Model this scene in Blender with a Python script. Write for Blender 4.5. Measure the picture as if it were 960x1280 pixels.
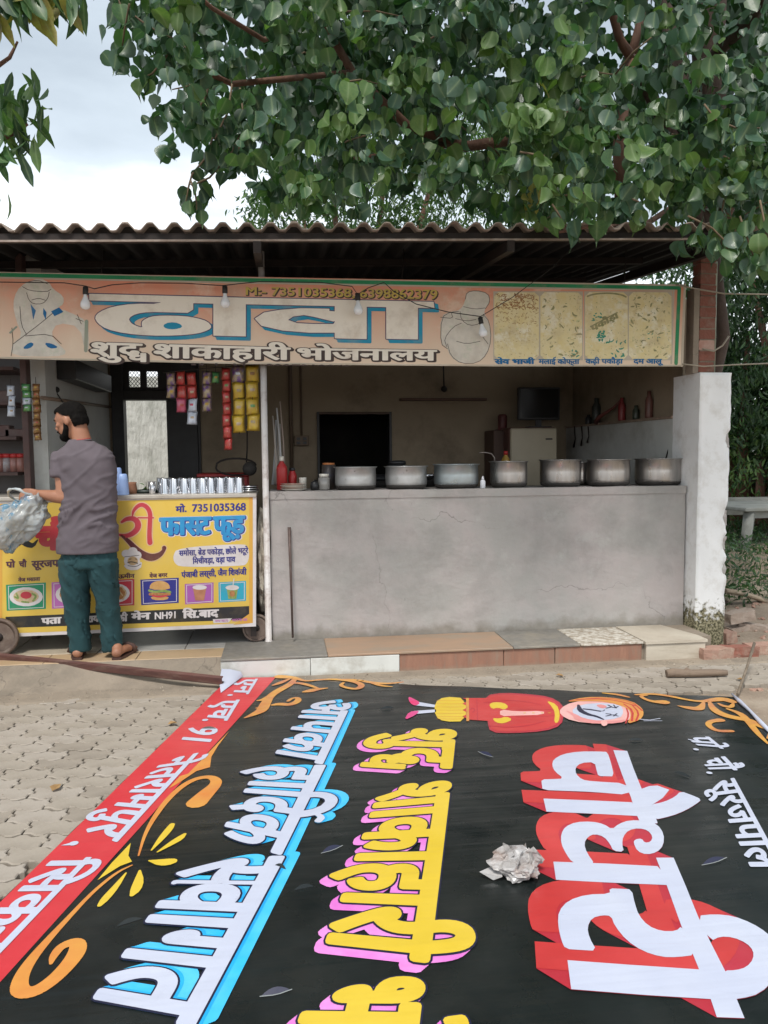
import bpy, bmesh, math, random, colorsys
from mathutils import Vector, Matrix, noise
from mathutils.geometry import tessellate_polygon
random.seed(7)
R = random.random
def U(a, b): return a + (b - a) * random.random()
sc = bpy.context.scene
for o in list(bpy.data.objects): bpy.data.objects.remove(o)
# ------------------------------------------------------------------ camera
CAMH, FPX, YAW, PITCH, ROLL = 1.52, 967.0, math.radians(7.6), math.radians(-4.3), math.radians(0.48)
fw = Vector((math.sin(YAW) * math.cos(PITCH), math.cos(YAW) * math.cos(PITCH), math.sin(PITCH)))
r0 = Vector((math.cos(YAW), -math.sin(YAW), 0)); u0 = r0.cross(fw)
rt = r0 * math.cos(ROLL) - u0 * math.sin(ROLL); up = r0 * math.sin(ROLL) + u0 * math.cos(ROLL)
CAM = Vector((0, 0, CAMH))
cd = bpy.data.cameras.new('camera'); cam = bpy.data.objects.new('camera', cd); sc.collection.objects.link(cam)
cam.matrix_world = Matrix(((rt.x, up.x, -fw.x, CAM.x), (rt.y, up.y, -fw.y, CAM.y), (rt.z, up.z, -fw.z, CAM.z), (0, 0, 0, 1)))
cd.sensor_fit = 'VERTICAL'; cd.sensor_height = 24; cd.lens = 12 * FPX / 640; cd.clip_end = 2000; cd.clip_start = 0.05
sc.camera = cam
# ------------------------------------------------------------------ world and sun: bright overcast
SUN_EL, SUN_AZ = math.radians(58), math.radians(200)   # azimuth measured clockwise from +Y
w = bpy.data.worlds.new("World"); sc.world = w; w.use_nodes = True
nt = w.node_tree; N = nt.nodes; L = nt.links; N.clear()
out = N.new('ShaderNodeOutputWorld'); bg = N.new('ShaderNodeBackground'); L.new(bg.outputs[0], out.inputs[0])
bg.inputs[1].default_value = 0.1
sky = N.new('ShaderNodeTexSky'); sky.sky_type = 'NISHITA'; sky.sun_disc = False
sky.sun_elevation = SUN_EL; sky.sun_rotation = SUN_AZ; sky.air_density = 1.2; sky.dust_density = 2.0
tc = N.new('ShaderNodeTexCoord'); mp = N.new('ShaderNodeMapping'); mp.inputs['Scale'].default_value = (1, 1, 2.6)
mp.inputs['Location'].default_value = (0.35, 0.2, 0.1)
L.new(tc.outputs['Generated'], mp.inputs[0])
no = N.new('ShaderNodeTexNoise'); no.inputs['Scale'].default_value = 1.7; no.inputs['Detail'].default_value = 7; no.inputs['Roughness'].default_value = 0.52
L.new(mp.outputs[0], no.inputs['Vector'])
sep = N.new('ShaderNodeSeparateXYZ'); L.new(tc.outputs['Generated'], sep.inputs[0])
mr = N.new('ShaderNodeMapRange'); mr.inputs['From Min'].default_value = 0.22; mr.inputs['From Max'].default_value = 0.42
mr.inputs['To Min'].default_value = 0.22; mr.inputs['To Max'].default_value = -0.07
L.new(sep.outputs[2], mr.inputs[0])
ad = N.new('ShaderNodeMath'); ad.operation = 'ADD'; L.new(no.outputs[0], ad.inputs[0]); L.new(mr.outputs[0], ad.inputs[1])
cr = N.new('ShaderNodeValToRGB'); cr.color_ramp.elements[0].position = 0.36; cr.color_ramp.elements[1].position = 0.72
cr.color_ramp.elements[0].color = (0.235, 0.27, 0.305, 1); cr.color_ramp.elements[1].color = (0.74, 0.755, 0.77, 1)
e = cr.color_ramp.elements.new(0.55); e.color = (0.36, 0.405, 0.445, 1)
L.new(ad.outputs[0], cr.inputs[0])
mul = N.new('ShaderNodeMix'); mul.data_type = 'RGBA'; mul.blend_type = 'MULTIPLY'; mul.inputs[0].default_value = 1
L.new(cr.outputs[0], mul.inputs[6]); mul.inputs[7].default_value = (10.2, 10.2, 10.2, 1)
mx = N.new('ShaderNodeMix'); mx.data_type = 'RGBA'; mx.inputs[0].default_value = 0.93
L.new(sky.outputs[0], mx.inputs[6]); L.new(mul.outputs[2], mx.inputs[7]); L.new(mx.outputs[2], bg.inputs[0])
sl = bpy.data.lights.new('sun', 'SUN'); sl.energy = 1.7; sl.angle = math.radians(14); sl.color = (1, 0.96, 0.9)
so = bpy.data.objects.new('sun', sl); sc.collection.objects.link(so)
sd = Vector((math.sin(SUN_AZ) * math.cos(SUN_EL), math.cos(SUN_AZ) * math.cos(SUN_EL), math.sin(SUN_EL)))
so.rotation_euler = sd.to_track_quat('Z', 'Y').to_euler()
sc.view_settings.view_transform = 'Standard'; sc.view_settings.look = 'None'; sc.view_settings.gamma = 1
sc.view_settings.exposure = 1.22
try:
    sc.cycles.max_bounces = 8; sc.cycles.diffuse_bounces = 5; sc.cycles.transparent_max_bounces = 12
    sc.cycles.use_denoising = True
except Exception: pass
# ------------------------------------------------------------------ helpers
def W(px, py, Y=None, z=None, X=None):
    d = fw + rt * ((px - 480) / FPX) + up * ((640 - py) / FPX)
    if Y is not None: t = (Y - CAM.y) / d.y
    elif z is not None: t = (z - CAM.z) / d.z
    else: t = (X - CAM.x) / d.x
    return CAM + d * t
def lin(c):
    if isinstance(c, str):
        c = [int(c[i:i + 2], 16) / 255 for i in (0, 2, 4)]
        return tuple(((x + 0.055) / 1.055) ** 2.4 if x > 0.04045 else x / 12.92 for x in c)
    return tuple(c)
_m = {}
def mat(name, col, col2=None, rough=0.7, metal=0.0, scale=6.0, detail=5, bump=0.0, bscale=None, spec=0.5, sharp=0.0, alpha=1.0, trans=0.0, stretch=None, dirt=None, dscale=2.0, damt=0.5, coat=0.0, emit=0.0, subs=0.0, coord='Object', disp=0.01, rvar=0.0, sheen=0.0):
    """noise-mixed principled material; col/col2 the thing's own two tones, dirt a third stain tone"""
    if name in _m: return _m[name]
    m = bpy.data.materials.new(name); m.use_nodes = True; t = m.node_tree; n = t.nodes; l = t.links
    b = n['Principled BSDF']; c = lin(col)
    b.inputs['Base Color'].default_value = (*c, 1); b.inputs['Roughness'].default_value = rough
    b.inputs['Metallic'].default_value = metal; b.inputs['Specular IOR Level'].default_value = spec
    b.inputs['Coat Weight'].default_value = coat
    if alpha < 1: b.inputs['Alpha'].default_value = alpha
    if trans: b.inputs['Transmission Weight'].default_value = trans
    if subs: b.inputs['Subsurface Weight'].default_value = subs; b.inputs['Subsurface Radius'].default_value = (0.02, 0.008, 0.004)
    tc = n.new('ShaderNodeTexCoord'); vec = tc.outputs[coord]
    if stretch:
        mp = n.new('ShaderNodeMapping'); mp.inputs['Scale'].default_value = stretch; l.new(vec, mp.inputs[0]); vec = mp.outputs[0]
    last = None
    if col2 is not None:
        no = n.new('ShaderNodeTexNoise'); no.inputs['Scale'].default_value = scale; no.inputs['Detail'].default_value = detail
        no.inputs['Roughness'].default_value = 0.6; l.new(vec, no.inputs['Vector'])
        r = n.new('ShaderNodeMapRange'); r.inputs[1].default_value = 0.32 + sharp * 0.15; r.inputs[2].default_value = 0.68 - sharp * 0.15
        l.new(no.outputs[0], r.inputs[0])
        x = n.new('ShaderNodeMix'); x.data_type = 'RGBA'; l.new(r.outputs[0], x.inputs[0])
        x.inputs[6].default_value = (*c, 1); x.inputs[7].default_value = (*lin(col2), 1); last = x.outputs[2]
    if dirt is not None:
        no = n.new('ShaderNodeTexNoise'); no.inputs['Scale'].default_value = dscale; no.inputs['Detail'].default_value = 8
        no.inputs['Roughness'].default_value = 0.68; l.new(vec, no.inputs['Vector'])
        r = n.new('ShaderNodeMapRange'); r.inputs[1].default_value = 0.5; r.inputs[2].default_value = 0.68; r.inputs[4].default_value = damt
        l.new(no.outputs[0], r.inputs[0])
        x = n.new('ShaderNodeMix'); x.data_type = 'RGBA'; l.new(r.outputs[0], x.inputs[0])
        if last: l.new(last, x.inputs[6])
        else: x.inputs[6].default_value = (*c, 1)
        x.inputs[7].default_value = (*lin(dirt), 1); last = x.outputs[2]
    if last: l.new(last, b.inputs['Base Color'])
    if emit:
        b.inputs['Emission Color'].default_value = (*c, 1); b.inputs['Emission Strength'].default_value = emit
    if rvar:
        no = n.new('ShaderNodeTexNoise'); no.inputs['Scale'].default_value = scale * 1.7; no.inputs['Detail'].default_value = 4; l.new(vec, no.inputs['Vector'])
        r = n.new('ShaderNodeMapRange'); r.inputs[1].default_value = 0.3; r.inputs[2].default_value = 0.7
        r.inputs[3].default_value = max(0, rough - rvar); r.inputs[4].default_value = min(1, rough + rvar); l.new(no.outputs[0], r.inputs[0]); l.new(r.outputs[0], b.inputs['Roughness'])
    if bump:
        no = n.new('ShaderNodeTexNoise'); no.inputs['Scale'].default_value = bscale or scale * 3; no.inputs['Detail'].default_value = 6; l.new(vec, no.inputs['Vector'])
        bp = n.new('ShaderNodeBump'); bp.inputs['Strength'].default_value = bump; bp.inputs['Distance'].default_value = disp
        l.new(no.outputs[0], bp.inputs['Height']); l.new(bp.outputs[0], b.inputs['Normal'])
    _m[name] = m; return m
def tag(o, label=None, cat=None, group=None, kind=None):
    if label: o['label'] = label
    if cat: o['category'] = cat
    if group: o['group'] = group
    if kind: o['kind'] = kind
    return o
def thing(name, label, cat, loc=(0, 0, 0), rz=0, group=None):
    o = bpy.data.objects.new(name, None); sc.collection.objects.link(o); o.empty_display_size = 0.1
    o.location = loc; o.rotation_euler = (0, 0, rz); return tag(o, label, cat, group)
class MB:
    """gathers faces of one mesh"""
    def __init__(s): s.v = []; s.f = []; s.sm = []
    def face(s, pts, smooth=False):
        i = len(s.v); s.v += [tuple(p) for p in pts]; s.f.append(tuple(range(i, i + len(pts)))); s.sm.append(smooth)
    def add(s, vs, fs, smooth=False):
        i = len(s.v); s.v += [tuple(p) for p in vs]
        for f in fs: s.f.append(tuple(i + k for k in f)); s.sm.append(smooth)
    def box(s, c, d, rz=0, ry=0, rx=0, bev=0.0):
        M = Matrix.Rotation(rz, 3, 'Z') @ Matrix.Rotation(ry, 3, 'Y') @ Matrix.Rotation(rx, 3, 'X'); c = Vector(c)
        x, y, z = d[0] / 2, d[1] / 2, d[2] / 2
        if bev <= 0:
            vs = [c + M @ Vector((a * x, b * y, e * z)) for a in (-1, 1) for b in (-1, 1) for e in (-1, 1)]
            s.add(vs, [(0, 1, 3, 2), (4, 6, 7, 5), (0, 4, 5, 1), (2, 3, 7, 6), (0, 2, 6, 4), (1, 5, 7, 3)])
        else:
            r = min(bev, x * .45, y * .45, z * .45); bm = bmesh.new(); bmesh.ops.create_cube(bm, size=1)
            for v in bm.verts: v.co = Vector((v.co.x * 2 * x, v.co.y * 2 * y, v.co.z * 2 * z))
            bmesh.ops.bevel(bm, geom=list(bm.edges), offset=r, segments=1, affect='EDGES', profile=0.7)
            bm.verts.ensure_lookup_table()
            s.add([c + M @ v.co for v in bm.verts], [[v.index for v in f.verts] for f in bm.faces]); bm.free()
        return s
    def bb(s, a, b, bev=0.0):
        a = Vector(a); b = Vector(b); return s.box((a + b) / 2, [abs(q) for q in (b - a)], bev=bev)
    def tube(s, pts, r, n=8, cap=True, ry=1.0):
        pts = [Vector(p) for p in pts]; k = len(pts); rs = r if isinstance(r, (list, tuple)) else [r] * k
        rings = []; prev = None
        for i, p in enumerate(pts):
            t = (pts[min(i + 1, k - 1)] - pts[max(i - 1, 0)])
            if t.length < 1e-9: t = Vector((0, 0, 1))
            t.normalize()
            if prev is None:
                a = Vector((0, 0, 1)) if abs(t.z) < .9 else Vector((0, 1, 0)); x = t.cross(a).normalized()
            else: x = (prev - t * prev.dot(t)).normalized()
            prev = x; y = t.cross(x)
            rings.append([p + x * math.cos(2 * math.pi * j / n) * rs[i] + y * math.sin(2 * math.pi * j / n) * rs[i] * ry for j in range(n)])
        vs = [q for g in rings for q in g]; fs = [(i * n + j, i * n + (j + 1) % n, (i + 1) * n + (j + 1) % n, (i + 1) * n + j) for i in range(k - 1) for j in range(n)]
        s.add(vs, fs, True)
        if cap:
            s.face(rings[0][::-1]); s.face(rings[-1])
        return s
    def lathe(s, c, prof, n=24, smooth=True, axis=None, sx=1, sy=1):
        c = Vector(c); vs = []; Q = Matrix.Identity(3) if axis is None else Vector(axis).to_track_quat('Z', 'Y').to_matrix()
        for (r, z) in prof:
            for j in range(n): vs.append(c + Q @ Vector((r * math.cos(2 * math.pi * j / n) * sx, r * math.sin(2 * math.pi * j / n) * sy, z)))
        s.add(vs, [(i * n + j, i * n + (j + 1) % n, (i + 1) * n + (j + 1) % n, (i + 1) * n + j) for i in range(len(prof) - 1) for j in range(n)], smooth)
        if prof[0][0] > 1e-5: s.face([vs[j] for j in range(n)][::-1])
        if prof[-1][0] > 1e-5: s.face([vs[(len(prof) - 1) * n + j] for j in range(n)])
        return s
    def prism(s, pts, dv):
        """closed polygon extruded by dv, with real thickness"""
        pts = [Vector(p) for p in pts]; dv = Vector(dv); k = len(pts)
        tr = tessellate_polygon([pts]); i = len(s.v)
        s.v += [tuple(p) for p in pts] + [tuple(p + dv) for p in pts]
        for t in tr:
            s.f.append((i + t[0], i + t[1], i + t[2])); s.f.append((i + k + t[2], i + k + t[1], i + k + t[0])); s.sm += [False, False]
        for j in range(k):
            s.f.append((i + j, i + (j + 1) % k, i + k + (j + 1) % k, i + k + j)); s.sm.append(False)
        return s
    def ball(s, c, r, n=10, m=7, sc=(1, 1, 1)):
        return s.lathe(c, [(max(1e-6, r * math.sin(math.pi * i / m)), -r * math.cos(math.pi * i / m) * sc[2]) for i in range(m + 1)], n, sx=sc[0], sy=sc[1])
    def mesh(s, name, m=None, off=None, fix=True):
        me = bpy.data.meshes.new(name)
        vs = s.v if off is None else [(a - off[0], b - off[1], c - off[2]) for a, b, c in s.v]
        me.from_pydata(vs, [], s.f)
        me.polygons.foreach_set('use_smooth', s.sm)
        if fix and len(s.f) < 60000:
            bm = bmesh.new(); bm.from_mesh(me); bmesh.ops.remove_doubles(bm, verts=bm.verts, dist=1e-6)
            bmesh.ops.recalc_face_normals(bm, faces=bm.faces); bm.to_mesh(me); bm.free()
        if m: me.materials.append(m)
        return me
    def build(s, name, m=None, parent=None, world=True, fix=True, **kw):
        off = tuple(parent.matrix_basis.translation) if (parent is not None and world) else None
        if parent is not None and world and parent.parent is not None:
            off = tuple(Vector(off) + parent.parent.matrix_basis.translation)
        me = s.mesh(name, m, off, fix); return link(name, me, parent, **kw)
def link(name, me, parent=None, label=None, cat=None, group=None, kind=None):
    o = bpy.data.objects.new(name, me); sc.collection.objects.link(o)
    if parent is not None: o.parent = parent
    return tag(o, label, cat, group, kind)
def struct(name, mb, m, **kw): return mb.build(name, m, None, kind='structure', **kw)
def copy_tree(o, parent=None, loc=None, rz=None, label=None, sc3=None):
    c = o.copy(); sc.collection.objects.link(c)
    if parent is not None: c.parent = parent
    for ch in list(o.children): copy_tree(ch, c)
    if loc is not None: c.location = loc
    if rz is not None: c.rotation_euler = (0, 0, rz)
    if sc3 is not None: c.scale = sc3
    if label: c['label'] = label
    return c
def joinmods(name, mb, mats, parent, voxel=0.008, smooth=6, **kw):
    """voxel-remeshed continuous surface from overlapping solids"""
    off = tuple(parent.location) if parent is not None else (0, 0, 0)
    o = mb.build(name, mats, None); o2 = o
    md = o.modifiers.new('r', 'REMESH'); md.mode = 'VOXEL'; md.voxel_size = voxel; md.use_smooth_shade = True
    ms = o.modifiers.new('s', 'SMOOTH'); ms.iterations = smooth; ms.factor = 0.5
    dg = bpy.context.evaluated_depsgraph_get(); dg.update()
    me = bpy.data.meshes.new_from_object(o.evaluated_get(dg)); bpy.data.objects.remove(o)
    for v in me.vertices: v.co -= Vector(off)
    if not me.materials: me.materials.append(mats)
    return link(name, me, parent, **kw)
def stain(m, lo, hi, c1, c2, ns=20, amt=1.0, nw=.5, axis=2):
    """grime that belongs to the foot of a wall: object height between lo and hi, ragged by noise"""
    t = m.node_tree; b = t.nodes['Principled BSDF']; src = b.inputs['Base Color'].links[0].from_socket
    tc = t.nodes.new('ShaderNodeTexCoord'); sp = t.nodes.new('ShaderNodeSeparateXYZ'); t.links.new(tc.outputs['Object'], sp.inputs[0])
    no = t.nodes.new('ShaderNodeTexNoise'); no.inputs['Scale'].default_value = ns; no.inputs['Detail'].default_value = 7; t.links.new(tc.outputs['Object'], no.inputs['Vector'])
    ma = t.nodes.new('ShaderNodeMath'); ma.operation = 'MULTIPLY_ADD'; ma.inputs[1].default_value = nw; t.links.new(no.outputs[0], ma.inputs[0]); t.links.new(sp.outputs[axis], ma.inputs[2])
    r = t.nodes.new('ShaderNodeMapRange'); r.inputs[1].default_value = lo + nw * .5; r.inputs[2].default_value = hi + nw * .5; r.inputs[3].default_value = amt; r.inputs[4].default_value = 0; t.links.new(ma.outputs[0], r.inputs[0])
    n2 = t.nodes.new('ShaderNodeTexNoise'); n2.inputs['Scale'].default_value = ns * 2.5; t.links.new(tc.outputs['Object'], n2.inputs['Vector'])
    cm_ = t.nodes.new('ShaderNodeMix'); cm_.data_type = 'RGBA'; t.links.new(n2.outputs[0], cm_.inputs[0]); cm_.inputs[6].default_value = (*c1, 1); cm_.inputs[7].default_value = (*c2, 1)
    x = t.nodes.new('ShaderNodeMix'); x.data_type = 'RGBA'; t.links.new(r.outputs[0], x.inputs[0]); t.links.new(src, x.inputs[6]); t.links.new(cm_.outputs[2], x.inputs[7]); t.links.new(x.outputs[2], b.inputs['Base Color']); return m
def cracks(m, scale=1.6, width=.006, col=(.10, .095, .09), amt=.8, thr=.52, stretch=(1, 1, 1)):
    t = m.node_tree; b = t.nodes['Principled BSDF']; src = b.inputs['Base Color'].links[0].from_socket
    tc = t.nodes.new('ShaderNodeTexCoord'); no = t.nodes.new('ShaderNodeTexNoise'); no.inputs['Scale'].default_value = 6; no.inputs['Detail'].default_value = 8; t.links.new(tc.outputs['Object'], no.inputs['Vector'])
    va = t.nodes.new('ShaderNodeVectorMath'); va.operation = 'MULTIPLY_ADD'; va.inputs[1].default_value = (.22, .22, .22); t.links.new(no.outputs['Color'], va.inputs[0])
    mp = t.nodes.new('ShaderNodeMapping'); mp.inputs['Scale'].default_value = stretch; t.links.new(tc.outputs['Object'], mp.inputs[0]); t.links.new(mp.outputs[0], va.inputs[2])
    vo = t.nodes.new('ShaderNodeTexVoronoi'); vo.feature = 'DISTANCE_TO_EDGE'; vo.inputs['Scale'].default_value = scale; t.links.new(va.outputs[0], vo.inputs['Vector'])
    r = t.nodes.new('ShaderNodeMapRange'); r.inputs[1].default_value = 0; r.inputs[2].default_value = width; r.inputs[3].default_value = amt; r.inputs[4].default_value = 0; t.links.new(vo.outputs['Distance'], r.inputs[0])
    n2 = t.nodes.new('ShaderNodeTexNoise'); n2.inputs['Scale'].default_value = 1.3; t.links.new(tc.outputs['Object'], n2.inputs['Vector'])
    r2 = t.nodes.new('ShaderNodeMapRange'); r2.inputs[1].default_value = thr - .04; r2.inputs[2].default_value = thr + .06; t.links.new(n2.outputs[0], r2.inputs[0])
    mu = t.nodes.new('ShaderNodeMath'); mu.operation = 'MULTIPLY'; t.links.new(r.outputs[0], mu.inputs[0]); t.links.new(r2.outputs[0], mu.inputs[1])
    x = t.nodes.new('ShaderNodeMix'); x.data_type = 'RGBA'; t.links.new(mu.outputs[0], x.inputs[0]); t.links.new(src, x.inputs[6]); x.inputs[7].default_value = (*col, 1); t.links.new(x.outputs[2], b.inputs['Base Color']); return m
def spots(m, scale, thr, col, amt=.8, soft=.04):
    t = m.node_tree; b = t.nodes['Principled BSDF']; src = b.inputs['Base Color'].links[0].from_socket
    tc = t.nodes.new('ShaderNodeTexCoord'); no = t.nodes.new('ShaderNodeTexNoise'); no.inputs['Scale'].default_value = scale; no.inputs['Detail'].default_value = 10; no.inputs['Roughness'].default_value = .7; t.links.new(tc.outputs['Object'], no.inputs['Vector'])
    r = t.nodes.new('ShaderNodeMapRange'); r.inputs[1].default_value = thr; r.inputs[2].default_value = thr + soft; r.inputs[4].default_value = amt; t.links.new(no.outputs[0], r.inputs[0])
    x = t.nodes.new('ShaderNodeMix'); x.data_type = 'RGBA'; t.links.new(r.outputs[0], x.inputs[0]); t.links.new(src, x.inputs[6]); x.inputs[7].default_value = (*col, 1); t.links.new(x.outputs[2], b.inputs['Base Color']); return m
# ------------------------------------------------------------------ flat print: shapes lie in the plane of a sheet
class Pl:
    """plane of a print: px -> 2D plane coordinates, and lift back to 3D at a layer height"""
    def __init__(s, Y=None, z=None, gap=0.0008, base=0.0): s.Y = Y; s.z = z; s.gap = gap; s.base = base
    def p(s, px, py):
        q = W(px, py, Y=s.Y, z=s.z); return Vector((q.x, q.z if s.Y is not None else q.y))
    def up(s, q, k, e=0.0):
        h = s.base + k * s.gap + e
        return (q[0], s.Y - h, q[1]) if s.Y is not None else (q[0], q[1], s.z + h)
class Shp:
    def __init__(s): s.P = []; s.E = []      # convex pieces, outline edges
    def poly(s, pts, holes=()):
        loops = [[Vector((a[0], a[1], 0)) for a in q] for q in [pts] + list(holes)]
        flat_ = [q for l_ in loops for q in l_]
        for t in tessellate_polygon(loops): s.P.append([flat_[i].to_2d() for i in t])
        for l_ in loops:
            for i in range(len(l_)): s.E.append((l_[i].to_2d(), l_[(i + 1) % len(l_)].to_2d()))
        return s
    def stroke(s, pts, w, smooth=0, capped=True):
        """pts (x, y) or (x, y, w)"""
        P3 = [(p[0], p[1], p[2] if len(p) > 2 else w) for p in pts]
        for _ in range(smooth):
            q = [P3[0]]
            for a, b in zip(P3, P3[1:]):
                q.append(tuple(a[i] * .75 + b[i] * .25 for i in range(3))); q.append(tuple(a[i] * .25 + b[i] * .75 for i in range(3)))
            q.append(P3[-1]); P3 = q
        for a, b in zip(P3, P3[1:]):
            d = Vector((b[0] - a[0], b[1] - a[1]))
            if d.length < 1e-9: continue
            n_ = Vector((-d.y, d.x)).normalized(); A = Vector(a[:2]); B = Vector(b[:2])
            s.P.append([A + n_ * a[2] / 2, A - n_ * a[2] / 2, B - n_ * b[2] / 2, B + n_ * b[2] / 2])
        for i, a in enumerate(P3):
            if capped or 0 < i < len(P3) - 1: s.disk(a[0], a[1], a[2] / 2)
        return s
    def disk(s, x, y, r, n=10, ry=None):
        ry = ry or r
        s.P.append([Vector((x + r * math.cos(2 * math.pi * k / n), y + ry * math.sin(2 * math.pi * k / n))) for k in range(n)]); return s
    def map(s, f):
        o = Shp(); o.P = [[f(q) for q in p] for p in s.P]; o.E = [(f(a), f(b)) for a, b in s.E]; return o
    def dil(s, d):
        if d <= 0: return s
        o = Shp(); o.P = list(s.P); nb = {}
        for a, b in s.E:
            v = b - a
            if v.length < 1e-9: continue
            n_ = Vector((-v.y, v.x)).normalized() * d
            o.P.append([a + n_, a - n_, b - n_, b + n_])
            for q in (a, b): nb.setdefault((round(q.x, 6), round(q.y, 6)), []).append(v.normalized())
        for (x, y), vs in nb.items():
            if len(vs) == 2 and abs(vs[0].cross(vs[1])) < 0.35:
                if abs(vs[0].cross(vs[1])) < 0.01: continue
                q = Vector((x, y)); n1 = Vector((-vs[0].y, vs[0].x)) * d; n2 = Vector((-vs[1].y, vs[1].x)) * d
                if n1.dot(n2) < 0: n2 = -n2
                n1 *= 1.02; n2 *= 1.02
                o.P.append([q, q + n1, q + n2]); o.P.append([q, q - n1, q - n2]); continue
            o.disk(x, y, d, 8)
        return o
    def sweep(s, v, n=12):
        o = Shp(); v = Vector(v)
        if s.E and len(s.E) < 400:
            o.P = list(s.P) + [[q + v for q in p] for p in s.P]
            for a, b in s.E: o.P.append([a, b, b + v, a + v])
            return o
        for k in range(n + 1): o.P += [[q + v * (k / n) for q in p] for p in s.P]
        return o
    def clip(s, nx, ny, c):
        """keep nx*x + ny*y <= c"""
        o = Shp()
        for p in s.P:
            r = []
            for i in range(len(p)):
                a, b = p[i], p[(i + 1) % len(p)]; da = nx * a.x + ny * a.y - c; db = nx * b.x + ny * b.y - c
                if da <= 0: r.append(a)
                if da * db < 0: r.append(a.lerp(b, da / (da - db)))
            if len(r) > 2: o.P.append(r)
        for a, b in s.E:
            da = nx * a.x + ny * a.y - c; db = nx * b.x + ny * b.y - c
            if da > 0 and db > 0: continue
            if da * db < 0:
                q = a.lerp(b, da / (da - db)); a, b = (a, q) if da <= 0 else (q, b)
            o.E.append((a, b))
        return o
    def __add__(s, t): o = Shp(); o.P = s.P + t.P; o.E = s.E + t.E; return o
def lay(name, shp, m, plane, k, parent=None, **kw):
    mb = MB(); todo = []; grid = {}; S_ = 0.04
    for p in shp.P:
        x0 = min(v[0] for v in p); x1 = max(v[0] for v in p); y0 = min(v[1] for v in p); y1 = max(v[1] for v in p)
        cells_ = [(i, j) for i in range(int(x0 // S_), int(x1 // S_) + 1) for j in range(int(y0 // S_), int(y1 // S_) + 1)]
        used = set()
        for c in cells_:
            for (a0, a1, b0, b1, lv) in grid.get(c, ()):
                if a0 < x1 and x0 < a1 and b0 < y1 and y0 < b1: used.add(lv)
        lv = 0
        while lv in used: lv += 1
        for c in cells_: grid.setdefault(c, []).append((x0, x1, y0, y1, lv))
        todo.append(lv)
    step = min(2.5e-5, 0.8 * plane.gap / (max(todo or [0]) + 1))
    for p, lv in zip(shp.P, todo):
        e_ = lv * step
        a = sum(p[i].x * p[(i + 1) % len(p)].y - p[(i + 1) % len(p)].x * p[i].y for i in range(len(p)))
        if abs(a) < 1e-11: continue
        q = p if a > 0 else p[::-1]
        mb.face([plane.up(v, k, e_) for v in q])
    return mb.build(name, m, parent, fix=False, **kw)
_g = {}
def glyph(s):
    if s in _g: return _g[s]
    c = bpy.data.curves.new('t', 'FONT'); c.body = s; c.resolution_u = 3
    o = bpy.data.objects.new('t', c); sc.collection.objects.link(o)
    dg = bpy.context.evaluated_depsgraph_get(); dg.update(); me = bpy.data.meshes.new_from_object(o.evaluated_get(dg))
    sh = Shp(); cnt = {}
    for f in me.polygons:
        vs = [me.vertices[i].co.to_2d() for i in f.vertices]; sh.P.append(vs)
        for i in range(len(f.vertices)):
            k = tuple(sorted((f.vertices[i], f.vertices[(i + 1) % len(f.vertices)]))); cnt[k] = cnt.get(k, 0) + 1
    for (a, b), n_ in cnt.items():
        if n_ == 1: sh.E.append((me.vertices[a].co.to_2d(), me.vertices[b].co.to_2d()))
    mxx = max([v.co.x for v in me.vertices] or [0])
    bpy.data.objects.remove(o); bpy.data.meshes.remove(me); bpy.data.curves.remove(c)
    _g[s] = (sh, mxx); return _g[s]
def adv(s, ref='न'): return glyph(s + ref)[1] - glyph(ref)[1]
HL = 0.68; BZ = 0.014
def text(toks, sp=0.0):
    """toks: strings, ('h', letter) half form, ('r',) reph over previous, ('ra',) rakar on previous, ('ddha',), ('gap', w).
    returns shape with baseline 0, headline top 1, x from 0 to width"""
    global HL
    HL = max(v.y for p in glyph('न')[0].P for v in p); sh = Shp(); x = 0.0
    for t in toks:
        if isinstance(t, str):
            latin = all(ord(ch) < 128 for ch in t)
            sh += glyph(t)[0].map(lambda q: Vector((q.x + x, q.y))); x += (adv(t, 'H') if latin else adv(t)) + sp
        elif t[0] == 'gap': x += t[1]
        elif t[0] == 'h':
            a = adv(t[1]); cut = a - 0.15
            g = glyph(t[1])[0].clip(1, 0, cut); sh += g.map(lambda q: Vector((q.x + x, q.y))); x += cut - 0.01 + sp
        elif t[0] == 'r':
            q = Shp().stroke([(x - 0.10, HL), (x - 0.17, HL + .06), (x - 0.2, HL + .15), (x - 0.13, HL + .22), (x - 0.03, HL + .2)], 0.07, 1); sh += q
        elif t[0] == 'ra':
            dx = t[1] if len(t) > 1 else 0.1
            q = Shp().stroke([(x - dx, 0.2), (x - dx - 0.2, 0.0)], 0.07); sh += q
        elif t[0] == 'ddha':
            a = adv('द'); sh += glyph('द')[0].map(lambda q: Vector((q.x + x, HL - (HL - q.y) * 0.86)))
            g = glyph('ध')[0].clip(0, 1, HL - 0.09).map(lambda q: Vector((x + 0.2 + q.x * 0.8, -0.2 + q.y * 0.72))); sh += g
            x += a + 0.2 + sp
    o = sh.map(lambda q: Vector((q.x, q.y / HL))); o.w = x; return o
def quad(sh, plane, tl, tr, br, bl, w=None):
    """maps text: tl/tr = headline start/end, bl/br = baseline start/end, in photo pixels, onto the sheet's plane (projective)"""
    w = w or sh.w
    TL, TR, BR, BL = [plane.p(*q) for q in (tl, tr, br, bl)]
    def f(q):
        u = q.x / w; v = q.y
        return (BL * (1 - u) + BR * u) * (1 - v) + (TL * (1 - u) + TR * u) * v
    return f
def pxf(plane, sx=1, ox=0, oy=0, sy=None):
    sy = sy or sx
    return lambda q: plane.p(ox + q[0] / sx, oy + q[1] / sy)
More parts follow.
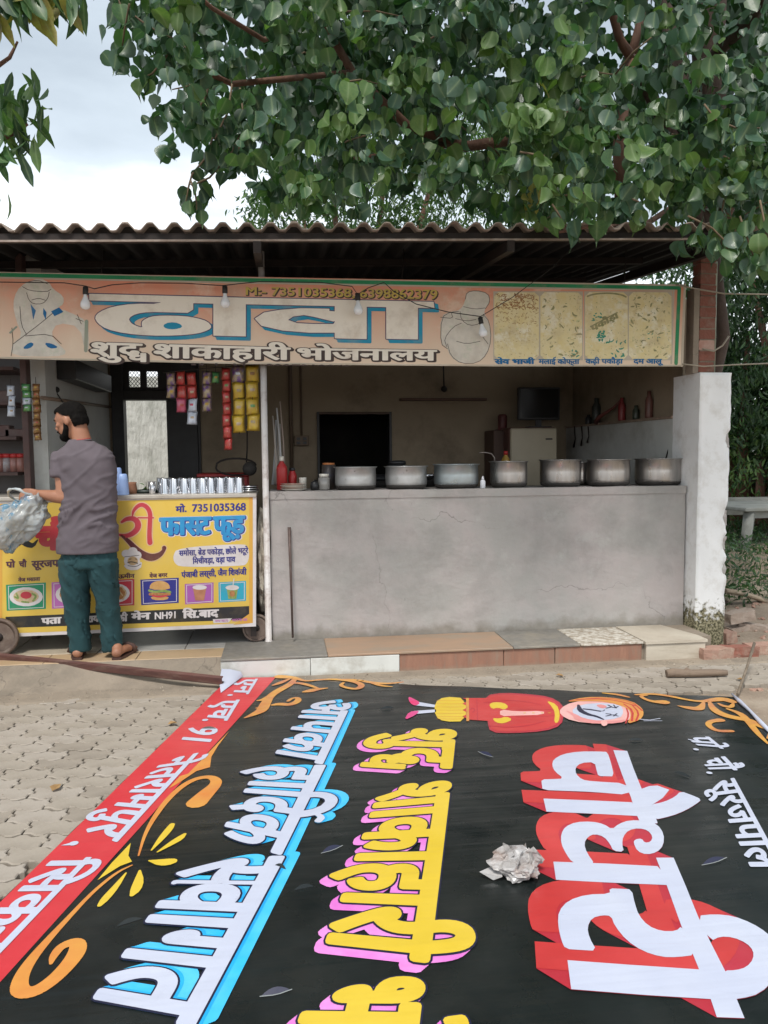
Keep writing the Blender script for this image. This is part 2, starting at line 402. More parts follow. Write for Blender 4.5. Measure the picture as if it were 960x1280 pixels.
def smooth_loop(pts, n=1):
    for _ in range(n):
        q = []
        for i in range(len(pts)):
            a, b = pts[i], pts[(i + 1) % len(pts)]
            q.append((a[0] * .75 + b[0] * .25, a[1] * .75 + b[1] * .25)); q.append((a[0] * .25 + b[0] * .75, a[1] * .25 + b[1] * .75))
        pts = q
    return pts
# ------------------------------------------------------------------ setting: ground, paving, floor, step, walls
FZ = 0.14
M_DIRT = mat('dirt', (0.30, 0.235, 0.175), (0.20, 0.155, 0.115), rough=0.95, scale=3, dirt=(0.38, 0.32, 0.25), dscale=1.3, damt=.7, bump=0.5, bscale=30, disp=.02)
M_CEM = mat('cement', (0.29, 0.24, 0.185), (0.215, 0.178, 0.138), rough=0.9, scale=4, dirt=(0.14, 0.12, 0.095), dscale=3, damt=.6, bump=0.35, bscale=45, disp=.01)
M_PAVE = mat('paver', (0.325, 0.285, 0.235), (0.265, 0.23, 0.19), rough=0.88, scale=2.3, dirt=(0.22, 0.19, 0.15), dscale=5, damt=.55, bump=0.3, bscale=70, disp=.006, coord='Object')
spots(M_PAVE, 55, .64, (.17, .15, .12), .7)
M_PAVE2 = mat('paver_b', (0.285, 0.245, 0.20), (0.225, 0.195, 0.16), rough=0.9, scale=3.1, dirt=(0.19, 0.16, 0.125), dscale=4, damt=.55, bump=0.3, bscale=70, disp=.006)
M_PAVE3 = mat('paver_c', (0.345, 0.305, 0.26), (0.29, 0.255, 0.215), rough=0.88, scale=2.7, dirt=(0.25, 0.21, 0.17), dscale=6, damt=.5, bump=0.3, bscale=70, disp=.006)
spots(M_PAVE2, 48, .63, (.15, .13, .11), .7); spots(M_PAVE3, 60, .65, (.2, .175, .14), .7); spots(M_DIRT, 40, .60, (.42, .37, .30), .6); spots(M_DIRT, 22, .62, (.13, .10, .08), .6); spots(M_CEM, 30, .6, (.19, .16, .125), .55); cracks(M_CEM, 1.5, .006, (.12, .1, .08), .7, .45)
M_PLAS = mat('grey_plaster', (0.345, 0.335, 0.315), (0.405, 0.365, 0.352), rough=0.9, scale=2.0, detail=10, dirt=(0.25, 0.24, 0.225), dscale=2.2, damt=.6, bump=0.55, bscale=9, disp=.02, sharp=.45)
stain(M_PLAS, .16, .23, (.16, .145, .12), (.26, .235, .2), 9, .85, .18); cracks(M_PLAS, 1.1, .005, (.17, .16, .15), .75, .5); spots(M_PLAS, 34, .66, (.19, .18, .17), .7); spots(M_PLAS, 3.2, .60, (.43, .42, .40), .45, .08)
M_WHITE = mat('whitewash', (0.62, 0.62, 0.61), (0.68, 0.68, 0.68), rough=0.85, scale=5, dirt=(0.42, 0.41, 0.38), dscale=3, damt=.5, bump=0.3, bscale=18, disp=.01)
M_WALL = mat('old_cream_wall', (0.33, 0.265, 0.185), (0.27, 0.215, 0.15), rough=0.85, scale=1.6, dirt=(0.12, 0.09, 0.06), dscale=1.4, damt=.6, bump=0.2, bscale=14)
M_WALLG = mat('pale_wall', (0.55, 0.56, 0.535), (0.47, 0.475, 0.45), rough=0.8, scale=1.8, dirt=(0.25, 0.23, 0.19), dscale=1.5, damt=.5, bump=0.2, bscale=14)
M_BRICK = mat('brick', (0.25, 0.095, 0.065), (0.18, 0.07, 0.05), rough=0.9, scale=9, dirt=(0.34, 0.26, 0.2), dscale=9, damt=.5, bump=0.5, bscale=50)
M_OLDB = mat('old_brick', (0.34, 0.21, 0.16), (0.27, 0.15, 0.11), rough=0.92, scale=9, dirt=(0.42, 0.34, 0.27), dscale=7, damt=.7, bump=0.6, bscale=40)
M_DARK = mat('dark_gap', (0.03, 0.027, 0.024), rough=0.9)
M_ROOM = mat('dark_room_wall', (0.05, 0.045, 0.04), (0.03, 0.028, 0.025), rough=0.9, scale=3)  # darkness of the unlit back room painted into its walls
def sheet(name, x0, x1, y0, y1, f, nx, ny, m, **kw):
    mb = MB(); vs = []
    for j in range(ny + 1):
        for i in range(nx + 1):
            x = x0 + (x1 - x0) * i / nx; y = y0 + (y1 - y0) * j / ny; vs.append((x, y, f(x, y)))
    mb.add(vs, [(j * (nx + 1) + i, j * (nx + 1) + i + 1, (j + 1) * (nx + 1) + i + 1, (j + 1) * (nx + 1) + i) for j in range(ny) for i in range(nx)], True)
    return mb.build(name, m, fix=False, kind='structure', **kw)
sheet('ground', -400, 400, -200, 600, lambda x, y: -0.09, 4, 4, M_DIRT)
def gz(x, y):
    n_ = noise.noise((x * 1.3, y * 1.3, 3)); e_ = 0.015 * n_ + 0.006 * noise.noise((x * 9, y * 9, 1))
    h = -0.03 + e_
    if x > 3.3 and y > 4.2: h += min(.06, .05 * (x - 3.3)) + .05 * max(0, noise.noise((x * 2.5, y * 2.5, 7)))
    if y > 7 and x > 3.6: h += min(.25, .12 * (y - 7))
    return h
sheet('dirt_ground', -8, 14, -3, 16, gz, 130, 120, M_DIRT)
# cement margin between pavers and the step
def mg(x, y): return -.03 if y < 5.06 + .04 * noise.noise((x * 1.7, 0, 4)) and x > -.45 else -.02 if y < 4.90 else 0.004 + .004 * noise.noise((x * 5, y * 5, 2)) + (.02 * max(0, (y - 4.95)) if x < -.4 else 0)
sheet('cement_margin', -5, 3.6, 4.74, 5.5, mg, 150, 24, M_CEM)
# interlocking pavers: long wavy edges, stepped ends; one mesh shared
PL, PWD = 0.225, 0.1125
def zig(t):
    t = (t % 1.0)
    return 0.010 * (1 if t < .38 else (1 - (t - .38) / .12 * 2 if t < .5 else (-1 if t < .88 else -1 + (t - .88) / .12 * 2)))
def paver_mesh(name, m):
    mb = MB(); g = 0.0036; n = 8; pts = []
    for i in range(n + 1): pts.append((PL * i / n, zig(2 * i / n)))
    side = [(0.0, .3), (0.016, .42), (0.016, .62), (0.0, .74)]
    for a, b in side: pts.append((PL + a * (1 if 1 else 0), PWD * b + zig(2.0)))
    for i in range(n, -1, -1): pts.append((PL * i / n, PWD + zig(2 * i / n)))
    for a, b in side[::-1]: pts.append((a, PWD * b + zig(0)))
    cx, cy = PL / 2, PWD / 2
    def ins(q, d): v = Vector((q[0] - cx, q[1] - cy)); return (q[0] - math.copysign(min(d, abs(v.x)), v.x), q[1] - math.copysign(min(d, abs(v.y)), v.y))
    a = [ins(q, g) for q in pts]; b = [ins(q, g + .004) for q in pts]; k = len(pts)
    vs = [(x - cx, y - cy, -.05) for x, y in a] + [(x - cx, y - cy, -.004) for x, y in a] + [(x - cx, y - cy, 0) for x, y in b]
    tr = tessellate_polygon([[Vector((x, y, 0)) for x, y in b]])
    fs = [(i, (i + 1) % k, k + (i + 1) % k, k + i) for i in range(k)] + [(k + i, k + (i + 1) % k, 2 * k + (i + 1) % k, 2 * k + i) for i in range(k)]
    fs += [tuple(2 * k + j for j in t) for t in tr]
    mb.add(vs, fs); return mb.mesh(name, m)
pav = thing('paving', None, None, (-1.5, 3.5, 0)); pav['kind'] = 'structure'
pms = [paver_mesh('paver', m) for m in (M_PAVE, M_PAVE2, M_PAVE3)]
cells = []
PA = math.radians(-4)
ca, sa = math.cos(PA), math.sin(PA)
for j in range(-30, 36):
    for i in range(-22, 26):
        lx = i * PL + (PL / 2 if j % 2 else 0); ly = j * PWD
        x = -0.5 + lx * ca - ly * sa; y = 3.2 + lx * sa + ly * ca
        if not (-4.8 < x < 4.3 and .6 < y < 5.12): continue
        if x > 3.3 and y < 5 and x - 3.3 > (y - 3.4) * .8: continue
        # the banner covers this part entirely
        inb = (Vector((x, y)) - TLp).cross(dl) if False else None
        left = (y - 5.24) * (-1.27 + .40) / (2.6 - 5.24) - .40
        cov = x > left + .3 and y < 4.55
        d_ = (fw.x * x + fw.y * y); 
        vis = abs((rt.x * x + rt.y * y)) < d_ * .56 and y > 2.2
        if cov: continue
        cells.append((0 if vis else 1, math.hypot(x, y), x, y))
cells.sort()
rest = MB()
for c_, (q, d_, x, y) in enumerate(cells):
    me = pms[random.choice((0, 0, 1, 2))]; zt = U(-.003, .002); tl = (U(-.014, .014), U(-.014, .014))
    if c_ < 290:
        o = link('paver', me, pav); o.location = (x + 1.5, y - 3.5, zt); o.rotation_euler = (tl[0], tl[1], PA + U(-.008, .008))
    else:
        Mx = Matrix.Rotation(PA, 3, 'Z'); rest.add([Vector((x, y, zt)) + Mx @ v.co for v in me.vertices], [tuple(p.vertices) for p in me.polygons])
rest.build('outlying_pavers', M_PAVE, pav, kind='stuff')
# floor of the stall, with tiles along its open front
flr = thing('floor', None, None, (-1.5, 6.5, FZ)); flr['kind'] = 'structure'
mb = MB(); mb.bb((-6, 5.36, -.05), (3.19, 8.6, FZ - .008)); mb.build('floor_slab', M_CEM, flr)
TM = [mat('tile_beige', (0.50, 0.43, 0.33), (0.46, 0.39, 0.29), rough=.35, scale=3, dirt=(.3, .24, .18), dscale=4, damt=.5), mat('tile_grey', (0.40, 0.385, 0.36), (0.35, 0.34, 0.32), rough=.35, scale=3, dirt=(.25, .22, .19), dscale=4), mat('tile_ochre', (0.52, 0.37, 0.23), (0.47, 0.34, 0.2), rough=.35, scale=3, dirt=(.32, .24, .17), dscale=4)]
for j in range(3):
    for i in range(9):
        x0 = -4.6 + i * .6 + (.3 if j % 2 else 0); x1 = min(x0 + .6, -.12 if j else -.44 + .02); y0 = 5.34 + [0, .24, .84][j]; y1 = y0 + [.24, .6, .6][j]
        if x1 - x0 < .08: continue
        k = 2 if (j == 0 and i > 3) else (1 if j > 0 and i > 4 else 0)
        mb = MB(); mb.bb((x0 + .003, y0 + .003, FZ - .008), (x1 - .003, y1 - .003, FZ + U(-.001, .0015)), bev=.003); mb.build('floor_tile', TM[k], flr)
# sloping cement edge at the left of the step
mb = MB(); K = 30; vs = []
for i in range(K + 1):
    x = -5 + (4.58) * i / K
    for (y, z_) in ((5.36, FZ - .002), (5.33, FZ - .008), (5.27, .085), (5.20, .03), (5.10, .004), (5.0, -.01)):
        vs.append((x, y + .012 * noise.noise((x * 3, y * 3, 0)), z_ + .006 * noise.noise((x * 5, y * 7, 5))))
mb.add(vs, [(i * 6 + j, i * 6 + j + 1, (i + 1) * 6 + j + 1, (i + 1) * 6 + j) for i in range(K) for j in range(5)], True)
struct('cement_slope', mb, M_CEM)
# step with stone and tile pieces
stp = thing('step', None, None, (1.3, 5.5, 0)); stp['kind'] = 'structure'
mb = MB(); mb.bb((-.415, 5.275, -.05), (2.62, 5.76, FZ - .016)); mb.bb((2.62, 5.275, -.05), (3.06, 5.60, FZ - .016)); mb.build('step_core', M_CEM, stp)
MTER = mat('terracotta', (0.29, 0.15, 0.10), (0.22, 0.11, 0.075), rough=.75, scale=14, stretch=(2, 1, .35), dirt=(0.26, 0.20, 0.15), dscale=7, damt=.7, bump=.25, bscale=30)
stain(MTER, -.02, .03, (.2, .16, .12), (.28, .23, .17), 14, .8, .06)
MWST = mat('white_stone', (0.60, 0.61, 0.58), (0.54, 0.55, 0.52), rough=.5, scale=6, dirt=(0.28, 0.25, 0.2), dscale=5, damt=.55, bump=.1)
stain(MWST, -.02, .025, (.22, .19, .15), (.32, .28, .22), 14, .85, .06)
MGRA = mat('granite', (0.155, 0.145, 0.13), (0.21, 0.2, 0.18), rough=.55, scale=20, dirt=(0.3, 0.26, 0.2), dscale=3, damt=.5)
MMAR = mat('marble', (0.50, 0.45, 0.37), (0.40, 0.35, 0.28), rough=.5, scale=3, stretch=(1, 1, 4), dirt=(0.28, 0.23, 0.17), dscale=4, damt=.5, bump=.15)
MBUF = mat('buff_tile', (0.34, 0.225, 0.15), (0.28, 0.195, 0.135), rough=.6, scale=5, stretch=(.5, 2, 1), dirt=(0.27, 0.23, 0.18), dscale=5, damt=.8)
MSPE = mat('speckled_tile', (0.55, 0.52, 0.46), (0.30, 0.25, 0.19), rough=.7, scale=26, sharp=.6, dirt=(0.2, 0.16, 0.12), dscale=5)
for x0, x1, m, y in ((-.425, .18, MWST, 5.262), (.183, .80, MWST, 5.258), (.803, 1.55, MTER, 5.268), (1.555, 1.93, MTER, 5.270), (1.935, 2.59, MTER, 5.268)):
    mb = MB(); mb.bb((x0, y - .012, -.03), (x1, y + .006, FZ - .018), bev=.003); mb.build('riser_slab', m, stp)
mb = MB(); mb.bb((2.615, 5.235, -.03), (3.075, 5.27, FZ - .02), bev=.003); mb.build('riser_slab', MMAR, stp)
for x0, x1, m, y1 in ((-.425, .30, MGRA, 5.74), (.304, 1.62, MBUF, 5.74), (1.624, 2.12, MGRA, 5.74), (2.124, 2.60, MSPE, 5.74)):
    mb = MB(); mb.bb((x0, 5.245, FZ - .015), (x1, y1, FZ + U(0, .002)), bev=.003); mb.build('tread_slab', m, stp)
mb = MB(); mb.prism([(2.605, 5.225, FZ - .016), (3.085, 5.225, FZ - .016), (3.085, 5.36, FZ - .016), (2.98, 5.735, FZ - .016), (2.605, 5.735, FZ - .016)], (0, 0, .02)); mb.build('tread_slab', MMAR, stp)
# ragged masonry lump sheet maker
def rough_box(mb, a, b, n=8, amp=.008, seed=0, sc_=9):
    a = Vector(a); b = Vector(b); bm = bmesh.new(); bmesh.ops.create_cube(bm, size=1)
    bmesh.ops.subdivide_edges(bm, edges=bm.edges[:], cuts=n, use_grid_fill=True)
    for v in bm.verts:
        p = Vector((a.x + (b.x - a.x) * (v.co.x + .5), a.y + (b.y - a.y) * (v.co.y + .5), a.z + (b.z - a.z) * (v.co.z + .5)))
        nn = noise.noise_vector(p * sc_ + Vector((seed, seed, 0))); p += nn * amp; v.co = p
    bm.verts.ensure_lookup_table()
    mb.add([v.co.copy() for v in bm.verts], [[v.index for v in f.verts] for f in bm.faces], False); bm.free()
# counter
mb = MB(); rough_box(mb, (-.08, 5.75, .1), (3.178, 6.3, 1.243), 26, .005, 3, 7); rough_box(mb, (-.085, 5.742, 1.19), (3.18, 5.80, 1.249), 30, .004, 9, 12)
cn = mb.build('counter_wall', M_PLAS, label='long rough grey plastered serving counter carrying the cooking pots', cat='counter')
# pillar with broken right edge and mossy foot
pr = thing('white_pillar', 'whitewashed masonry pillar with a ragged broken right edge and mossy foot', 'pillar', (3.32, 5.8, 0))
mb = MB(); bm = bmesh.new(); nz = 70; nx = 8
prof = []
for k in range(nz + 1):
    z_ = -.05 + 2.17 * k / nz; rag = .012 * noise.noise((z_ * 9, 1, 2)) + .006 * noise.noise((z_ * 31, 4, 2))
    for (zc, hw, dd) in ((1.60, .07, .022), (1.0, .1, .028), (.78, .08, .03), (.6, .05, .02)):
        if abs(z_ - zc) < hw: rag -= dd * (1 - abs(z_ - zc) / hw) ** .4 + .006 * noise.noise((z_ * 60, 8, 2))
    prof.append((z_, 3.452 + .012 * z_ / 2 + rag, 3.193 + .004 * noise.noise((z_ * 12, 9, 9))))
for k in range(nz):
    z0, r0_, l0 = prof[k]; z1, r1_, l1 = prof[k + 1]
    def ring(z_, l_, r_):
        xs = [l_ + (r_ - l_) * t / nx for t in range(nx + 1)]
        front = [(x, 5.6 + .003 * noise.noise((x * 20, z_ * 9, 3)) + (.02 if t == nx else 0), z_) for t, x in enumerate(xs)]
        return front + [(r_ + .004, 5.75, z_), (r_ - .01, 6.0, z_), (l_, 6.0, z_), (l_ - .001, 5.8, z_)]
    A = ring(z0, l0, r0_); B = ring(z1, l1, r1_); n_ = len(A)
    for i in range(n_): mb.face([A[i], A[(i + 1) % n_], B[(i + 1) % n_], B[i]], i < nx - 1)
    if k == nz - 1: mb.face(B)
pm = mat('pillar_paint', (0.78, 0.785, 0.785), (0.73, 0.735, 0.73), rough=0.85, scale=5, dirt=(0.55, 0.53, 0.49), dscale=7, damt=.6, bump=0.3, bscale=22, disp=.008)
# mossy foot: stain that belongs to the plaster, by height above ground
t = pm.node_tree; b = t.nodes['Principled BSDF']; src = b.inputs['Base Color'].links[0].from_socket
tc_ = t.nodes.new('ShaderNodeTexCoord'); sp_ = t.nodes.new('ShaderNodeSeparateXYZ'); t.links.new(tc_.outputs['Object'], sp_.inputs[0])
no_ = t.nodes.new('ShaderNodeTexNoise'); no_.inputs['Scale'].default_value = 26; no_.inputs['Detail'].default_value = 6; t.links.new(tc_.outputs['Object'], no_.inputs['Vector'])
ma = t.nodes.new('ShaderNodeMath'); ma.operation = 'MULTIPLY_ADD'; ma.inputs[1].default_value = .55; t.links.new(no_.outputs[0], ma.inputs[0]); t.links.new(sp_.outputs[2], ma.inputs[2])
r_ = t.nodes.new('ShaderNodeMapRange'); r_.inputs[1].default_value = .50; r_.inputs[2].default_value = .60; r_.inputs[3].default_value = 1; r_.inputs[4].default_value = 0; t.links.new(ma.outputs[0], r_.inputs[0])
cr_ = t.nodes.new('ShaderNodeValToRGB'); cr_.color_ramp.elements[0].color = (.05, .045, .02, 1); cr_.color_ramp.elements[1].color = (.30, .27, .17, 1); cr_.color_ramp.elements[0].position = .4; cr_.color_ramp.elements[1].position = .62
no2 = t.nodes.new('ShaderNodeTexNoise'); no2.inputs['Scale'].default_value = 60; t.links.new(tc_.outputs['Object'], no2.inputs['Vector']); t.links.new(no2.outputs[0], cr_.inputs[0])
x_ = t.nodes.new('ShaderNodeMix'); x_.data_type = 'RGBA'; t.links.new(r_.outputs[0], x_.inputs[0]); t.links.new(src, x_.inputs[6]); t.links.new(cr_.outputs[0], x_.inputs[7]); t.links.new(x_.outputs[2], b.inputs['Base Color'])
mb.build('pillar_shaft', pm, pr, fix=True)
for zc, hw in ((1.60, .05), (1.0, .06), (.8, .05), (.6, .04)):
    mb = MB(); rough_box(mb, (3.40, 5.615, zc - hw), (3.448, 5.72, zc + hw), 4, .012, zc * 9, 22); mb.build('exposed_masonry', M_PLAS, pr)
# right side wall: low whitish part with ledge, browner part above
mb = MB(); mb.bb((3.196, 6.0, -.05), (3.42, 8.4, 1.79)); struct('side_wall', mb, M_WALLG)
mb = MB(); mb.bb((3.176, 6.0, 1.79), (3.43, 8.4, 1.812)); struct('wall_ledge', mb, mat('ledge', (.33, .25, .19), (.2, .14, .1), rough=.7, scale=8))
mb = MB(); mb.bb((3.27, 6.0, 1.812), (3.42, 8.4, 2.75)); struct('upper_side_wall', mb, M_WALL)
# back wall with doorway and window opening
BY = 8.4
mb = MB()
for a, b in (((-6, -.1), (-1.72, 3.3)), ((-1.72, 2.55), (-.825, 3.3)), ((-.825, -.1), (.40, 3.3)), ((.40, -.1), (1.21, .95)), ((.40, 1.975), (1.21, 3.3)), ((1.21, -.1), (3.42, 3.3))):
    mb.bb((a[0], BY, a[1]), (b[0], BY + .2, b[1]))
struct('back_wall', mb, M_WALL)
mb = MB(); mb.bb((.30, BY + .2, .9), (1.3, BY + .24, 2.1)); mb.bb((.30, BY + .24, .9), (.34, BY + 1.4, 2.1)); mb.bb((1.26, BY + .24, .9), (1.3, BY + 1.4, 2.1)); mb.bb((.3, BY + 1.4, .9), (1.3, BY + 1.44, 2.1)); mb.bb((.34, BY + .24, 2.06), (1.26, BY + 1.4, 2.1)); mb.bb((.34, BY + .24, .9), (1.26, BY + 1.4, .94))
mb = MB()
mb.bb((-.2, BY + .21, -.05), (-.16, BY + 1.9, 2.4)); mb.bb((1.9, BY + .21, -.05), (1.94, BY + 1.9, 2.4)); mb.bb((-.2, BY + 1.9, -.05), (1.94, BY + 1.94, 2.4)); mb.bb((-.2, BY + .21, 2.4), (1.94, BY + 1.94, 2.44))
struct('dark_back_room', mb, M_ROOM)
wf = thing('kitchen_window', 'dark unglazed window opening with black frame in the kitchen back wall', 'window', (.805, BY, 1.45))
fm = mat('black_paint', (.018, .018, .02), (.03, .03, .032), rough=.5, scale=8)
for a, b in (((.40, .95), (.425, 1.975)), ((1.185, .95), (1.21, 1.975)), ((.425, 1.95), (1.185, 1.975)), ((.425, .95), (1.185, .975))):
    mb = MB(); mb.bb((a[0], BY - .03, a[1]), (b[0], BY + .1, b[1])); mb.build('frame', fm if a[0] > 1 or a[0] < .41 else mat('dark_wood', (.09, .05, .03), (.06, .035, .02), rough=.6, scale=12), wf)
# left side wall and the wall far left
mb = MB(); mb.bb((-1.93, 6.2, -.05), (-1.75, BY, 3.2)); struct('left_side_wall', mb, M_WALLG)
mb = MB(); mb.bb((-5, 7.3, -.05), (-1.93, 7.5, 3.2)); struct('left_back_wall', mb, M_WALLG)
# door
dr_ = thing('black_door', 'black steel door with a lattice transom, its left leaf standing open to daylight', 'door', (-1.27, BY, FZ))
for nm, a, b in (('door_frame', (-1.72, FZ), (-1.60, 2.55)), ('door_frame', (-.85, FZ), (-.825, 2.55)), ('door_frame', (-1.60, 2.10), (-.85, 2.20)), ('door_frame', (-1.6, 2.52), (-.85, 2.55))):
    mb = MB(); mb.bb((a[0], BY - .04, a[1]), (b[0], BY + .12, b[1]), bev=.004); mb.build(nm, fm, dr_)
mb = MB(); mb.bb((-1.169, BY - .03, FZ + .01), (-.852, BY + .01, 2.098), bev=.004); lf = mb.build('door_leaf', fm, dr_)
mb = MB()
for z_ in (.5, 1.3, 1.9): mb.bb((-1.14, BY - .038, z_ - .02), (-.88, BY - .03, z_ + .02))
mb.build('door_rail', fm, lf)
V0 = [W(161, 470, Y=BY).x, W(175, 470, Y=BY).x, W(183, 470, Y=BY).x, W(197, 470, Y=BY).x]
zt, zb = W(175, 464, Y=BY).z, W(175, 484, Y=BY).z
mb = MB()
mb.bb((-1.6, BY, 2.2), (V0[0], BY + .03, 2.52)); mb.bb((V0[1], BY, 2.2), (V0[2], BY + .03, 2.52)); mb.bb((V0[3], BY, 2.2), (-.85, BY + .03, 2.52))
for a, b in ((V0[0], V0[1]), (V0[2], V0[3])): mb.bb((a, BY, zt), (b, BY + .03, 2.52)); mb.bb((a, BY, 2.2), (b, BY + .03, zb))
mb.build('transom_panel', fm, dr_)
lat = mat('lattice_white', (.7, .7, .7), rough=.5)
for a, b in ((V0[0], V0[1]), (V0[2], V0[3])):
    mb = MB(); 
    for k in range(-3, 7):
        x0 = a + k * .035; h = zt - zb
        for s_ in (1, -1):
            p, q = (x0, zb if s_ > 0 else zt), (x0 + h * .8, zt if s_ > 0 else zb)
            ta = max(0, (a - p[0]) / (q[0] - p[0])); tb = min(1, (b - p[0]) / (q[0] - p[0]))
            if tb > ta: mb.tube([(p[0] + (q[0] - p[0]) * t_, BY + .015, p[1] + (q[1] - p[1]) * t_) for t_ in (ta, tb)], .003, 4)
    mb.build('lattice', fm, dr_)
# back yard wall seen through the doorway
mb = MB(); rough_box(mb, (-8, 11.2, -.1), (1.5, 11.4, 2.62), 30, .01, 2, 4)
mb.build('yard_wall', mat('yard_plaster', (.66, .66, .62), (.50, .50, .46), rough=.9, scale=14, stretch=(1, 1, .35), dirt=(.22, .23, .19), dscale=6, damt=.5, bump=.6, bscale=24, disp=.03), label='weathered pale yard wall seen through the open black door', cat='wall')
# ------------------------------------------------------------------ corrugated roof
PITCHW, RA = .1495, .026
def rz_(x, y): return 2.975 + .0305 * x + .085 * (y - 5.1)
rf = thing('corrugated_roof', 'low corrugated grey cement sheet roof over the food stall', 'roof', (0, 5.1, 2.98))
MR = mat('asbestos', (.34, .28, .235), (.22, .18, .15), rough=.92, scale=5, stretch=(1, .4, 1), dirt=(.30, .26, .22), dscale=9, damt=.6, bump=.4, bscale=40, disp=.006)
MRU = mat('shaded_underside', (.014, .012, .011), (.008, .007, .007), rough=.95, scale=5)  # near-black: the shade beneath the roof is put into the colour
def roof_sheet(i, y0, y1, dz):
    mb = MB(); x0 = -6.2 + i * PITCHW * 7; n = 7 * 8 + 6; T = .010; vs = []
    ys_ = [y0 + (y1 - y0) * t for t in (0, .05, 1)]; jit = U(-.012, .012) if y0 < 5.3 else 0
    for yk, y in enumerate(ys_):
        for s_ in (0, 1):
            for k in range(n + 1):
                x = x0 + k * PITCHW / 8; z_ = rz_(x, y) + RA * (math.sin(2 * math.pi * (x + 6.2) / PITCHW) + .12 * math.sin(6 * math.pi * (x + 6.2) / PITCHW)) + dz + (.006 if k > 56 else 0) - s_ * T + .002 * noise.noise((x * 4, y, 0))
                vs.append((x, y + (jit if yk == 0 else 0) + .004 * noise.noise((x * 15, 0, 5)) * (yk == 0), z_))
    m_ = n + 1; fs = []
    for yk in range(2):
        for k in range(n):
            a = yk * 2 * m_ + k; c = a + 2 * m_; fs.append((a, a + 1, c + 1, c)); fs.append((a + m_, c + m_, c + m_ + 1, a + m_ + 1))
    for k in range(n): fs.append((k, k + m_, k + m_ + 1, k + 1)); e_ = 4 * m_ + k; fs.append((e_, e_ + 1, e_ + 1 + m_, e_ + m_))
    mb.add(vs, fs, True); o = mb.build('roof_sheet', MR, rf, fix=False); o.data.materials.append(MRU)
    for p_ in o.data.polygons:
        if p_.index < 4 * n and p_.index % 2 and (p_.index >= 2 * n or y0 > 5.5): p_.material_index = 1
    return o
for i in range(9):
    if -6.2 + i * PITCHW * 7 > 2.4: continue
    roof_sheet(i, 5.1, 7.1, .003 * (i % 2)); roof_sheet(i, 6.95, 8.95, .012 + .003 * (i % 2))
MST = mat('dark_steel', (.016, .013, .012), (.03, .02, .017), rough=.6, metal=.3, scale=12)
for y, r_c in ((5.16, MST), (6.2, MST), (7.4, MST), (8.3, MST)):
    mb = MB(); mb.box((-1.6, y, rz_(-1.6, y) - .065), (9.2, .045, .05), ry=-.0305); mb.build('purlin', r_c, rf)
mb = MB(); mb.box((-1.6, 5.128, rz_(-1.6, 5.128) - .085), (9.2, .012, .012), ry=-.0305); mb.build('edge_angle', mat('edge_pale', (.34, .28, .24), (.2, .15, .12), rough=.6, scale=20), rf)
for x in (-2.1, -.12, 1.55, 3.1):
    mb = MB(); mb.box((x, 6.9, rz_(x, 6.9) - .13), (.05, 3.6, .07), rx=.085); mb.build('rafter', MST, rf)
# bolts on the sheets
# ------------------------------------------------------------------ hanging signboard
SY = 5.62
sg = thing('shop_signboard', 'long faded pink and cream shop signboard hung under the roof with large outlined lettering', 'signboard', (.6, SY, 2.47))
SG = Pl(Y=SY, gap=0.0007)
def smat(name, c, c2, **kw): return mat(name, c, c2, rough=.6, spec=.3, bump=.12, bscale=7, disp=.01, dirt=kw.pop('dirt', (.36, .28, .2)), dscale=5, damt=kw.pop('damt', .35), scale=kw.pop('scale', 4), **kw)
S_CREAM = smat('sign_cream', (.76, .69, .58), (.78, .72, .62)); S_TEAL = smat('sign_teal', (.01, .22, .36), (.02, .29, .43)); S_BLUE = smat('sign_blue', (.01, .11, .28), (.02, .16, .34))
S_BROWN = smat('sign_brown', (.045, .03, .028), (.08, .055, .045), damt=.1); S_GREEN = smat('sign_green', (.015, .20, .08), (.03, .27, .11)); S_YEL = smat('sign_yellow', (.55, .42, .09), (.5, .36, .1)); S_PALE = smat('sign_pale', (.52, .45, .36), (.46, .40, .30)); S_LINE = smat('sign_violet', (.05, .04, .11), (.09, .06, .12), damt=.1)
S_FOOD = smat('sign_food', (.70, .58, .28), (.72, .64, .40), scale=9); S_GHOST = smat('sign_ghost', (.68, .63, .54), (.56, .52, .45), scale=14)
spots(S_FOOD, 6, .52, (.78, .74, .60), .8, .1); spots(S_FOOD, 9, .56, (.52, .38, .15), .6, .08); spots(S_FOOD, 14, .60, (.42, .47, .24), .6, .06); spots(S_FOOD, 40, .60, (.45, .30, .14), .6)
spots(S_CREAM, 4, .56, (.62, .52, .40), .5, .1); spots(S_GHOST, 11, .54, (.50, .52, .40), .6, .08)
# background print: pink fading to cream down the board
bgm = mat('sign_ground', (.70, .26, .16), (.68, .31, .20), rough=.6, scale=3, spec=.3, bump=.1, bscale=7, dirt=(.5, .36, .26), dscale=3, damt=.6)
t = bgm.node_tree; b = t.nodes['Principled BSDF']; src = b.inputs['Base Color'].links[0].from_socket
tc_ = t.nodes.new('ShaderNodeTexCoord'); sp_ = t.nodes.new('ShaderNodeSeparateXYZ'); t.links.new(tc_.outputs['Object'], sp_.inputs[0])
no_ = t.nodes.new('ShaderNodeTexNoise'); no_.inputs['Scale'].default_value = 2.2; t.links.new(tc_.outputs['Object'], no_.inputs['Vector'])
ma = t.nodes.new('ShaderNodeMath'); ma.operation = 'MULTIPLY_ADD'; ma.inputs[1].default_value = .35; t.links.new(no_.outputs[0], ma.inputs[0]); t.links.new(sp_.outputs[2], ma.inputs[2])
r_ = t.nodes.new('ShaderNodeMapRange'); r_.inputs[1].default_value = -.02; r_.inputs[2].default_value = .42; t.links.new(ma.outputs[0], r_.inputs[0])
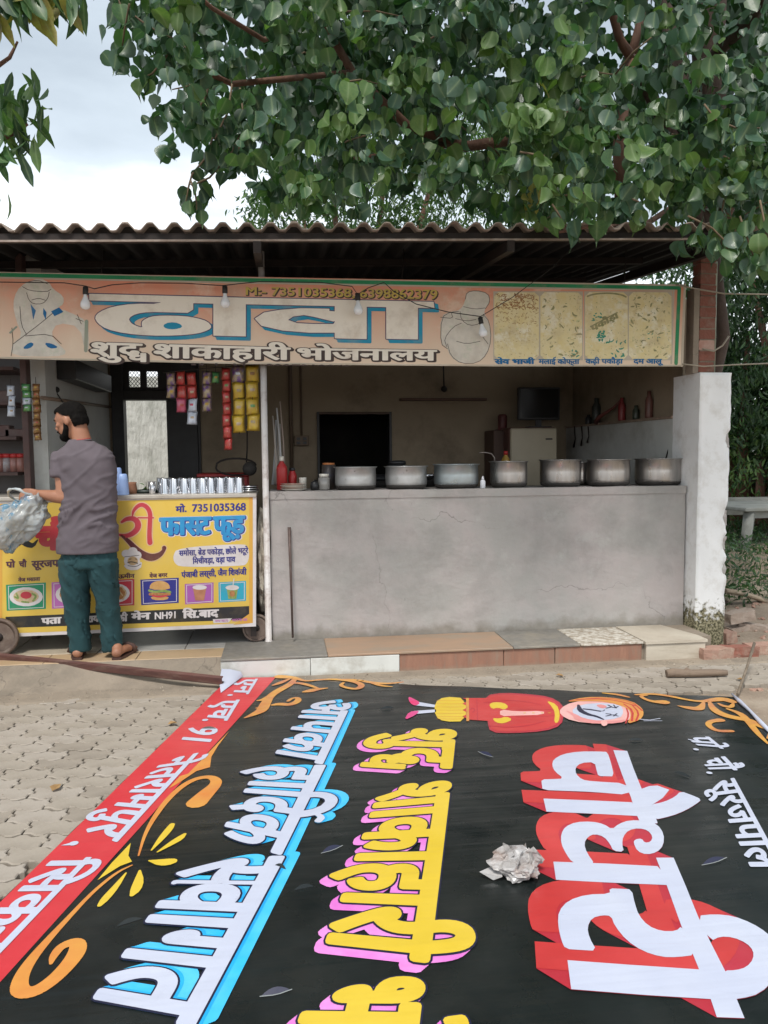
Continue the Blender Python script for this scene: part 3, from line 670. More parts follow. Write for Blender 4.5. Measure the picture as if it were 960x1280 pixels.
x_ = t.nodes.new('ShaderNodeMix'); x_.data_type = 'RGBA'; t.links.new(r_.outputs[0], x_.inputs[0]); x_.inputs[6].default_value = (.70, .55, .41, 1); t.links.new(src, x_.inputs[7]); t.links.new(x_.outputs[2], b.inputs['Base Color'])
spots(bgm, 2.4, .56, (.74, .60, .46), .6, .12); spots(bgm, 5, .62, (.48, .30, .20), .45, .08); spots(bgm, 50, .66, (.3, .2, .14), .6)
cor = [(-70, 339), (857, 356), (853, 457.5), (620, 457.5), (300, 454.5), (-70, 446)]
pts = [SG.p(*q) for q in cor]
mb = MB(); mb.prism([(q.x, SY, q.y) for q in pts], (0, .03, 0)); mb.build('board', bgm, sg)
def sp(pts_, n=0, f=lambda x, y: (x, y)): return Shp().poly([SG.p(*f(*q)) for q in (smooth_loop(pts_, n) if n else pts_)])
def sst(pts_, w, n=1, f=lambda x, y: (x, y), k=1.0):
    o = []
    for p in pts_:
        a = SG.p(*f(p[0], p[1])); o.append((a.x, a.y, (p[2] if len(p) > 2 else w) * 5.65 / FPX * k))
    return Shp().stroke(o, w, n)
lay('white_edge', sst([(-70, 339.6), (400, 350), (856.5, 356.8)], 2.5, 0) + sst([(856, 356), (852.5, 457)], 3.5, 0) + sst([(-70, 445.5), (300, 454), (620, 457), (853, 457)], 2, 0), S_PALE, SG, 1, sg)
lay('green_stripe', sst([(-70, 342), (300, 350), (849, 360)], 4.5, 0) + sst([(849, 360), (845, 454)], 5, 0), S_GREEN, SG, 2, sg)
lay('pale_stripe', sst([(-70, 345.5), (300, 353.5), (843, 363)], 2, 0) + sst([(842, 363), (839, 454)], 2.5, 0), S_PALE, SG, 2, sg)
z4 = lambda a, b: (a / 3, 330 + b / 3); z5 = lambda a, b: (300 + a / 3, 330 + b / 3); z6 = lambda a, b: (600 + a / 2.667, 330 + b / 2.667)
def sp4(p, n=0): return sp(p, n, z4)
big = [sp4([(335, 112), (900, 126), (900, 152), (335, 137)]), sp([(0, 126), (726, 142), (729, 166), (0, 151)], 0, z5),
       sp4([(602, 132), (602, 150), (500, 149), (420, 160), (372, 180), (355, 200), (366, 222), (400, 245), (470, 261), (560, 269), (660, 269), (740, 262), (783, 248), (795, 235), (778, 215), (740, 203), (690, 195), (610, 193), (565, 197), (535, 212), (531, 226), (535, 240), (505, 230), (488, 218), (483, 203), (510, 187), (560, 180), (640, 182), (725, 184), (725, 132)], 1),
       sp4([(800, 130), (922, 132), (922, 272), (800, 269)]),
       sp([(335, 168), (230, 166), (150, 172), (90, 182), (55, 205), (80, 232), (160, 250), (260, 258), (357, 258), (357, 215), (350, 225), (275, 225), (215, 222), (180, 210), (200, 197), (240, 192), (275, 198), (350, 216), (357, 214), (357, 178), (335, 176)], 0, z5),
       sp([(355, 145), (475, 147), (475, 282), (355, 279)], 0, z5), sp([(548, 150), (667, 152), (667, 283), (548, 281)], 0, z5)]
hole = Shp().poly([SG.p(*z4(*q)) for q in smooth_loop([(610, 230), (635, 218), (672, 222), (687, 237), (655, 246), (622, 243)], 1)])
sv_ = SG.p(5.5, 4.6) - SG.p(0, 0)
ts, ls, cs = Shp(), Shp(), Shp()
for s_ in big: ts += s_.sweep(sv_).dil(0) ; ls += s_.dil(.006); cs += s_; ts += s_.map(lambda q: q + sv_).dil(.008)
lay('teal_shadow', ts, S_TEAL, SG, 3, sg); lay('letter_outline', ls, S_LINE, SG, 4, sg); lay('large_lettering', cs, S_CREAM, SG, 5, sg); lay('letter_counter', hole, S_TEAL, SG, 6, sg)
# second line and numbers
def swd(toks, tl, tr, br, bl_, f, d):
    s_ = text(toks); return s_, quad(s_, SG, f(*tl), f(*tr), f(*br), f(*bl_))
fi = lambda x, y: (x, y)
o1, o2, o3 = Shp(), Shp(), Shp()
for tk, a, b, c, d in ((['शु', ('ddha',)], (113, 428.2), (186, 430.5), (186, 447), (113, 445)), (['शाकाहारी'], (192, 430.5), (361, 435), (361, 449.5), (192, 447)), (['भोजनालय'], (371, 435.5), (544, 438), (544, 450.5), (371, 449.5))):
    s_, m_ = swd(tk, a, b, c, d, fi, 0); sh2 = SG.p(1.6, 1.6) - SG.p(0, 0)
    o1 += s_.dil(.095).map(m_).map(lambda q: q + sh2); o3 += s_.dil(.09).map(m_); o2 += s_.dil(.040).map(m_)
lay('brown_outline', o1 + o3, S_BROWN, SG, 3, sg); lay('cream_lettering', o2, S_CREAM, SG, 5, sg)
s_, m_ = swd(['M:- 7351035368, 6398862379'], (306, 359.5), (547, 363.5), (547, 374), (306, 368.5), fi, 0)
sh2 = SG.p(1.2, 1.2) - SG.p(0, 0)
lay('number_shadow', s_.dil(.06).map(m_).map(lambda q: q + sh2), S_BROWN, SG, 3, sg); lay('phone_number', s_.dil(.02).map(m_), S_YEL, SG, 4, sg)
s_, m_ = swd(['Mob. No. 9997210042'], (238, 454.6), (440, 457.4), (440, 466), (238, 463.5), fi, 0)
zc = SG.p(340, 456.7).y - .003; lay('cut_off_line', s_.dil(.03).map(m_).clip(0, -1, -zc), S_BROWN, SG, 3, sg)
# food pictures, four rounded panels with faded prints
for i, (x0, x1) in enumerate(((47, 196), (201, 340), (350, 492), (496, 638))):
    y0, y1 = 94, 318; r = 14
    P_ = [(x0 + r, y0), (x1 - r, y0 + 1), (x1, y0 + r), (x1, y1 - r), (x1 - r, y1), (x0 + r, y1), (x0, y1 - r), (x0, y0 + r)]
    lay('panel_border', sp([(x0 - 3, y0 - 3), (x1 + 3, y0 - 3), (x1 + 3, y1 + 3), (x0 - 3, y1 + 3)], 0, z6), S_PALE, SG, 2, sg)
    lay('food_picture', sp(P_, 0, z6), S_FOOD, SG, 3, sg)
rr = random.Random(11)
sm1 = smat('sign_food_brown', (.30, .13, .05), (.42, .27, .12), scale=30); sm2 = smat('sign_food_olive', (.20, .21, .09), (.36, .32, .16), scale=30); sm3 = smat('sign_food_green', (.03, .24, .17), (.07, .30, .2), scale=20)
def blobs(n, x0, x1, y0, y1, l0, l1, w0, w1):
    o = Shp()
    for _ in range(n):
        x, y = rr.uniform(x0, x1), rr.uniform(y0, y1); a = rr.uniform(0, 3.14); l_ = rr.uniform(l0, l1); c = rr.uniform(-.5, .5)
        o += sst([(x + l_ * math.cos(a + c * k) * k, y + l_ * math.sin(a + c * k) * k * .8, rr.uniform(w0, w1) * (1 - abs(k) * .6)) for k in (-1, -.3, .4, 1)], 1, 1, z6)
    return o
lay('food_print', blobs(150, 53, 190, 100, 150, 2, 8, .8, 2.0) + blobs(70, 55, 192, 140, 200, 2, 6, .5, 1.2) + blobs(40, 55, 192, 190, 312, 1, 4, .4, .9), sm1, SG, 4, sg, kind='stuff')
lay('food_print', blobs(16, 210, 335, 110, 310, 4, 12, 1.5, 4) + blobs(60, 206, 336, 100, 312, 2, 5, .4, 1.2), sm2, SG, 4, sg, kind='stuff')
lay('food_print', blobs(26, 502, 630, 110, 310, 3, 10, 1, 4) + blobs(80, 502, 632, 102, 312, 2, 5, .4, 1.2) + blobs(40, 356, 486, 105, 312, 2, 5, .4, 1) + sst([(358, 108), (380, 100), (430, 97), (470, 102), (486, 110)], 2, 2, z6), sm2, SG, 4, sg, kind='stuff')
lay('food_print', blobs(9, 375, 405, 165, 190, 3, 6, 1, 3) + blobs(12, 390, 420, 225, 255, 3, 6, 2, 4) + blobs(12, 420, 484, 255, 308, 4, 9, 1.5, 3.5) + blobs(5, 560, 600, 230, 255, 3, 6, 1, 2) + blobs(6, 300, 335, 285, 310, 3, 7, 1, 3), sm3, SG, 5, sg, kind='stuff')
s_, m_ = swd(['पकौड़ा'], (368, 208), (455, 162), (462, 178), (374, 226), z6, 0); lay('food_print', s_.dil(.06).map(m_), sm2, SG, 6, sg)
o1 = Shp()
for tk, a, b in ((['सेव भाजी'], (50, 318), (180, 318)), (['मलाई कोफ्ता'], (196, 318), (330, 318)), (['कढ़ी पकौड़ा'], (352, 317), (475, 317)), (['दम आलू'], (512, 317), (605, 317))):
    s_, m_ = swd(tk, a, b, (b[0], b[1] + 15), (a[0], a[1] + 15), z6, 0); o1 += s_.dil(.045 if a[0] > 60 else .06).map(m_)
lay('dish_names', o1, S_BLUE, SG, 4, sg)
# faded figures: seated turbaned man, and a stout cook
g1 = sp4([(95, 70), (150, 52), (185, 70), (200, 95), (238, 120), (240, 150), (215, 165), (260, 180), (330, 215), (335, 325), (318, 325), (300, 235), (215, 220), (190, 265), (220, 300), (255, 335), (210, 348), (40, 345), (45, 300), (85, 270), (60, 210), (48, 150), (62, 100)], 1)
lay('faded_figure', g1, S_GHOST, SG, 2, sg)
l_ = Shp()
for p in ([(85, 85), (110, 100), (175, 105), (192, 95)], [(95, 70), (140, 60), (180, 75)], [(100, 108), (108, 135), (125, 150), (160, 150), (180, 130), (185, 105)], [(120, 135), (145, 128), (170, 136)], [(75, 160), (80, 230), (100, 265)], [(215, 170), (150, 225), (90, 270), (50, 300)], [(95, 270), (190, 262), (230, 300)], [(45, 240), (50, 300), (42, 345)], [(40, 260), (55, 245)], [(290, 190), (305, 225)], [(285, 205), (312, 215)]): l_ += sst(p, .7, 1, z4)
lay('faded_figure_lines', l_, S_BROWN, SG, 3, sg)
lay('faded_figure_blue', sp4([(115, 150), (135, 175), (125, 210)]) + sp4([(163, 165), (175, 182), (172, 210), (162, 188)]) + sp4([(192, 178), (222, 163), (238, 180), (205, 196)]) + sp4([(82, 318), (112, 292), (130, 300), (112, 318)], 1) + sp4([(165, 295), (195, 298), (222, 314), (185, 318)], 1), S_BLUE, SG, 4, sg)
lay('faded_staff', sst([(325, 215, 4), (322, 325, 4)], 4, 0, z4) + sst([(38, 258, 2), (62, 236, 2)], 1, 0, z4), smat('sign_sage', (.24, .30, .22), (.3, .33, .26)), SG, 4, sg)
g2 = sp([(845, 130), (850, 105), (885, 98), (930, 108), (938, 140), (920, 165), (915, 185), (935, 215), (942, 290), (925, 340), (890, 372), (830, 375), (790, 350), (775, 310), (752, 300), (752, 195), (790, 178), (820, 175), (838, 155)], 1, z5)
lay('faded_cook', g2, S_GHOST, SG, 2, sg)
l_ = Shp()
for p in ([(845, 132), (850, 106), (885, 99), (930, 110), (938, 140), (920, 168)], [(838, 160), (880, 170), (918, 165)], [(825, 178), (830, 210), (860, 232), (900, 225), (915, 190)], [(808, 205), (850, 215), (885, 208)], [(790, 180), (755, 200), (752, 300), (778, 318)], [(778, 300), (790, 345), (830, 374), (890, 372), (925, 340), (942, 285), (935, 215), (912, 190)], [(775, 310), (765, 280), (800, 235), (830, 222)], [(812, 290), (850, 300), (900, 290)], [(752, 200), (800, 205), (790, 180), (820, 178)], [(900, 260), (930, 300)]): l_ += sst(p, .8, 1, z5)
lay('faded_cook_lines', l_, smat('sign_grey', (.12, .11, .10), (.2, .17, .14), damt=.2), SG, 3, sg)
# support pole
pl = MB(); pl.lathe((-.108, 5.72, FZ), [(.03, 0), (.03, .004), (.0235, .006), (.0225, 2.83)], 14)
pl.build('support_pole', mat('pole_paint', (.60, .58, .57), (.5, .45, .42), rough=.5, scale=5, dirt=(.2, .12, .09), dscale=12, damt=.7), label='slim white painted steel pole holding the roof at the left end of the counter', cat='pole')
hg = thing('sign_hangers', 'thin wires hanging the signboard from the roof rafters', 'wire', (.9, SY + .05, 2.7)); 
for x in (-1.2, .9, 2.6):
    mb = MB(); mb.tube([(x, SY + .035, 2.6), (x, SY + .04, 2.78), (x + .02, SY + .06, rz_(x, 5.7) - .05)], .004, 5); mb.build('hanger_wire', MST, hg)
# ------------------------------------------------------------------ bulbs on a cable strung before the sign
BYY = 5.54
M_CABLE = mat('black_cable', (.02, .018, .016), rough=.6)
def cab(px, r=.0035, Y=BYY, lo=1): return MB().tube([tuple(W(x, y, Y=Y + (d[0] if d else 0))) for x, y, *d in px], r, 6)
cb = cab([(-40, 352), (30, 353), (80, 353.5), (107, 357.5), (118, 361), (140, 356), (175, 353.5), (230, 354), (278, 357), (300, 354.5), (325, 352), (400, 353), (440, 358), (447, 368), (460, 360), (480, 353), (492, 364), (520, 380), (560, 390), (600, 395.5)])
cb.build('bulb_cable', M_CABLE, label='dark sagging cable strung in front of the signboard with hanging bulbs', cat='cable')
cab([(600, 396), (640, 372), (690, 335), (712, 312)], .003).build('ceiling_wire', M_CABLE, label='thin dark wire rising from the rightmost bulb to the roof', cat='wire')
def bulb(x, y, lab, s=1.0, tilt=0):
    c = W(x, y, Y=BYY - .01); t_ = thing('light_bulb', lab, 'light bulb', c, 0, 'unlit bulbs hanging in front of the signboard')
    mb = MB(); mb.lathe((0, 0, 0), [(.004, .0), (.018, -.004), (.019, -.05), (.017, -.054)], 12); a = mb.build('socket', M_CABLE, t_, world=False)
    mb = MB(); mb.lathe((0, 0, 0), [(.012, -.05), (.013, -.066), (.020, -.085), (.030, -.105), (.0335, -.122), (.031, -.137), (.02, -.15), (.0, -.155)], 16)
    mb.build('globe', mat('bulb_glass', (.78, .80, .82), rough=.2, coat=.4), t_, world=False)
    t_.rotation_euler = (0, tilt, 0); t_.scale = (s,) * 3; return t_
bulb(107, 358, 'unlit white bulb on the cable between the faded seated figure and the big lettering', 1.0, .05)
bulb(281, 357, 'unlit white bulb hanging above the first word of the big lettering', .98, 0)
bulb(447, 366, 'unlit round bulb hanging just below the phone number', 1.0, -.03)
bulb(600, 396, 'dangling bulb in front of the faded cook figure, lowest of the bulbs', .95, -.2)
# ------------------------------------------------------------------ snack packets on strips
def pk_mesh(w, h, d):
    mb = MB(); nx, ny = 4, 6; vs = []
    for s_ in (1, -1):
        for j in range(ny + 1):
            for i in range(nx + 1):
                u = i / nx * 2 - 1; v = j / ny * 2 - 1
                t_ = max(0, (1 - abs(u) ** 3)) * max(0, 1 - abs(v) ** 2.2); ww = w * (1 - .1 * (1 - abs(v) ** 2))
                vs.append((u * ww / 2, -s_ * d * t_ * .5, v * h / 2))
    k = (nx + 1) * (ny + 1); fs = []
    for s_ in (0, 1):
        for j in range(ny):
            for i in range(nx): a = s_ * k + j * (nx + 1) + i; f = (a, a + 1, a + nx + 2, a + nx + 1); fs.append(f if s_ == 0 else f[::-1])
    mb.add(vs, fs, True); return mb
def foil(n, c, c2): return mat(n, c, c2, rough=.3, scale=22, sharp=.5, coat=.3, bump=.3, bscale=60)
FM = {'p': foil('foil_purple', (.10, .04, .22), (.35, .28, .12)), 'r': foil('foil_red', (.42, .03, .035), (.30, .05, .03)), 'o': foil('foil_orange', (.45, .16, .04), (.4, .05, .04)), 's': foil('foil_silver', (.42, .47, .55), (.55, .6, .68)),
      'y': foil('foil_yellow', (.50, .36, .03), (.42, .26, .03)), 'g': foil('foil_green', (.04, .20, .09), (.12, .28, .08)), 'm': foil('foil_pink', (.5, .12, .2), (.45, .06, .1)), 'c': foil('foil_cream', (.52, .46, .34), (.4, .3, .2)), 'b': foil('foil_brown', (.16, .06, .03), (.26, .14, .04))}
def strip(px0, px1, ys_, code, lab, Y=5.9, cat='packet strip'):
    top = W((px0 + px1) / 2, ys_[0], Y=Y); t_ = thing('packet_strip', lab, cat, top, 0, 'strips of snack packets hanging under the signboard')
    w_ = (px1 - px0) * Y / FPX * 1.0; y = 0
    n = len(code); Ht = (ys_[1] - ys_[0]) * Y / FPX; h = Ht / n
    for i, c in enumerate(code):
        a, b_ = c[0], c[1] if len(c) > 1 else 'c'
        mb = pk_mesh(w_, h * 1.04, .03); o = mb.build('packet', FM[a], t_, world=False); o.location = (U(-.004, .004), U(-.006, .006), -h * (i + .5)); o.rotation_euler = (U(-.15, .15), U(-.06, .06), U(-.35, .35))
        lb = MB(); lb.v = [(x * .7, y_ * 1.0 - .0016 * (1 if y_ < 0 else -1), z_ * .42 + h * .02) for x, y_, z_ in pk_mesh(w_, h, .031).v[:35]]; lb.f = pk_mesh(w_, h, .03).f[:24]; lb.sm = [True] * 24
        q = lb.build('packet_label', FM[b_], o, world=False, fix=False)
    mb = MB(); mb.box((0, .004, -Ht * .5 + .02), (.004, .002, Ht + .06)); mb.build('hanging_cord', M_CABLE, t_, world=False)
    return t_
strip(208, 219, (466, 496), ['pc', 'py'], 'short purple and yellow packet strip, nearest the lattice transom')
strip(219.5, 232, (464, 513), ['rc', 'ro', 'mo'], 'red and brown packet strip beside the purple strip at the door')
strip(232.5, 245, (466, 528), ['ro', 'rc', 'sm', 'sc'], 'packet strip ending in two silver sachets')
strip(252, 264, (464, 512), ['py', 'pc', 'py'], 'purple and yellow strip of three packets between the silver sachets and red strip')
strip(264.5, 274, (465, 478), ['gy'], 'single small green and yellow packet hanging beside the long red strip')
strip(277, 288, (460, 559), ['rc', 'rg', 'rc', 'rc', 'rc', 'ro', 'ro'], 'longest strip, of narrow red packets', 5.86)
strip(289.5, 305, (457, 538), ['ps', 'yp', 'yc', 'yc'], 'yellow packet strip with a purple packet on top, beside the long red strip', 5.84)
strip(306.5, 323, (457, 536), ['yb', 'yc', 'yg', 'yp'], 'yellow packet strip nearest the white pole', 5.82)
cab([(204, 466), (240, 462), (290, 458), (328, 455)], .003, 5.88).build('packet_line', M_CABLE, label='dark cord from which the packet strips hang', cat='cord')
strip(9, 18, (482, 518), ['sp', 'sb', 'sc'], 'faint silver sachet strip in front of the far left shelves', 6.0)
strip(27, 38, (480, 512), ['gs', 'gs', 'sg', 'gs'], 'green and silver sachet strip beside the dark post', 5.98)
strip(40, 49, (480, 546), ['by', 'bo', 'by', 'bo', 'by', 'bo', 'by', 'by'], 'long brown and yellow sachet strip left of the man', 5.96)
# ------------------------------------------------------------------ pots on the counter
M_STEEL = mat('steel_pot', (.50, .48, .46), (.38, .365, .35), rough=.33, metal=.92, scale=5, stretch=(3, 3, .3), dirt=(.22, .2, .18), dscale=6, damt=.4, rvar=.1, bump=.06, bscale=30)
M_ALU = mat('aluminium_pot', (.56, .57, .57), (.46, .465, .46), rough=.42, metal=.85, scale=7, dirt=(.3, .29, .27), dscale=6, damt=.45, rvar=.1, bump=.08, bscale=30)
spots(M_STEEL, 30, .62, (.12, .1, .085), .6); spots(M_ALU, 26, .62, (.2, .19, .17), .6); stain(M_STEEL, .0, .05, (.06, .05, .045), (.14, .12, .1), 16, .8, .05); stain(M_ALU, .0, .045, (.07, .06, .055), (.16, .14, .12), 16, .8, .05)
M_SOOT = mat('soot', (.025, .022, .02), (.05, .045, .04), rough=.8, scale=20)
CT = 1.2455
def pot(x0, x1, yt, m, lab, Y=5.98, rim=1.06):
    xa, xb = W(x0, 610, Y=Y).x, W(x1, 610, Y=Y).x; c = (xa + xb) / 2; r = (xb - xa) / 2; h = W((x0 + x1) / 2, yt, Y=Y).z - CT - .003
    t_ = thing('cooking_pot', lab, 'cooking pot', (c, Y, CT + .003), 0, 'large metal cooking pots standing along the counter')
    mb = MB(); w_ = .004
    mb.lathe((0, 0, 0), [(r * .80, .0), (r * .93, .012), (r * .985, .03), (r, .05), (r * 1.0, h * .55), (r * .985, h - .012), (r * rim, h - .004), (r * rim + .003, h), (r * .965, h + .001), (r * .96, h - .02), (r * .97, .06), (r * .9, .02), (0, .018)], 40)
    mb.build('pot_body', m, t_, world=False)
    po = t_.children[0]; sd_ = x0 * .37
    for v in po.data.vertices:
        nn = noise.noise(Vector((v.co.x * 9 + sd_, v.co.y * 9, v.co.z * 11))); rad = Vector((v.co.x, v.co.y, 0)); 
        if rad.length > .03: v.co += rad.normalized() * (.0035 * nn - .006 * max(0, noise.noise(Vector((v.co.x * 16 + sd_, v.co.y * 16, v.co.z * 14))) - .35)); v.co.z += .002 * noise.noise(Vector((v.co.x * 7, v.co.y * 7, sd_)))
    mb = MB(); mb.lathe((0, 0, -.002), [(0, 0), (r * .815, 0), (r * .945, .012), (r * 1.0, .032), (r * .99, .034), (r * .93, .016), (0, .01)], 36); mb.build('sooty_base', M_SOOT, t_, world=False)
    return t_
pot(419, 470, 583.5, M_ALU, 'dull aluminium cooking pot nearest the plates, leftmost on the counter')
pot(482, 533, 582.5, M_ALU, 'dull aluminium cooking pot second from the plates, just right of the black window')
pot(543, 597, 580, mat('enamel_pot', (.42, .48, .50), (.36, .40, .41), rough=.35, metal=.8, scale=6, dirt=(.25, .24, .22), dscale=5, damt=.4, rvar=.1), 'bluish grey cooking pot left of the small white bottle')
pot(613, 658, 576.5, M_STEEL, 'narrow steel cooking pot right of the small white bottle')
pot(676, 724, 574.5, M_STEEL, 'steel cooking pot in front of the cream fridge')
pot(735, 785, 574, M_STEEL, 'second steel cooking pot from the white pillar')
pot(796, 849, 573, M_STEEL, 'widest steel cooking pot, nearest the white pillar')
pot(717, 737, 578, M_STEEL, 'small steel pot half hidden between two larger pots', 6.2)
M_SS = mat('stainless', (.72, .72, .74), (.55, .56, .58), rough=.18, metal=1.0, scale=9, stretch=(4, 4, .5))
def lath(name, x, yb, Y, prof, m, lab, cat, z=None, n=20, **kw):
    p = W(x, yb, Y=Y); p.z = CT + .002 if z is None else z
    mb = MB(); mb.lathe(tuple(p), prof, n); return mb.build(name, m, **kw, label=lab, cat=cat)
k_ = 5.9 / FPX
def item(name, x, Y, z, parts, lab, cat, group=None):
    """parts: (name, material, profile in metres)"""
    p = W(x, 600, Y=Y); p.z = z; t_ = thing(name, lab, cat, p, 0, group)
    for nm, m, pr_ in parts: mb = MB(); mb.lathe((0, 0, 0), pr_, 20); mb.build(nm, m, t_, world=False)
    return t_
RED = mat('red_plastic', (.42, .02, .02), (.34, .02, .02), rough=.4, scale=8); WHP = mat('white_plastic', (.72, .72, .76), rough=.35); BLK = mat('black_plastic', (.02, .02, .022), rough=.4); CRM = mat('cream_ceramic', (.66, .63, .56), rough=.3)
item('squeeze_bottle', 603.5, 5.86, CT + .002, [('bottle_body', WHP, [(.018, 0), (.02, .004), (.02, .055), (.014, .064), (.008, .066)]), ('nozzle', WHP, [(.011, .066), (.010, .075), (.003, .095), (0, .096)])], 'small white squeeze bottle on the counter between two pots', 'bottle')
def bottle_parts(r, h, body, cap, capr=.45): return [('bottle_body', body, [(r * .9, 0), (r, .006), (r, h * .62), (r * .9, h * .7), (r * capr, h * .84), (r * capr, h * .86)]), ('bottle_cap', cap, [(r * capr * 1.15, h * .86), (r * capr * 1.15, h), (0, h)])]
item('sauce_bottle', 352.5, 6.05, CT + .002, bottle_parts(.042, .26, RED, CRM, .35), 'tall red sauce bottle with pale nozzle behind the plates', 'bottle')
item('sauce_bottle', 365.5, 6.1, CT + .002, bottle_parts(.034, .17, RED, BLK, .6), 'shorter red bottle with dark cap behind the plates', 'bottle')
item('cup', 378.5, 6.02, CT + .002, [('cup_body', CRM, [(.02, 0), (.026, .004), (.028, .08), (.029, .095), (.026, .095), (.024, .01), (0, .008)])], 'small pale cup behind the plates', 'cup')
item('spice_jar', 405, 5.98, CT + .002, [('jar', mat('jar_glass', (.20, .19, .18), (.3, .29, .27), rough=.15, coat=.5), [(.04, 0), (.046, .01), (.046, .09), (.035, .1)]), ('lid', CRM, [(.038, .1), (.038, .122), (0, .124)])], 'glass jar with pale lid left of the first pot', 'jar')
item('tin', 411, 6.12, CT + .002, [('tin_body', mat('tin_dark', (.06, .06, .08), (.12, .1, .08), rough=.4, metal=.4, scale=12), [(.055, 0), (.055, .19)]), ('lid', mat('orange_lid', (.45, .16, .05), rough=.5), [(.048, .19), (.048, .205), (0, .206)])], 'dark tin with a small orange lid behind the glass jar', 'tin')
item('kettle_can', 393, 5.96, CT + .002, [('can', BLK, [(.03, 0), (.034, .03), (.028, .06), (.01, .07)])], 'little black pot standing between the plates and the jar', 'pot')
pp = W(367, 610, Y=5.88)
for i in range(4):
    mb = MB(); mb.lathe((pp.x + U(-.004, .004), 5.9, CT + .003 + i * .0125), [(.06, 0), (.065, .002), (.098 - .004 * (i % 2), .012), (.1, .0155), (.094, .0145), (.06, .006), (0, .006)], 26)
    mb.build('plate', CRM if i % 2 == 0 else mat('plate_rim', (.50, .30, .22), (.62, .6, .55), rough=.3, scale=5), label=['bottom pale enamel plate of the low stack beside the red sauce bottles', 'second pale enamel plate up in the low stack beside the sauce bottles', 'third pale enamel plate up in the low stack beside the sauce bottles', 'top pale enamel plate of the low stack beside the red sauce bottles'][i], cat='plate', group='stacked plates on the counter')
item('steel_container', 497, 6.5, 1.30, [('container', mat('dull_steel', (.3, .3, .3), (.2, .2, .2), rough=.35, metal=.9, scale=8), [(.07, 0), (.07, .13)]), ('lid', BLK, [(.075, .13), (.07, .16), (.01, .165), (0, .165)])], 'lidded steel container behind the second pot', 'container')
mb = MB(); mb.bb((.3, 6.35, .14), (1.6, 7.0, 1.26)); mb.bb((.3, 6.34, 1.26), (1.6, 7.02, 1.295)); mb.build('kitchen_worktop', M_SOOT, label='dark low worktop behind the counter', cat='worktop')
# utensil on the rim of the fourth pot: ladle handle
mb = MB(); mb.tube([tuple(W(x, y, Y=5.98)) for x, y in ((619, 585), (618, 572), (614, 567), (606, 565.5), (599, 566))], .0045, 6); mb.build('ladle', mat('dull_steel2', (.25, .22, .2), rough=.4, metal=.8), label='bent ladle handle hooked over the narrow steel pot', cat='ladle')
# ------------------------------------------------------------------ kitchen back: fridge, monitor, shelf, switches
fr_ = thing('fridge', 'cream single door fridge against the kitchen back wall', 'fridge', (2.83, 8.1, FZ))
fx0, fx1 = W(638, 560, Y=7.75).x, W(697, 560, Y=7.75).x; ft = W(660, 534, Y=7.75).z
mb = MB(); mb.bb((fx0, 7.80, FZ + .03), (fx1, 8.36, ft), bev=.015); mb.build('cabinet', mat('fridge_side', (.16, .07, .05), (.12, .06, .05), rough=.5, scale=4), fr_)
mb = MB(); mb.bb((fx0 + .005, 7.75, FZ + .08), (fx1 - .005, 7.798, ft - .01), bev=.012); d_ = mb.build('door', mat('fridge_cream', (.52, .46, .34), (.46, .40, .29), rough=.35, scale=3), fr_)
mb = MB(); mb.bb((fx1 - .13, 7.738, ft - .13), (fx1 - .06, 7.749, ft - .115)); mb.build('badge', BLK, d_)
mb = MB(); mb.bb((fx0 + .02, 7.72, 1.05), (fx0 + .04, 7.749, 1.35), bev=.005); mb.build('handle', BLK, d_)
x0, x1 = W(617, 560, Y=8.0).x, W(637, 560, Y=8.0).x
mb = MB(); mb.bb((x0, 8.0, FZ), (x1 - .01, 8.38, ft - .02), bev=.01); mb.build('cupboard', mat('cup_wood', (.10, .055, .04), (.07, .04, .03), rough=.6, scale=6), label='narrow brown cupboard squeezed beside the fridge', cat='cupboard')
tv = thing('television', 'black flat television standing on top of the fridge', 'television', (W(673, 533, Y=8.0).x, 8.0, ft + .003))
a, b = W(648, 484, Y=7.95), W(700, 525, Y=7.95)
mb = MB(); mb.bb((a.x, 7.95, b.z), (b.x, 8.0, a.z), bev=.008); mb.build('casing', BLK, tv)
mb = MB(); mb.bb((a.x + .02, 7.944, b.z + .025), (b.x - .02, 7.951, a.z - .02)); mb.build('screen', mat('tv_screen', (.01, .011, .012), rough=.15), tv)
mb = MB(); mb.bb(((a.x + b.x) / 2 - .03, 7.96, ft + .01), ((a.x + b.x) / 2 + .03, 7.99, b.z)); mb.bb(((a.x + b.x) / 2 - .12, 7.9, ft + .003), ((a.x + b.x) / 2 + .12, 8.06, ft + .015)); mb.build('stand', BLK, tv)
mb = MB(); p = W(628, 537, Y=8.15); mb.lathe((p.x, 8.15, ft - .018), [(.045, 0), (.05, .01), (.05, .15), (.04, .17), (0, .17)], 16); mb.build('canister', mat('maroon', (.13, .03, .03), (.08, .02, .02), rough=.5, scale=6), label='dark red canister on the cupboard beside the television', cat='canister')
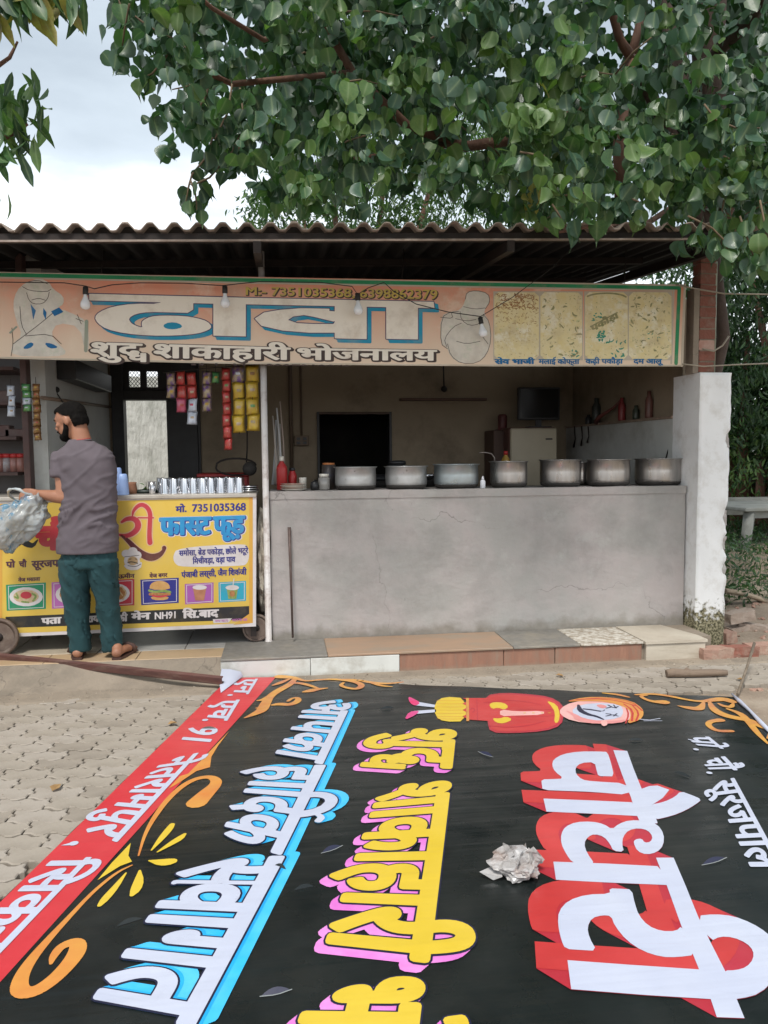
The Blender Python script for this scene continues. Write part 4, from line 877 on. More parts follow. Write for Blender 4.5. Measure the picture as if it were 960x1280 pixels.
# thin shelf rail with a lamp fitting on the back wall
a, b = W(500, 499.5, Y=8.36), W(607, 499.5, Y=8.36)
mb = MB(); mb.bb((a.x, 8.30, a.z - .012), (b.x, 8.395, a.z + .012)); mb.build('wall_shelf', mat('shelf_wood', (.12, .06, .035), (.08, .04, .03), rough=.6, scale=9), label='thin brown shelf rail on the kitchen back wall right of the window', cat='shelf')
p = W(555, 484, Y=8.3); ft_ = thing('lamp_fitting', 'small hanging lamp fitting above the thin wall shelf', 'lamp', (p.x, 8.3, p.z))
mb = MB(); mb.ball((0, 0, -.02), .035, 10, 6); mb.build('lamp_head', M_CABLE, ft_, world=False); mb = MB(); mb.tube([(0, 0, 0), (0, .03, .25), (0, .09, .5)], .008, 6); mb.build('stem', M_CABLE, ft_, world=False)
def sbox(x, y, w_, h_, Y, lab, axis='Y', col=None):
    t_ = thing('switchboard', lab, 'switchboard', W(x, y, Y=Y)); m = col or mat('switch_brown', (.16, .10, .05), (.12, .08, .05), rough=.5, scale=8)
    mb = MB(); mb.box((0, 0, 0), (w_, .035, h_), bev=.005); mb.build('plate', m, t_, world=False)
    for i in range(2):
        for j in range(2): mb = MB(); mb.box((w_ * (.22 - .44 * i), -.021, h_ * (.2 - .4 * j)), (w_ * .24, .01, h_ * .26), bev=.002); mb.build('switch', BLK, t_, world=False)
    return t_
sbox(377, 551, .155, .11, 8.36, 'brown wooden switchboard on the back wall left of the black window')
mb = MB(); a = W(377, 545, Y=8.37); mb.tube([(a.x, 8.375, a.z), (a.x, 8.375, 3.25)], .011, 8); mb.tube([(a.x - .11, 8.375, 1.3), (a.x - .11, 8.375, 3.25)], .02, 8); mb.build('wall_conduit', mat('conduit', (.13, .09, .06), rough=.6), label='pair of brown conduits running up the back wall above the switchboard', cat='conduit')
s3 = sbox(853.5, 502, .05, .12, 6.12, 'yellowed switchboard at the front end of the side wall ledge', col=mat('switch_yellow', (.36, .29, .17), (.28, .2, .1), rough=.5, scale=8))
mb = MB(); mb.tube([tuple(W(x, y, Y=Y_)) for x, y, Y_ in ((852, 497, 6.1), (840, 499, 6.3), (822, 506, 6.6), (800, 508, 7.0))], .006, 6); mb.build('ledge_wire', M_CABLE, label='black wire running from the yellowed switchboard back along the wall', cat='wire')
mb = MB(); mb.tube([tuple(W(x, y, Y=6.08)) for x, y in ((855, 510), (851, 520), (845, 530), (839, 550), (832, 574))], .006, 6); mb.build('hanging_wire', M_CABLE, label='black wire dropping from the yellowed switchboard behind the widest pot', cat='wire')
# things along the side ledge
def led(x, yb, r, h, m, lab, nm='bottle', top=None):
    # find depth where the ledge centre line projects to this px
    best = min([6.1 + .05 * i for i in range(46)], key=lambda Y: abs((lambda v: 480 + FPX * v.dot(rt) / v.dot(fw))(Vector((3.23, Y, 1.82)) - CAM) - x))
    mb = MB(); mb.lathe((3.232, best, 1.813), [(r * .9, 0), (r, .01), (r, h * .65), (r * .5, h * .82), (r * .5, h), (0, h)], 16); return mb.build(nm, m, label=lab, cat=nm)
led(745, 530, .045, .26, mat('dk1', (.035, .04, .035), rough=.4), 'tall dark green container on the side ledge nearest the television', 'container')
led(735, 531, .035, .1, BLK, 'small black jar on the side ledge next to the tall dark container', 'jar')
led(777, 525, .035, .22, mat('dk2', (.22, .03, .03), rough=.4), 'slim red bottle standing on the side ledge')
led(795, 524, .032, .13, mat('dk3', (.04, .05, .035), rough=.4), 'short dark green jar on the side ledge', 'jar')
led(812, 522, .035, .24, mat('dk4', (.16, .07, .055), (.1, .04, .03), rough=.4, scale=10), 'tall reddish brown bottle on the side ledge')
mb = MB(); mb.tube([(3.17, 7.5, 1.82), (3.16, 7.4, 1.87), (3.22, 7.2, 1.95), (3.25, 7.1, 2.02)], [.03, .02, .012, .01], 8); mb.build('ladle', mat('rust', (.16, .05, .04), rough=.6), label='rusty red ladle lying on the side ledge behind the red bottle', cat='ladle')
for x, l_ in ((718, 26), (727, 24), (735, 20)):
    mb = MB(); mb.tube([tuple(W(x, 533, X=3.17)), tuple(W(x + 1, 533 + l_ * .6, X=3.17)), tuple(W(x - 1 , 533 + l_, X=3.17))], [.006, .006, .012], 6); mb.build('hanging_spoon', MST, label={718: 'dark spoon hanging from the side ledge, the one nearest the fridge', 727: 'middle one of three dark spoons hanging from the side ledge', 735: 'dark spoon hanging from the side ledge, farthest from the fridge'}[x], cat='spoon', group='spoons hanging from the side ledge')
# bundle of brooms and cloths at the left end of the kitchen
bd = thing('broom_bundle', 'bundle of pale sticks and a cloth leaning in the corner behind the red bottles', 'brooms', W(348, 600, Y=6.4))
for i, (xa, ya, xb, yb, r) in enumerate(((346, 605, 341, 520, .008), (352, 605, 346, 510, .01), (356, 603, 350, 502, .008), (347, 606, 349, 530, .02), (342, 606, 345, 525, .012))):
    mb = MB(); mb.tube([tuple(W(xa, ya, Y=6.35 + .03 * i)), tuple(W((xa + xb) / 2 + 1, (ya + yb) / 2, Y=6.38 + .03 * i)), tuple(W(xb, yb, Y=6.42 + .03 * i))], [r * 1.6, r, r * .7], 7); mb.build('stick', mat('stick_%d' % (i % 3), [(.38, .34, .3), (.45, .45, .45), (.3, .24, .2)][i % 3], rough=.8), bd)
# iron rod leaning on the counter
mb = MB(); mb.tube([tuple(W(361.5, 659, Y=5.728)), tuple(W(363.5, 720, Y=5.70)), tuple(W(366, 797, Y=5.66))], [.012, .009, .008], 8); rd = mb.build('iron_rod', mat('rusty_rod', (.14, .10, .09), (.09, .06, .05), rough=.6, metal=.4, scale=20), label='thin rusty iron rod leaning upright against the grey counter', cat='rod')
# ------------------------------------------------------------------ left bay: post, shelf unit, dark box
PW_ = mat('maroon_wood', (.075, .035, .03), (.05, .025, .022), rough=.55, scale=10)
a, b = W(22, 600, Y=6.1), W(46, 600, Y=6.1)
mb = MB(); mb.bb((a.x + .06, 6.06, FZ), (b.x - .03, 6.16, 3.0), bev=.004); mb.build('wooden_post', PW_, label='dark maroon wooden post left of the man', cat='post')
su = thing('shelf_unit', 'dark wooden shelf unit at the far left behind the cart', 'shelf', (W(-20, 600, Y=6.3).x, 6.3, FZ))
xr = W(28, 600, Y=6.3).x
for y in (462, 505, 548, 592):
    z_ = W(10, y, Y=6.3).z; mb = MB(); mb.bb((-3.2, 6.2, z_ - .012), (xr, 6.6, z_ + .012)); mb.build('shelf_board', PW_, su)
mb = MB(); mb.bb((-3.2, 6.605, FZ), (xr, 6.62, 2.4)); mb.build('back_panel', mat('panel_grey', (.16, .155, .16), (.12, .11, .11), rough=.7, scale=3), su)
for i, (x, c) in enumerate(((2, 'mj1'), (11, 'mj2'), (20, 'mj1'), (28, 'mj3'))):
    z_ = W(10, 592, Y=6.3).z + .013; p = W(x, 590, Y=6.32)
    t_ = thing('sweet_jar', ['plastic jar with red lid at the frame edge of the far left shelf', 'tall plastic jar second on the far left shelf', 'squat plastic jar beside the post on the far left shelf', 'red lidded jar nearest the dark post'][i], 'jar', (p.x, 6.3, z_))
    mb = MB(); mb.lathe((0, 0, 0), [(.035, 0), (.038, .005), (.038, .1), (.03, .11)], 14); mb.build('jar', mat(c, [(.3, .12, .1), (.3, .3, .32), (.2, .16, .15)][i % 3], (.2, .1, .08), rough=.2, scale=20), t_, world=False)
    mb = MB(); mb.lathe((0, 0, .11), [(.033, 0), (.033, .03), (0, .031)], 14); mb.build('lid', RED, t_, world=False)
for x, y, w_, h_ in ((8, 462 + 30, .09, .09), (22, 548 - 9, .16, .06), (6, 540, .1, .09)):
    z_ = W(10, 505 if y < 505 else 548, Y=6.3).z + .0125; p = W(x, y, Y=6.35)
    mb = MB(); mb.bb((p.x - w_ / 2, 6.3, z_), (p.x + w_ / 2, 6.42, z_ + h_), bev=.006); mb.build('carton', mat('carton', (.10, .05, .045), (.14, .1, .09), rough=.6, scale=12), label=['small dark carton on the upper left shelf', 'flat dark carton on the lower left shelf', 'square carton at the frame edge on the lower left shelf'][[8, 22, 6].index(x)], cat='carton')
# black box and slanting conduit on the left wall
def onx(px, py): q = W(px, py, X=-1.742); return q
a = onx(72, 455); 
A_, B_ = onx(72, 474), onx(123, 474)
mb = MB(); mb.bb((-1.748, A_.y, A_.z), (-1.60, B_.y - .1, A_.z + .16), bev=.006); mb.build('speaker_box', BLK, label='long black box fixed high on the pale left wall', cat='speaker')
a, b = onx(52, 497), onx(139, 509)
mb = MB(); mb.tube([(-1.74, a.y, a.z), (-1.74, b.y - .02, b.z)], .014, 8); mb.build('slanting_pipe', mat('pipe_brown', (.2, .14, .1), rough=.6), label='brown pipe running along the pale left wall above the man', cat='pipe')
p = W(69, 484, Y=6.5); mb = MB(); mb.tube([(p.x, 6.5, 2.9), (p.x, 6.5, p.z)], .006, 6); mb.ball((p.x, 6.5, p.z - .02), .035, 10, 6, (1, 1, .8)); mb.tube([(p.x, 6.5, p.z - .03), (p.x + .05, 6.52, p.z - .12)], .005, 5); mb.build('pendant_holder', M_CABLE, label='dark lamp holder dangling on a wire above the man', cat='lamp holder')
# ------------------------------------------------------------------ steel channel lying across the cement edge
a, b = W(-30, 819.5, z=.165), W(277.5, 852, z=.06)
ch = thing('steel_channel', 'long reddish brown steel channel lying across the cement edge behind the banner', 'steel channel', ((a + b) / 2))
d_ = (b - a); L_ = d_.length; ux = d_.normalized(); uz = Vector((0, -.35, 1)).normalized(); uy = ux.cross(uz).normalized(); uz = uy.cross(ux)*-1 if uy.cross(ux).z < 0 else uy.cross(ux)
MCH = mat('red_oxide', (.15, .065, .055), (.10, .05, .045), rough=.55, metal=.2, scale=8, stretch=(.4, 4, 4), dirt=(.26, .18, .14), dscale=6, damt=.5)
def plank(nm, oy, oz, ty, tz, m):
    mb = MB(); vs = []
    for s_, e_ in ((a, 0), (b, 1)):
        for y_, z_ in ((-ty, -tz), (ty, -tz), (ty, tz), (-ty, tz)): vs.append(s_ + uy * (oy + y_) + uz * (oz + z_))
    mb.add(vs, [(0, 1, 2, 3), (7, 6, 5, 4), (0, 4, 5, 1), (1, 5, 6, 2), (2, 6, 7, 3), (3, 7, 4, 0)]); mb.build(nm, m, ch)
plank('web', 0, 0, .004, .02, MCH); plank('upper_flange', -.012, .022, .014, .003, MCH); plank('lower_flange', -.014, -.022, .016, .003, mat('red_oxide_dark', (.07, .035, .03), (.05, .03, .025), rough=.6))
# ------------------------------------------------------------------ rubble, log and rod at the right
def brk(x, y, z_, rz, ry, lab, m=None, d=(.225, .105, .07), rx=0, nm='broken_brick', cat='brick'):
    mb = MB(); bm = bmesh.new(); bmesh.ops.create_cube(bm, size=1); bmesh.ops.subdivide_edges(bm, edges=bm.edges[:], cuts=3, use_grid_fill=True); sd_ = U(0, 99)
    for v in bm.verts:
        p = Vector((v.co.x * d[0], v.co.y * d[1], v.co.z * d[2])); k = max(abs(v.co.x), .0) * 2; p += noise.noise_vector(p * 16 + Vector((sd_, 0, 0))) * .012; v.co = p
    bm.verts.ensure_lookup_table(); mb.add([v.co.copy() for v in bm.verts], [[v.index for v in f.verts] for f in bm.faces]); bm.free()
    o = mb.build(nm, m or M_OLDB, label=lab, cat=cat, group='loose bricks at the foot of the white pillar'); o.location = (x, y, z_); o.rotation_euler = (rx, ry, rz); return o
def gp(px, py, z=0.02): return W(px, py, z=z)
q = [(912, 800, .04, -.2, .0, 'brick lying against the pillar foot under the tumbled pile'), (940, 786, .2, -.35, .1, 'brick leaning at the back of the tumbled pile'), (958, 790, .12, .3, -.1, 'brick cut by the frame edge on the tumbled pile'), (923, 770, .27, .1, -.1, 'topmost pale brick of the tumbled pile beside the pillar'), (924, 788, .19, .2, -.12, 'brick directly under the topmost one of the tumbled pile'), (938, 797, .13, .55, .25, 'tilted brick in the middle of the tumbled pile'), (950, 806, .06, .1, .0, 'lowest pale brick of the tumbled pile, at the frame edge')]
for x, y, z_, rz, ry, lab in q:
    p = W(x, y, Y=6.0); brk(p.x, 6.0, p.z, rz, ry, lab, mat('pale_brick', (.40, .32, .26), (.32, .24, .19), rough=.92, scale=9, dirt=(.45, .38, .32), dscale=7, damt=.7, bump=.6, bscale=40), (.24, .12, .085))
for x, y, rz, lab, m in ((893, 817, .05, 'buried grey brick touching the marble end of the step', M_OLDB), (924, 815, -.05, 'reddish buried brick between two grey ones in front of the pillar', M_BRICK), (951, 812, .1, 'buried brick at the frame edge in front of the pillar', M_OLDB), (908, 796, .3, 'small brick fragment at the pillar foot', M_OLDB)):
    p = gp(x, y, .03); brk(p.x, p.y, .03, rz, 0, lab, m, (.25 if y > 800 else .12, .11, .09))
rr = random.Random(5); mb = MB()
for i in range(420):
    x, y = rr.uniform(3.0, 5.4), rr.uniform(4.4, 6.9); s_ = rr.uniform(.006, .03)
    bm = bmesh.new(); bmesh.ops.create_icosphere(bm, subdivisions=1, radius=s_)
    for v in bm.verts: v.co = v.co * rr.uniform(.7, 1.3); v.co.z *= .6
    bm.verts.ensure_lookup_table(); z_ = gz(x, y) + s_ * .2; mb.add([v.co + Vector((x, y, z_)) for v in bm.verts], [[v.index for v in f.verts] for f in bm.faces]); bm.free()
mb.build('rubble', M_OLDB, kind='stuff')
# log
a, b = gp(833, 842, .029), gp(909, 841, .029)
mb = MB(); mb.tube([a, a.lerp(b, .12) + Vector((0, 0, .006)), a.lerp(b, .3), a.lerp(b, .34) + Vector((0, .002, .008)), a.lerp(b, .4), a.lerp(b, .8) + Vector((0, .01, 0)), b], [.026, .030, .027, .031, .026, .025, .019], 12)
mb.build('log', mat('bamboo', (.22, .16, .115), (.15, .11, .08), rough=.8, scale=8, stretch=(.5, 6, 6), dirt=(.16, .11, .08), dscale=8, bump=.3), label='short jointed piece of bamboo log lying in front of the marble step end', cat='log')
a, b = W(922, 868, z=.0), W(943, 804, Y=4.9)
mb = MB(); mb.tube([a, a.lerp(b, .5) + Vector((.004, 0, 0)), b], [.009, .008, .010], 7); mb.build('stake', mat('stake', (.12, .09, .06), (.2, .16, .12), rough=.8, scale=20), label='thin iron stake stuck in the ground at the banner corner', cat='stake')
# curved boards beyond the bricks
for i, (pts_, w_, lab) in enumerate((([(905, 738), (925, 741), (945, 747), (968, 756)], .05, 'upper curved pale plank lying beyond the brick pile'), ([(905, 752), (925, 762), (950, 777), (970, 786)], .045, 'middle dark curved plank beyond the brick pile'), ([(925, 748), (945, 760), (970, 768)], .03, 'thin twisted plank between the two curved planks'))):
    mb = MB(); P_ = [W(x, y, Y=6.9 + .1 * i) for x, y in pts_]; mb.tube(P_, w_, 8, ry=.5); mb.build('curved_plank', mat('oldwood_%d' % i, [(.36, .29, .21), (.17, .13, .1), (.26, .2, .15)][i], [(.28, .22, .16), (.12, .09, .07), (.18, .14, .1)][i], rough=.85, scale=6, stretch=(.5, 5, 5), bump=.3), label=lab, cat='plank')
# ------------------------------------------------------------------ table in the yard at the right
tb = thing('yard_table', 'grey slab table with a cross-braced leg standing in the weeds at the right', 'table', W(945, 712, z=0))
TY = tb.location.y; MT = mat('weathered_grey', (.33, .335, .31), (.25, .255, .235), rough=.8, scale=4, dirt=(.16, .16, .13), dscale=3, damt=.6)
a, b = W(926, 632, Y=TY), W(1010, 640, Y=TY)
zt_ = W(940, 634, Y=TY).z
mb = MB(); mb.bb((a.x, TY - .1, zt_ - .05), (b.x + .5, TY + 1.2, zt_), bev=.01); mb.build('table_top', MT, tb)
mb = MB(); mb.bb((a.x + .06, TY - .02, zt_ - .14), (b.x + .4, TY + .02, zt_ - .051)); mb.build('apron', MT, tb)
c0, c1 = W(937, 640, Y=TY), W(928, 712, Y=TY)
mb = MB(); mb.tube([c0, c1], [.085, .065], 4); mb.build('leg', MT, tb)
mb = MB(); mb.tube([W(930, 690, Y=TY), W(946, 690, Y=TY), W(962, 690, Y=TY)], .03, 4); mb.build('brace', MT, tb)
mb = MB(); mb.tube([c0 + Vector((1.1, 0, 0)), c1 + Vector((1.3, 0, 0))], [.085, .065], 4); mb.build('leg', MT, tb)
mb = MB(); A_ = W(905, 622, Y=TY + 1.5); mb.bb((A_.x - .4, TY + 1.4, A_.z - .25), (A_.x + 3, TY + 1.55, A_.z)); mb.build('low_wall', MT, label='low grey wall edge behind the yard table', cat='wall')
# ------------------------------------------------------------------ brick column, with one trunk of the tree behind it
bc = thing('brick_column', 'narrow exposed red brick column rising above the white pillar', 'column', (3.27, 5.75, 2.12))
z_ = 2.13; i = 0
while z_ < 2.98:
    w_ = .13 if i % 2 else .125
    o = MB(); rough_box(o, (3.205, 5.64 + U(0, .004), z_), (3.205 + w_, 5.76, z_ + .073), 2, .004, i * 7, 30)
    o.build('brick', [M_BRICK, M_BRICK, mat('brick_pale', (.5, .36, .3), (.4, .2, .15), rough=.9, scale=9)][2 if i == 2 else 0], bc); z_ += .083; i += 1
mb = MB(); mb.bb((3.215, 5.65, 2.12), (3.325, 5.75, 3.0)); mb.bb((3.155, 5.64, 2.12), (3.2, 5.75, 2.76)); mb.build('mortar', M_CEM, bc)
mb = MB(); mb.tube([(3.41, 5.8, 2.1), (3.41, 5.8, 3.0)], .022, 8); mb.build('vertical_pipe', mat('pipe_green', (.16, .2, .15), (.25, .22, .15), rough=.5, scale=10), label='thin pipe standing on the pillar beside the brick column', cat='pipe')
for nm, P_, r, lab in (('tie_wire', [(845, 356), (870, 361), (905, 367), (965, 368)], .006, 'light wire running from the signboard corner out to the right'), ('tie_wire', [(853, 455), (880, 458), (915, 456), (965, 454)], .006, 'light wire level with the pillar top'), ('loop_wire', [(878, 436), (892, 439), (903, 432), (911, 420)], .007, 'loose pale loop of wire around the brick column')):
    mb = MB(); mb.tube([W(x, y, Y=5.58) for x, y in P_], r, 6); mb.build(nm, mat('pale_wire', (.3, .26, .2), rough=.6), label=lab, cat='wire')
# plastic paper ball
pb = W(651, 1097, z=.02); bm = bmesh.new(); bmesh.ops.create_icosphere(bm, subdivisions=4, radius=1.0)
for v in bm.verts:
    d = v.co.normalized(); n1 = noise.noise(d * 1.4 + Vector((3, 1, 0))); n2 = abs(noise.noise(d * 2.3 + Vector((0, 7, 0)))); n3 = noise.cell(d * 5.5) - .5; n4 = abs(noise.noise(d * 7 + Vector((9, 2, 1))))
    r = 1 + .45 * n1 - .5 * n2 + .05 * n3 - .22 * n4
    if d.x < -.75 and d.z < .3: r += .5 * (-.75 - d.x) * 3
    v.co = Vector((d.x * .092 * r, d.y * .070 * r, max(-.03, d.z * .052 * r)))
mb = MB(); bm.verts.ensure_lookup_table(); mb.add([v.co + Vector((pb.x, pb.y + .03, BZ + .036)) for v in bm.verts], [[v.index for v in f.verts] for f in bm.faces], False); bm.free()
rq = random.Random(4)
for k in range(16):
    a = rq.uniform(0, 6.28); el_ = rq.uniform(.05, 1.2); dd = Vector((math.cos(a) * math.cos(el_), math.sin(a) * math.cos(el_), math.sin(el_)))
    c0 = Vector((pb.x, pb.y + .03, BZ + .03)) + Vector((dd.x * .066, dd.y * .048, dd.z * .034)); t1 = dd.cross(Vector((rq.uniform(-1, 1), rq.uniform(-1, 1), rq.uniform(-1, 1)))).normalized(); t2 = dd.cross(t1).normalized(); w_ = rq.uniform(.012, .026)
    g_ = [[c0 + t1 * w_ * (i - 1.5) + dd * w_ * (j * .55) + t2 * (rq.uniform(-.5, .5) * w_ * .6 + .3 * w_ * j * (k % 3 - 1)) for j in range(4)] for i in range(4)]
    for i in range(3):
        for j in range(3):
            mb.face([g_[i][j], g_[i + 1][j], g_[i + 1][j + 1]]); mb.face([g_[i][j], g_[i + 1][j + 1], g_[i][j + 1]])
c0 = Vector((pb.x - .10, pb.y + .02, BZ + .02)); mb.face([c0 + Vector((.03, -.03, 0)), c0 + Vector((.04, .03, .02)), c0 + Vector((-.045, .004, .006))]); mb.face([c0 + Vector((.03, -.03, 0)), c0 + Vector((-.045, .004, .006)), c0 + Vector((.0, -.02, -.015))])
mb.v = [(x, y, max(z_, BZ + .004)) for x, y, z_ in mb.v]
mb.build('paper_ball', mat('crumpled_paper', (.30, .28, .265), (.42, .41, .41), rough=.4, scale=12, dirt=(.20, .12, .085), dscale=10, damt=.85, bump=.5, bscale=55, coat=.3), label='crumpled dirty white paper ball lying on the black banner', cat='paper')

# grit and crumbs along the foot of the step and between pavers
rr = random.Random(8); mb = MB()
for i in range(1500):
    if i % 3: x, y = rr.uniform(-2.6, 3.6), 5.2 - abs(rr.gauss(0, .16))
    else: x, y = rr.uniform(-2.4, 4.2), rr.uniform(2.6, 5.2)
    s_ = rr.uniform(.002, .008) * (1.6 if rr.random() < .06 else 1); z_ = (.006 if y > 4.8 else 0)
    if y < 4.66 and x > (y - 5.24) * .33 - .40: continue
    k = [Vector((rr.uniform(-1, 1), rr.uniform(-1, 1), rr.uniform(-.3, .3))) * s_ for _ in range(4)] + [Vector((0, 0, s_ * .8))]
    i0 = len(mb.v); mb.v += [tuple(Vector((x, y, z_)) + q) for q in k]
    for f_ in ((0, 1, 4), (1, 2, 4), (2, 3, 4), (3, 0, 4)): mb.f.append(tuple(i0 + a for a in f_)); mb.sm.append(False)
mb.build('grit', mat('grit', (.24, .19, .14), (.40, .35, .28), rough=.95, scale=3), kind='stuff', fix=False)
# a few fallen dry leaves
for i, (x, y, lab) in enumerate(((215, 905, 'small dry leaf fallen on the pavers near the red strip'), (70, 985, 'curled brown leaf on the pavers at the left'), (700, 845, 'dry leaf on the dirt between the step and the banner'), (450, 852, 'tiny brown leaf at the foot of the terracotta risers'), (925, 850, 'dry leaf by the iron stake'))):
    p = W(x, y, z=.008); mb = MB(); a = i * 1.3; L_ = .05 + .01 * (i % 2); d = Vector((math.cos(a), math.sin(a), 0)) * L_; n_ = Vector((-d.y, d.x, 0)) * .4
    vs = [p - d * .5, p - d * .2 + n_ + Vector((0, 0, .012)), p + d * .25 + n_ * .7 + Vector((0, 0, .01)), p + d * .6 + Vector((0, 0, .004)), p + d * .25 - n_ * .7 + Vector((0, 0, .014)), p - d * .2 - n_ + Vector((0, 0, .008)), p + Vector((0, 0, .002))]
    for k in range(6): mb.face([vs[6], vs[k], vs[(k + 1) % 6]], True)
    mb.build('dry_leaf', mat('dry_leaf', (.22, .12, .05), (.32, .2, .08), rough=.7, scale=30), label=lab, cat='leaf', group='fallen dry leaves', fix=False)
# more kitchen things behind the pots
item('oil_bottle', 640 - 8, 6.6, 1.296, bottle_parts(.04, .24, mat('oil', (.35, .22, .05), (.3, .18, .04), rough=.2, coat=.4), RED, .4), 'amber oil bottle with red cap half hidden behind the narrow steel pot', 'bottle')
item('steel_bowl', 534, 6.45, 1.296, [('bowl', M_SS, [(.03, 0), (.06, .02), (.075, .05), (.07, .05), (.055, .022), (0, .008)])], 'small shiny steel bowl between the second and third pots', 'bowl')
item('gas_burner', 474, 6.5, 1.296, [('burner_ring', BLK, [(.09, 0), (.1, .01), (.1, .03), (.06, .035), (.06, .05), (0, .05)])], 'black gas burner behind the gap between the first two pots', 'burner')
# ------------------------------------------------------------------ food cart with printed front
CY = 5.66
ct = thing('food_cart', 'yellow printed street food cart on small iron wheels, standing left of the counter', 'food cart', (-1.2, CY, FZ))
CP = Pl(Y=CY, gap=0.0006)
def cm(n, c, c2=None, **kw): return mat(n, c, c2 or tuple(x * .85 for x in c), rough=.38, spec=.5, scale=kw.pop('scale', 4), bump=.15, bscale=8, disp=.008, dirt=kw.pop('dirt', (.35, .25, .12)), dscale=4, damt=kw.pop('damt', .2), **kw)
C_YEL = cm('cart_yellow', (.60, .40, .055), (.66, .47, .09)); C_ORG = cm('cart_orange', (.62, .30, .05), (.60, .36, .06)); C_RED = cm('cart_red', (.50, .04, .06), (.42, .03, .05)); C_DRED = cm('cart_dark_red', (.10, .012, .02)); C_WHT = cm('cart_white', (.66, .62, .62)); C_BLU = cm('cart_blue', (.02, .28, .55), (.02, .2, .45), scale=12)
C_NAV = cm('cart_navy', (.02, .025, .22)); C_BLK = cm('cart_black', (.018, .02, .022)); C_GRN = cm('cart_green', (.01, .25, .12)); C_PUR = cm('cart_purple', (.36, .10, .38)); C_CYA = cm('cart_cyan', (.02, .36, .50)); C_MAG = cm('cart_magenta', (.48, .14, .44)); C_DK = cm('cart_maroon_text', (.09, .025, .05))
def q_(x, y): return CP.p(x, y)
f4 = lambda a, b: (a / 2.8235, 600 + b / 2.8235); f2 = lambda a, b: (140 + a / 5.053, 610 + b / 5.053); g3 = lambda a, b: (140 + a / 4.8, 690 + b / 4.8); h4 = lambda a, b: (a / 6, 690 + b / 6); i4 = lambda x, y: (x, y)
def cpoly(p, n=0, f=i4): return Shp().poly([q_(*f(*v)) for v in (smooth_loop(p, n) if n else p)])
def cst(pts_, w, n=1, f=i4):
    o = []
    for p in pts_: a = q_(*f(p[0], p[1])); o.append((a.x, a.y, (p[2] if len(p) > 2 else w) * 5.75 / FPX))
    return Shp().stroke(o, w, n)
def wd(toks, x0, y0, x1, y1, h, f=i4, d=.03, h1=None):
    s_ = text(toks); m_ = quad(s_, CP, f(x0, y0), f(x1, y1), f(x1, y1 + (h1 or h)), f(x0, y0 + h)); return s_.dil(d).map(m_)
PTL, PTR, PBR, PBL = (-90, 627), (320.5, 617), (320, 783), (-90, 800.5)
mb = MB(); mb.prism([(q_(*p).x, CY, q_(*p).y) for p in (PTL, PTR, PBR, PBL)], (0, .012, 0)); mb.build('front_panel', C_WHT, ct)
lay('yellow_print', cpoly([(-90, 632), (316, 621.5), (316, 778.5), (60, 790), (-90, 795)]), C_YEL, CP, 1, ct)
lay('orange_edge', cpoly([(-90, 632), (3, 629.5), (3, 792), (-90, 795)]) + cpoly([(311.5, 621.6), (316, 621.5), (316, 778.5), (311.5, 778.8)]) + cpoly([(292, 781), (316, 764), (316, 778.5), (292, 780)]), C_ORG, CP, 2, ct)
# red lettering: stroke based, as painted
ri = [[(128, 185, 5), (135, 140, 18), (180, 100, 24), (222, 118, 26), (243, 160, 26), (240, 215, 26), (236, 300, 26), (240, 345, 30)], [(62, 215, 14), (90, 195, 24), (135, 190, 30), (165, 215, 36), (165, 255, 34), (130, 290, 30), (85, 305, 26), (35, 292, 10)], [(165, 188, 8), (262, 188, 8)]]
sw_ = [[(60, 300, 12), (100, 330, 26), (150, 385, 34), (200, 425, 44), (250, 442, 46), (300, 425, 32), (328, 395, 18), (330, 378, 26)]]
def k5(st_, f, e=0): 
    o = Shp()
    for s_ in st_: o += cst([(p[0], p[1], p[2] / 5.053 + e) for p in s_], 1, 2, f)
    return o
lay('lettering_glow', k5(ri, f2, 2.6) + k5(sw_, f2, 2), cm('cart_pale_pink', (.66, .42, .26)), CP, 2, ct)
lay('red_lettering', k5(ri, f2), C_RED, CP, 3, ct); lay('lettering_tail', k5(sw_, f2), C_DRED, CP, 3, ct)
lay('red_lettering', wd(['चौ'], 46, 660, 84, 658.5, 27, d=.08) + wd(['ध'], 92, 658, 130, 656, 27, d=.06), C_RED, CP, 3, ct)
lay('moustache', cst([(8, 681, 2), (12, 684, 5), (20, 680, 8), (27, 676.5, 6)], 1, 1) + cst([(27, 676.5, 6), (34, 680, 8), (41, 682.5, 5), (47, 675, 1.5)], 1, 1), C_BLK, CP, 3, ct)
# blue lettering with shade
bl1 = [(['फा', ('h', 'स'), 'ट'], 306, 192, 618, 185, 104), (['फूड़'], 644, 184, 832, 178, 104)]
for nm, dd, off, m_, kk in (('blue_outline', .12, 1.3, C_WHT, 2), ('blue_shade', .085, .9, C_NAV, 3), ('blue_lettering', .058, 0, C_BLU, 4)):
    s_ = Shp(); o_ = q_(off, off * .8) - q_(0, 0)
    for tk, x0, y0, x1, y1, h in bl1: s_ += wd(tk, x0, y0, x1, y1, h, f2, dd).map(lambda v: v + o_)
    lay(nm, s_, m_, CP, kk, ct)
lay('phone_number', wd(['मो. '], 404, 118, 490, 112, 36, f2, .05) + wd(['7351035368'], 505, 108, 846, 99, 42, f2, .035), C_NAV, CP, 3, ct)
pn = [(214 + 8, 684.5), (304, 679.5), (310, 683), (312, 694), (309, 704.5), (303, 707.5), (226, 709), (218, 704), (216, 695)]
lay('speech_box', cpoly(pn, 2), C_WHT, CP, 2, ct)
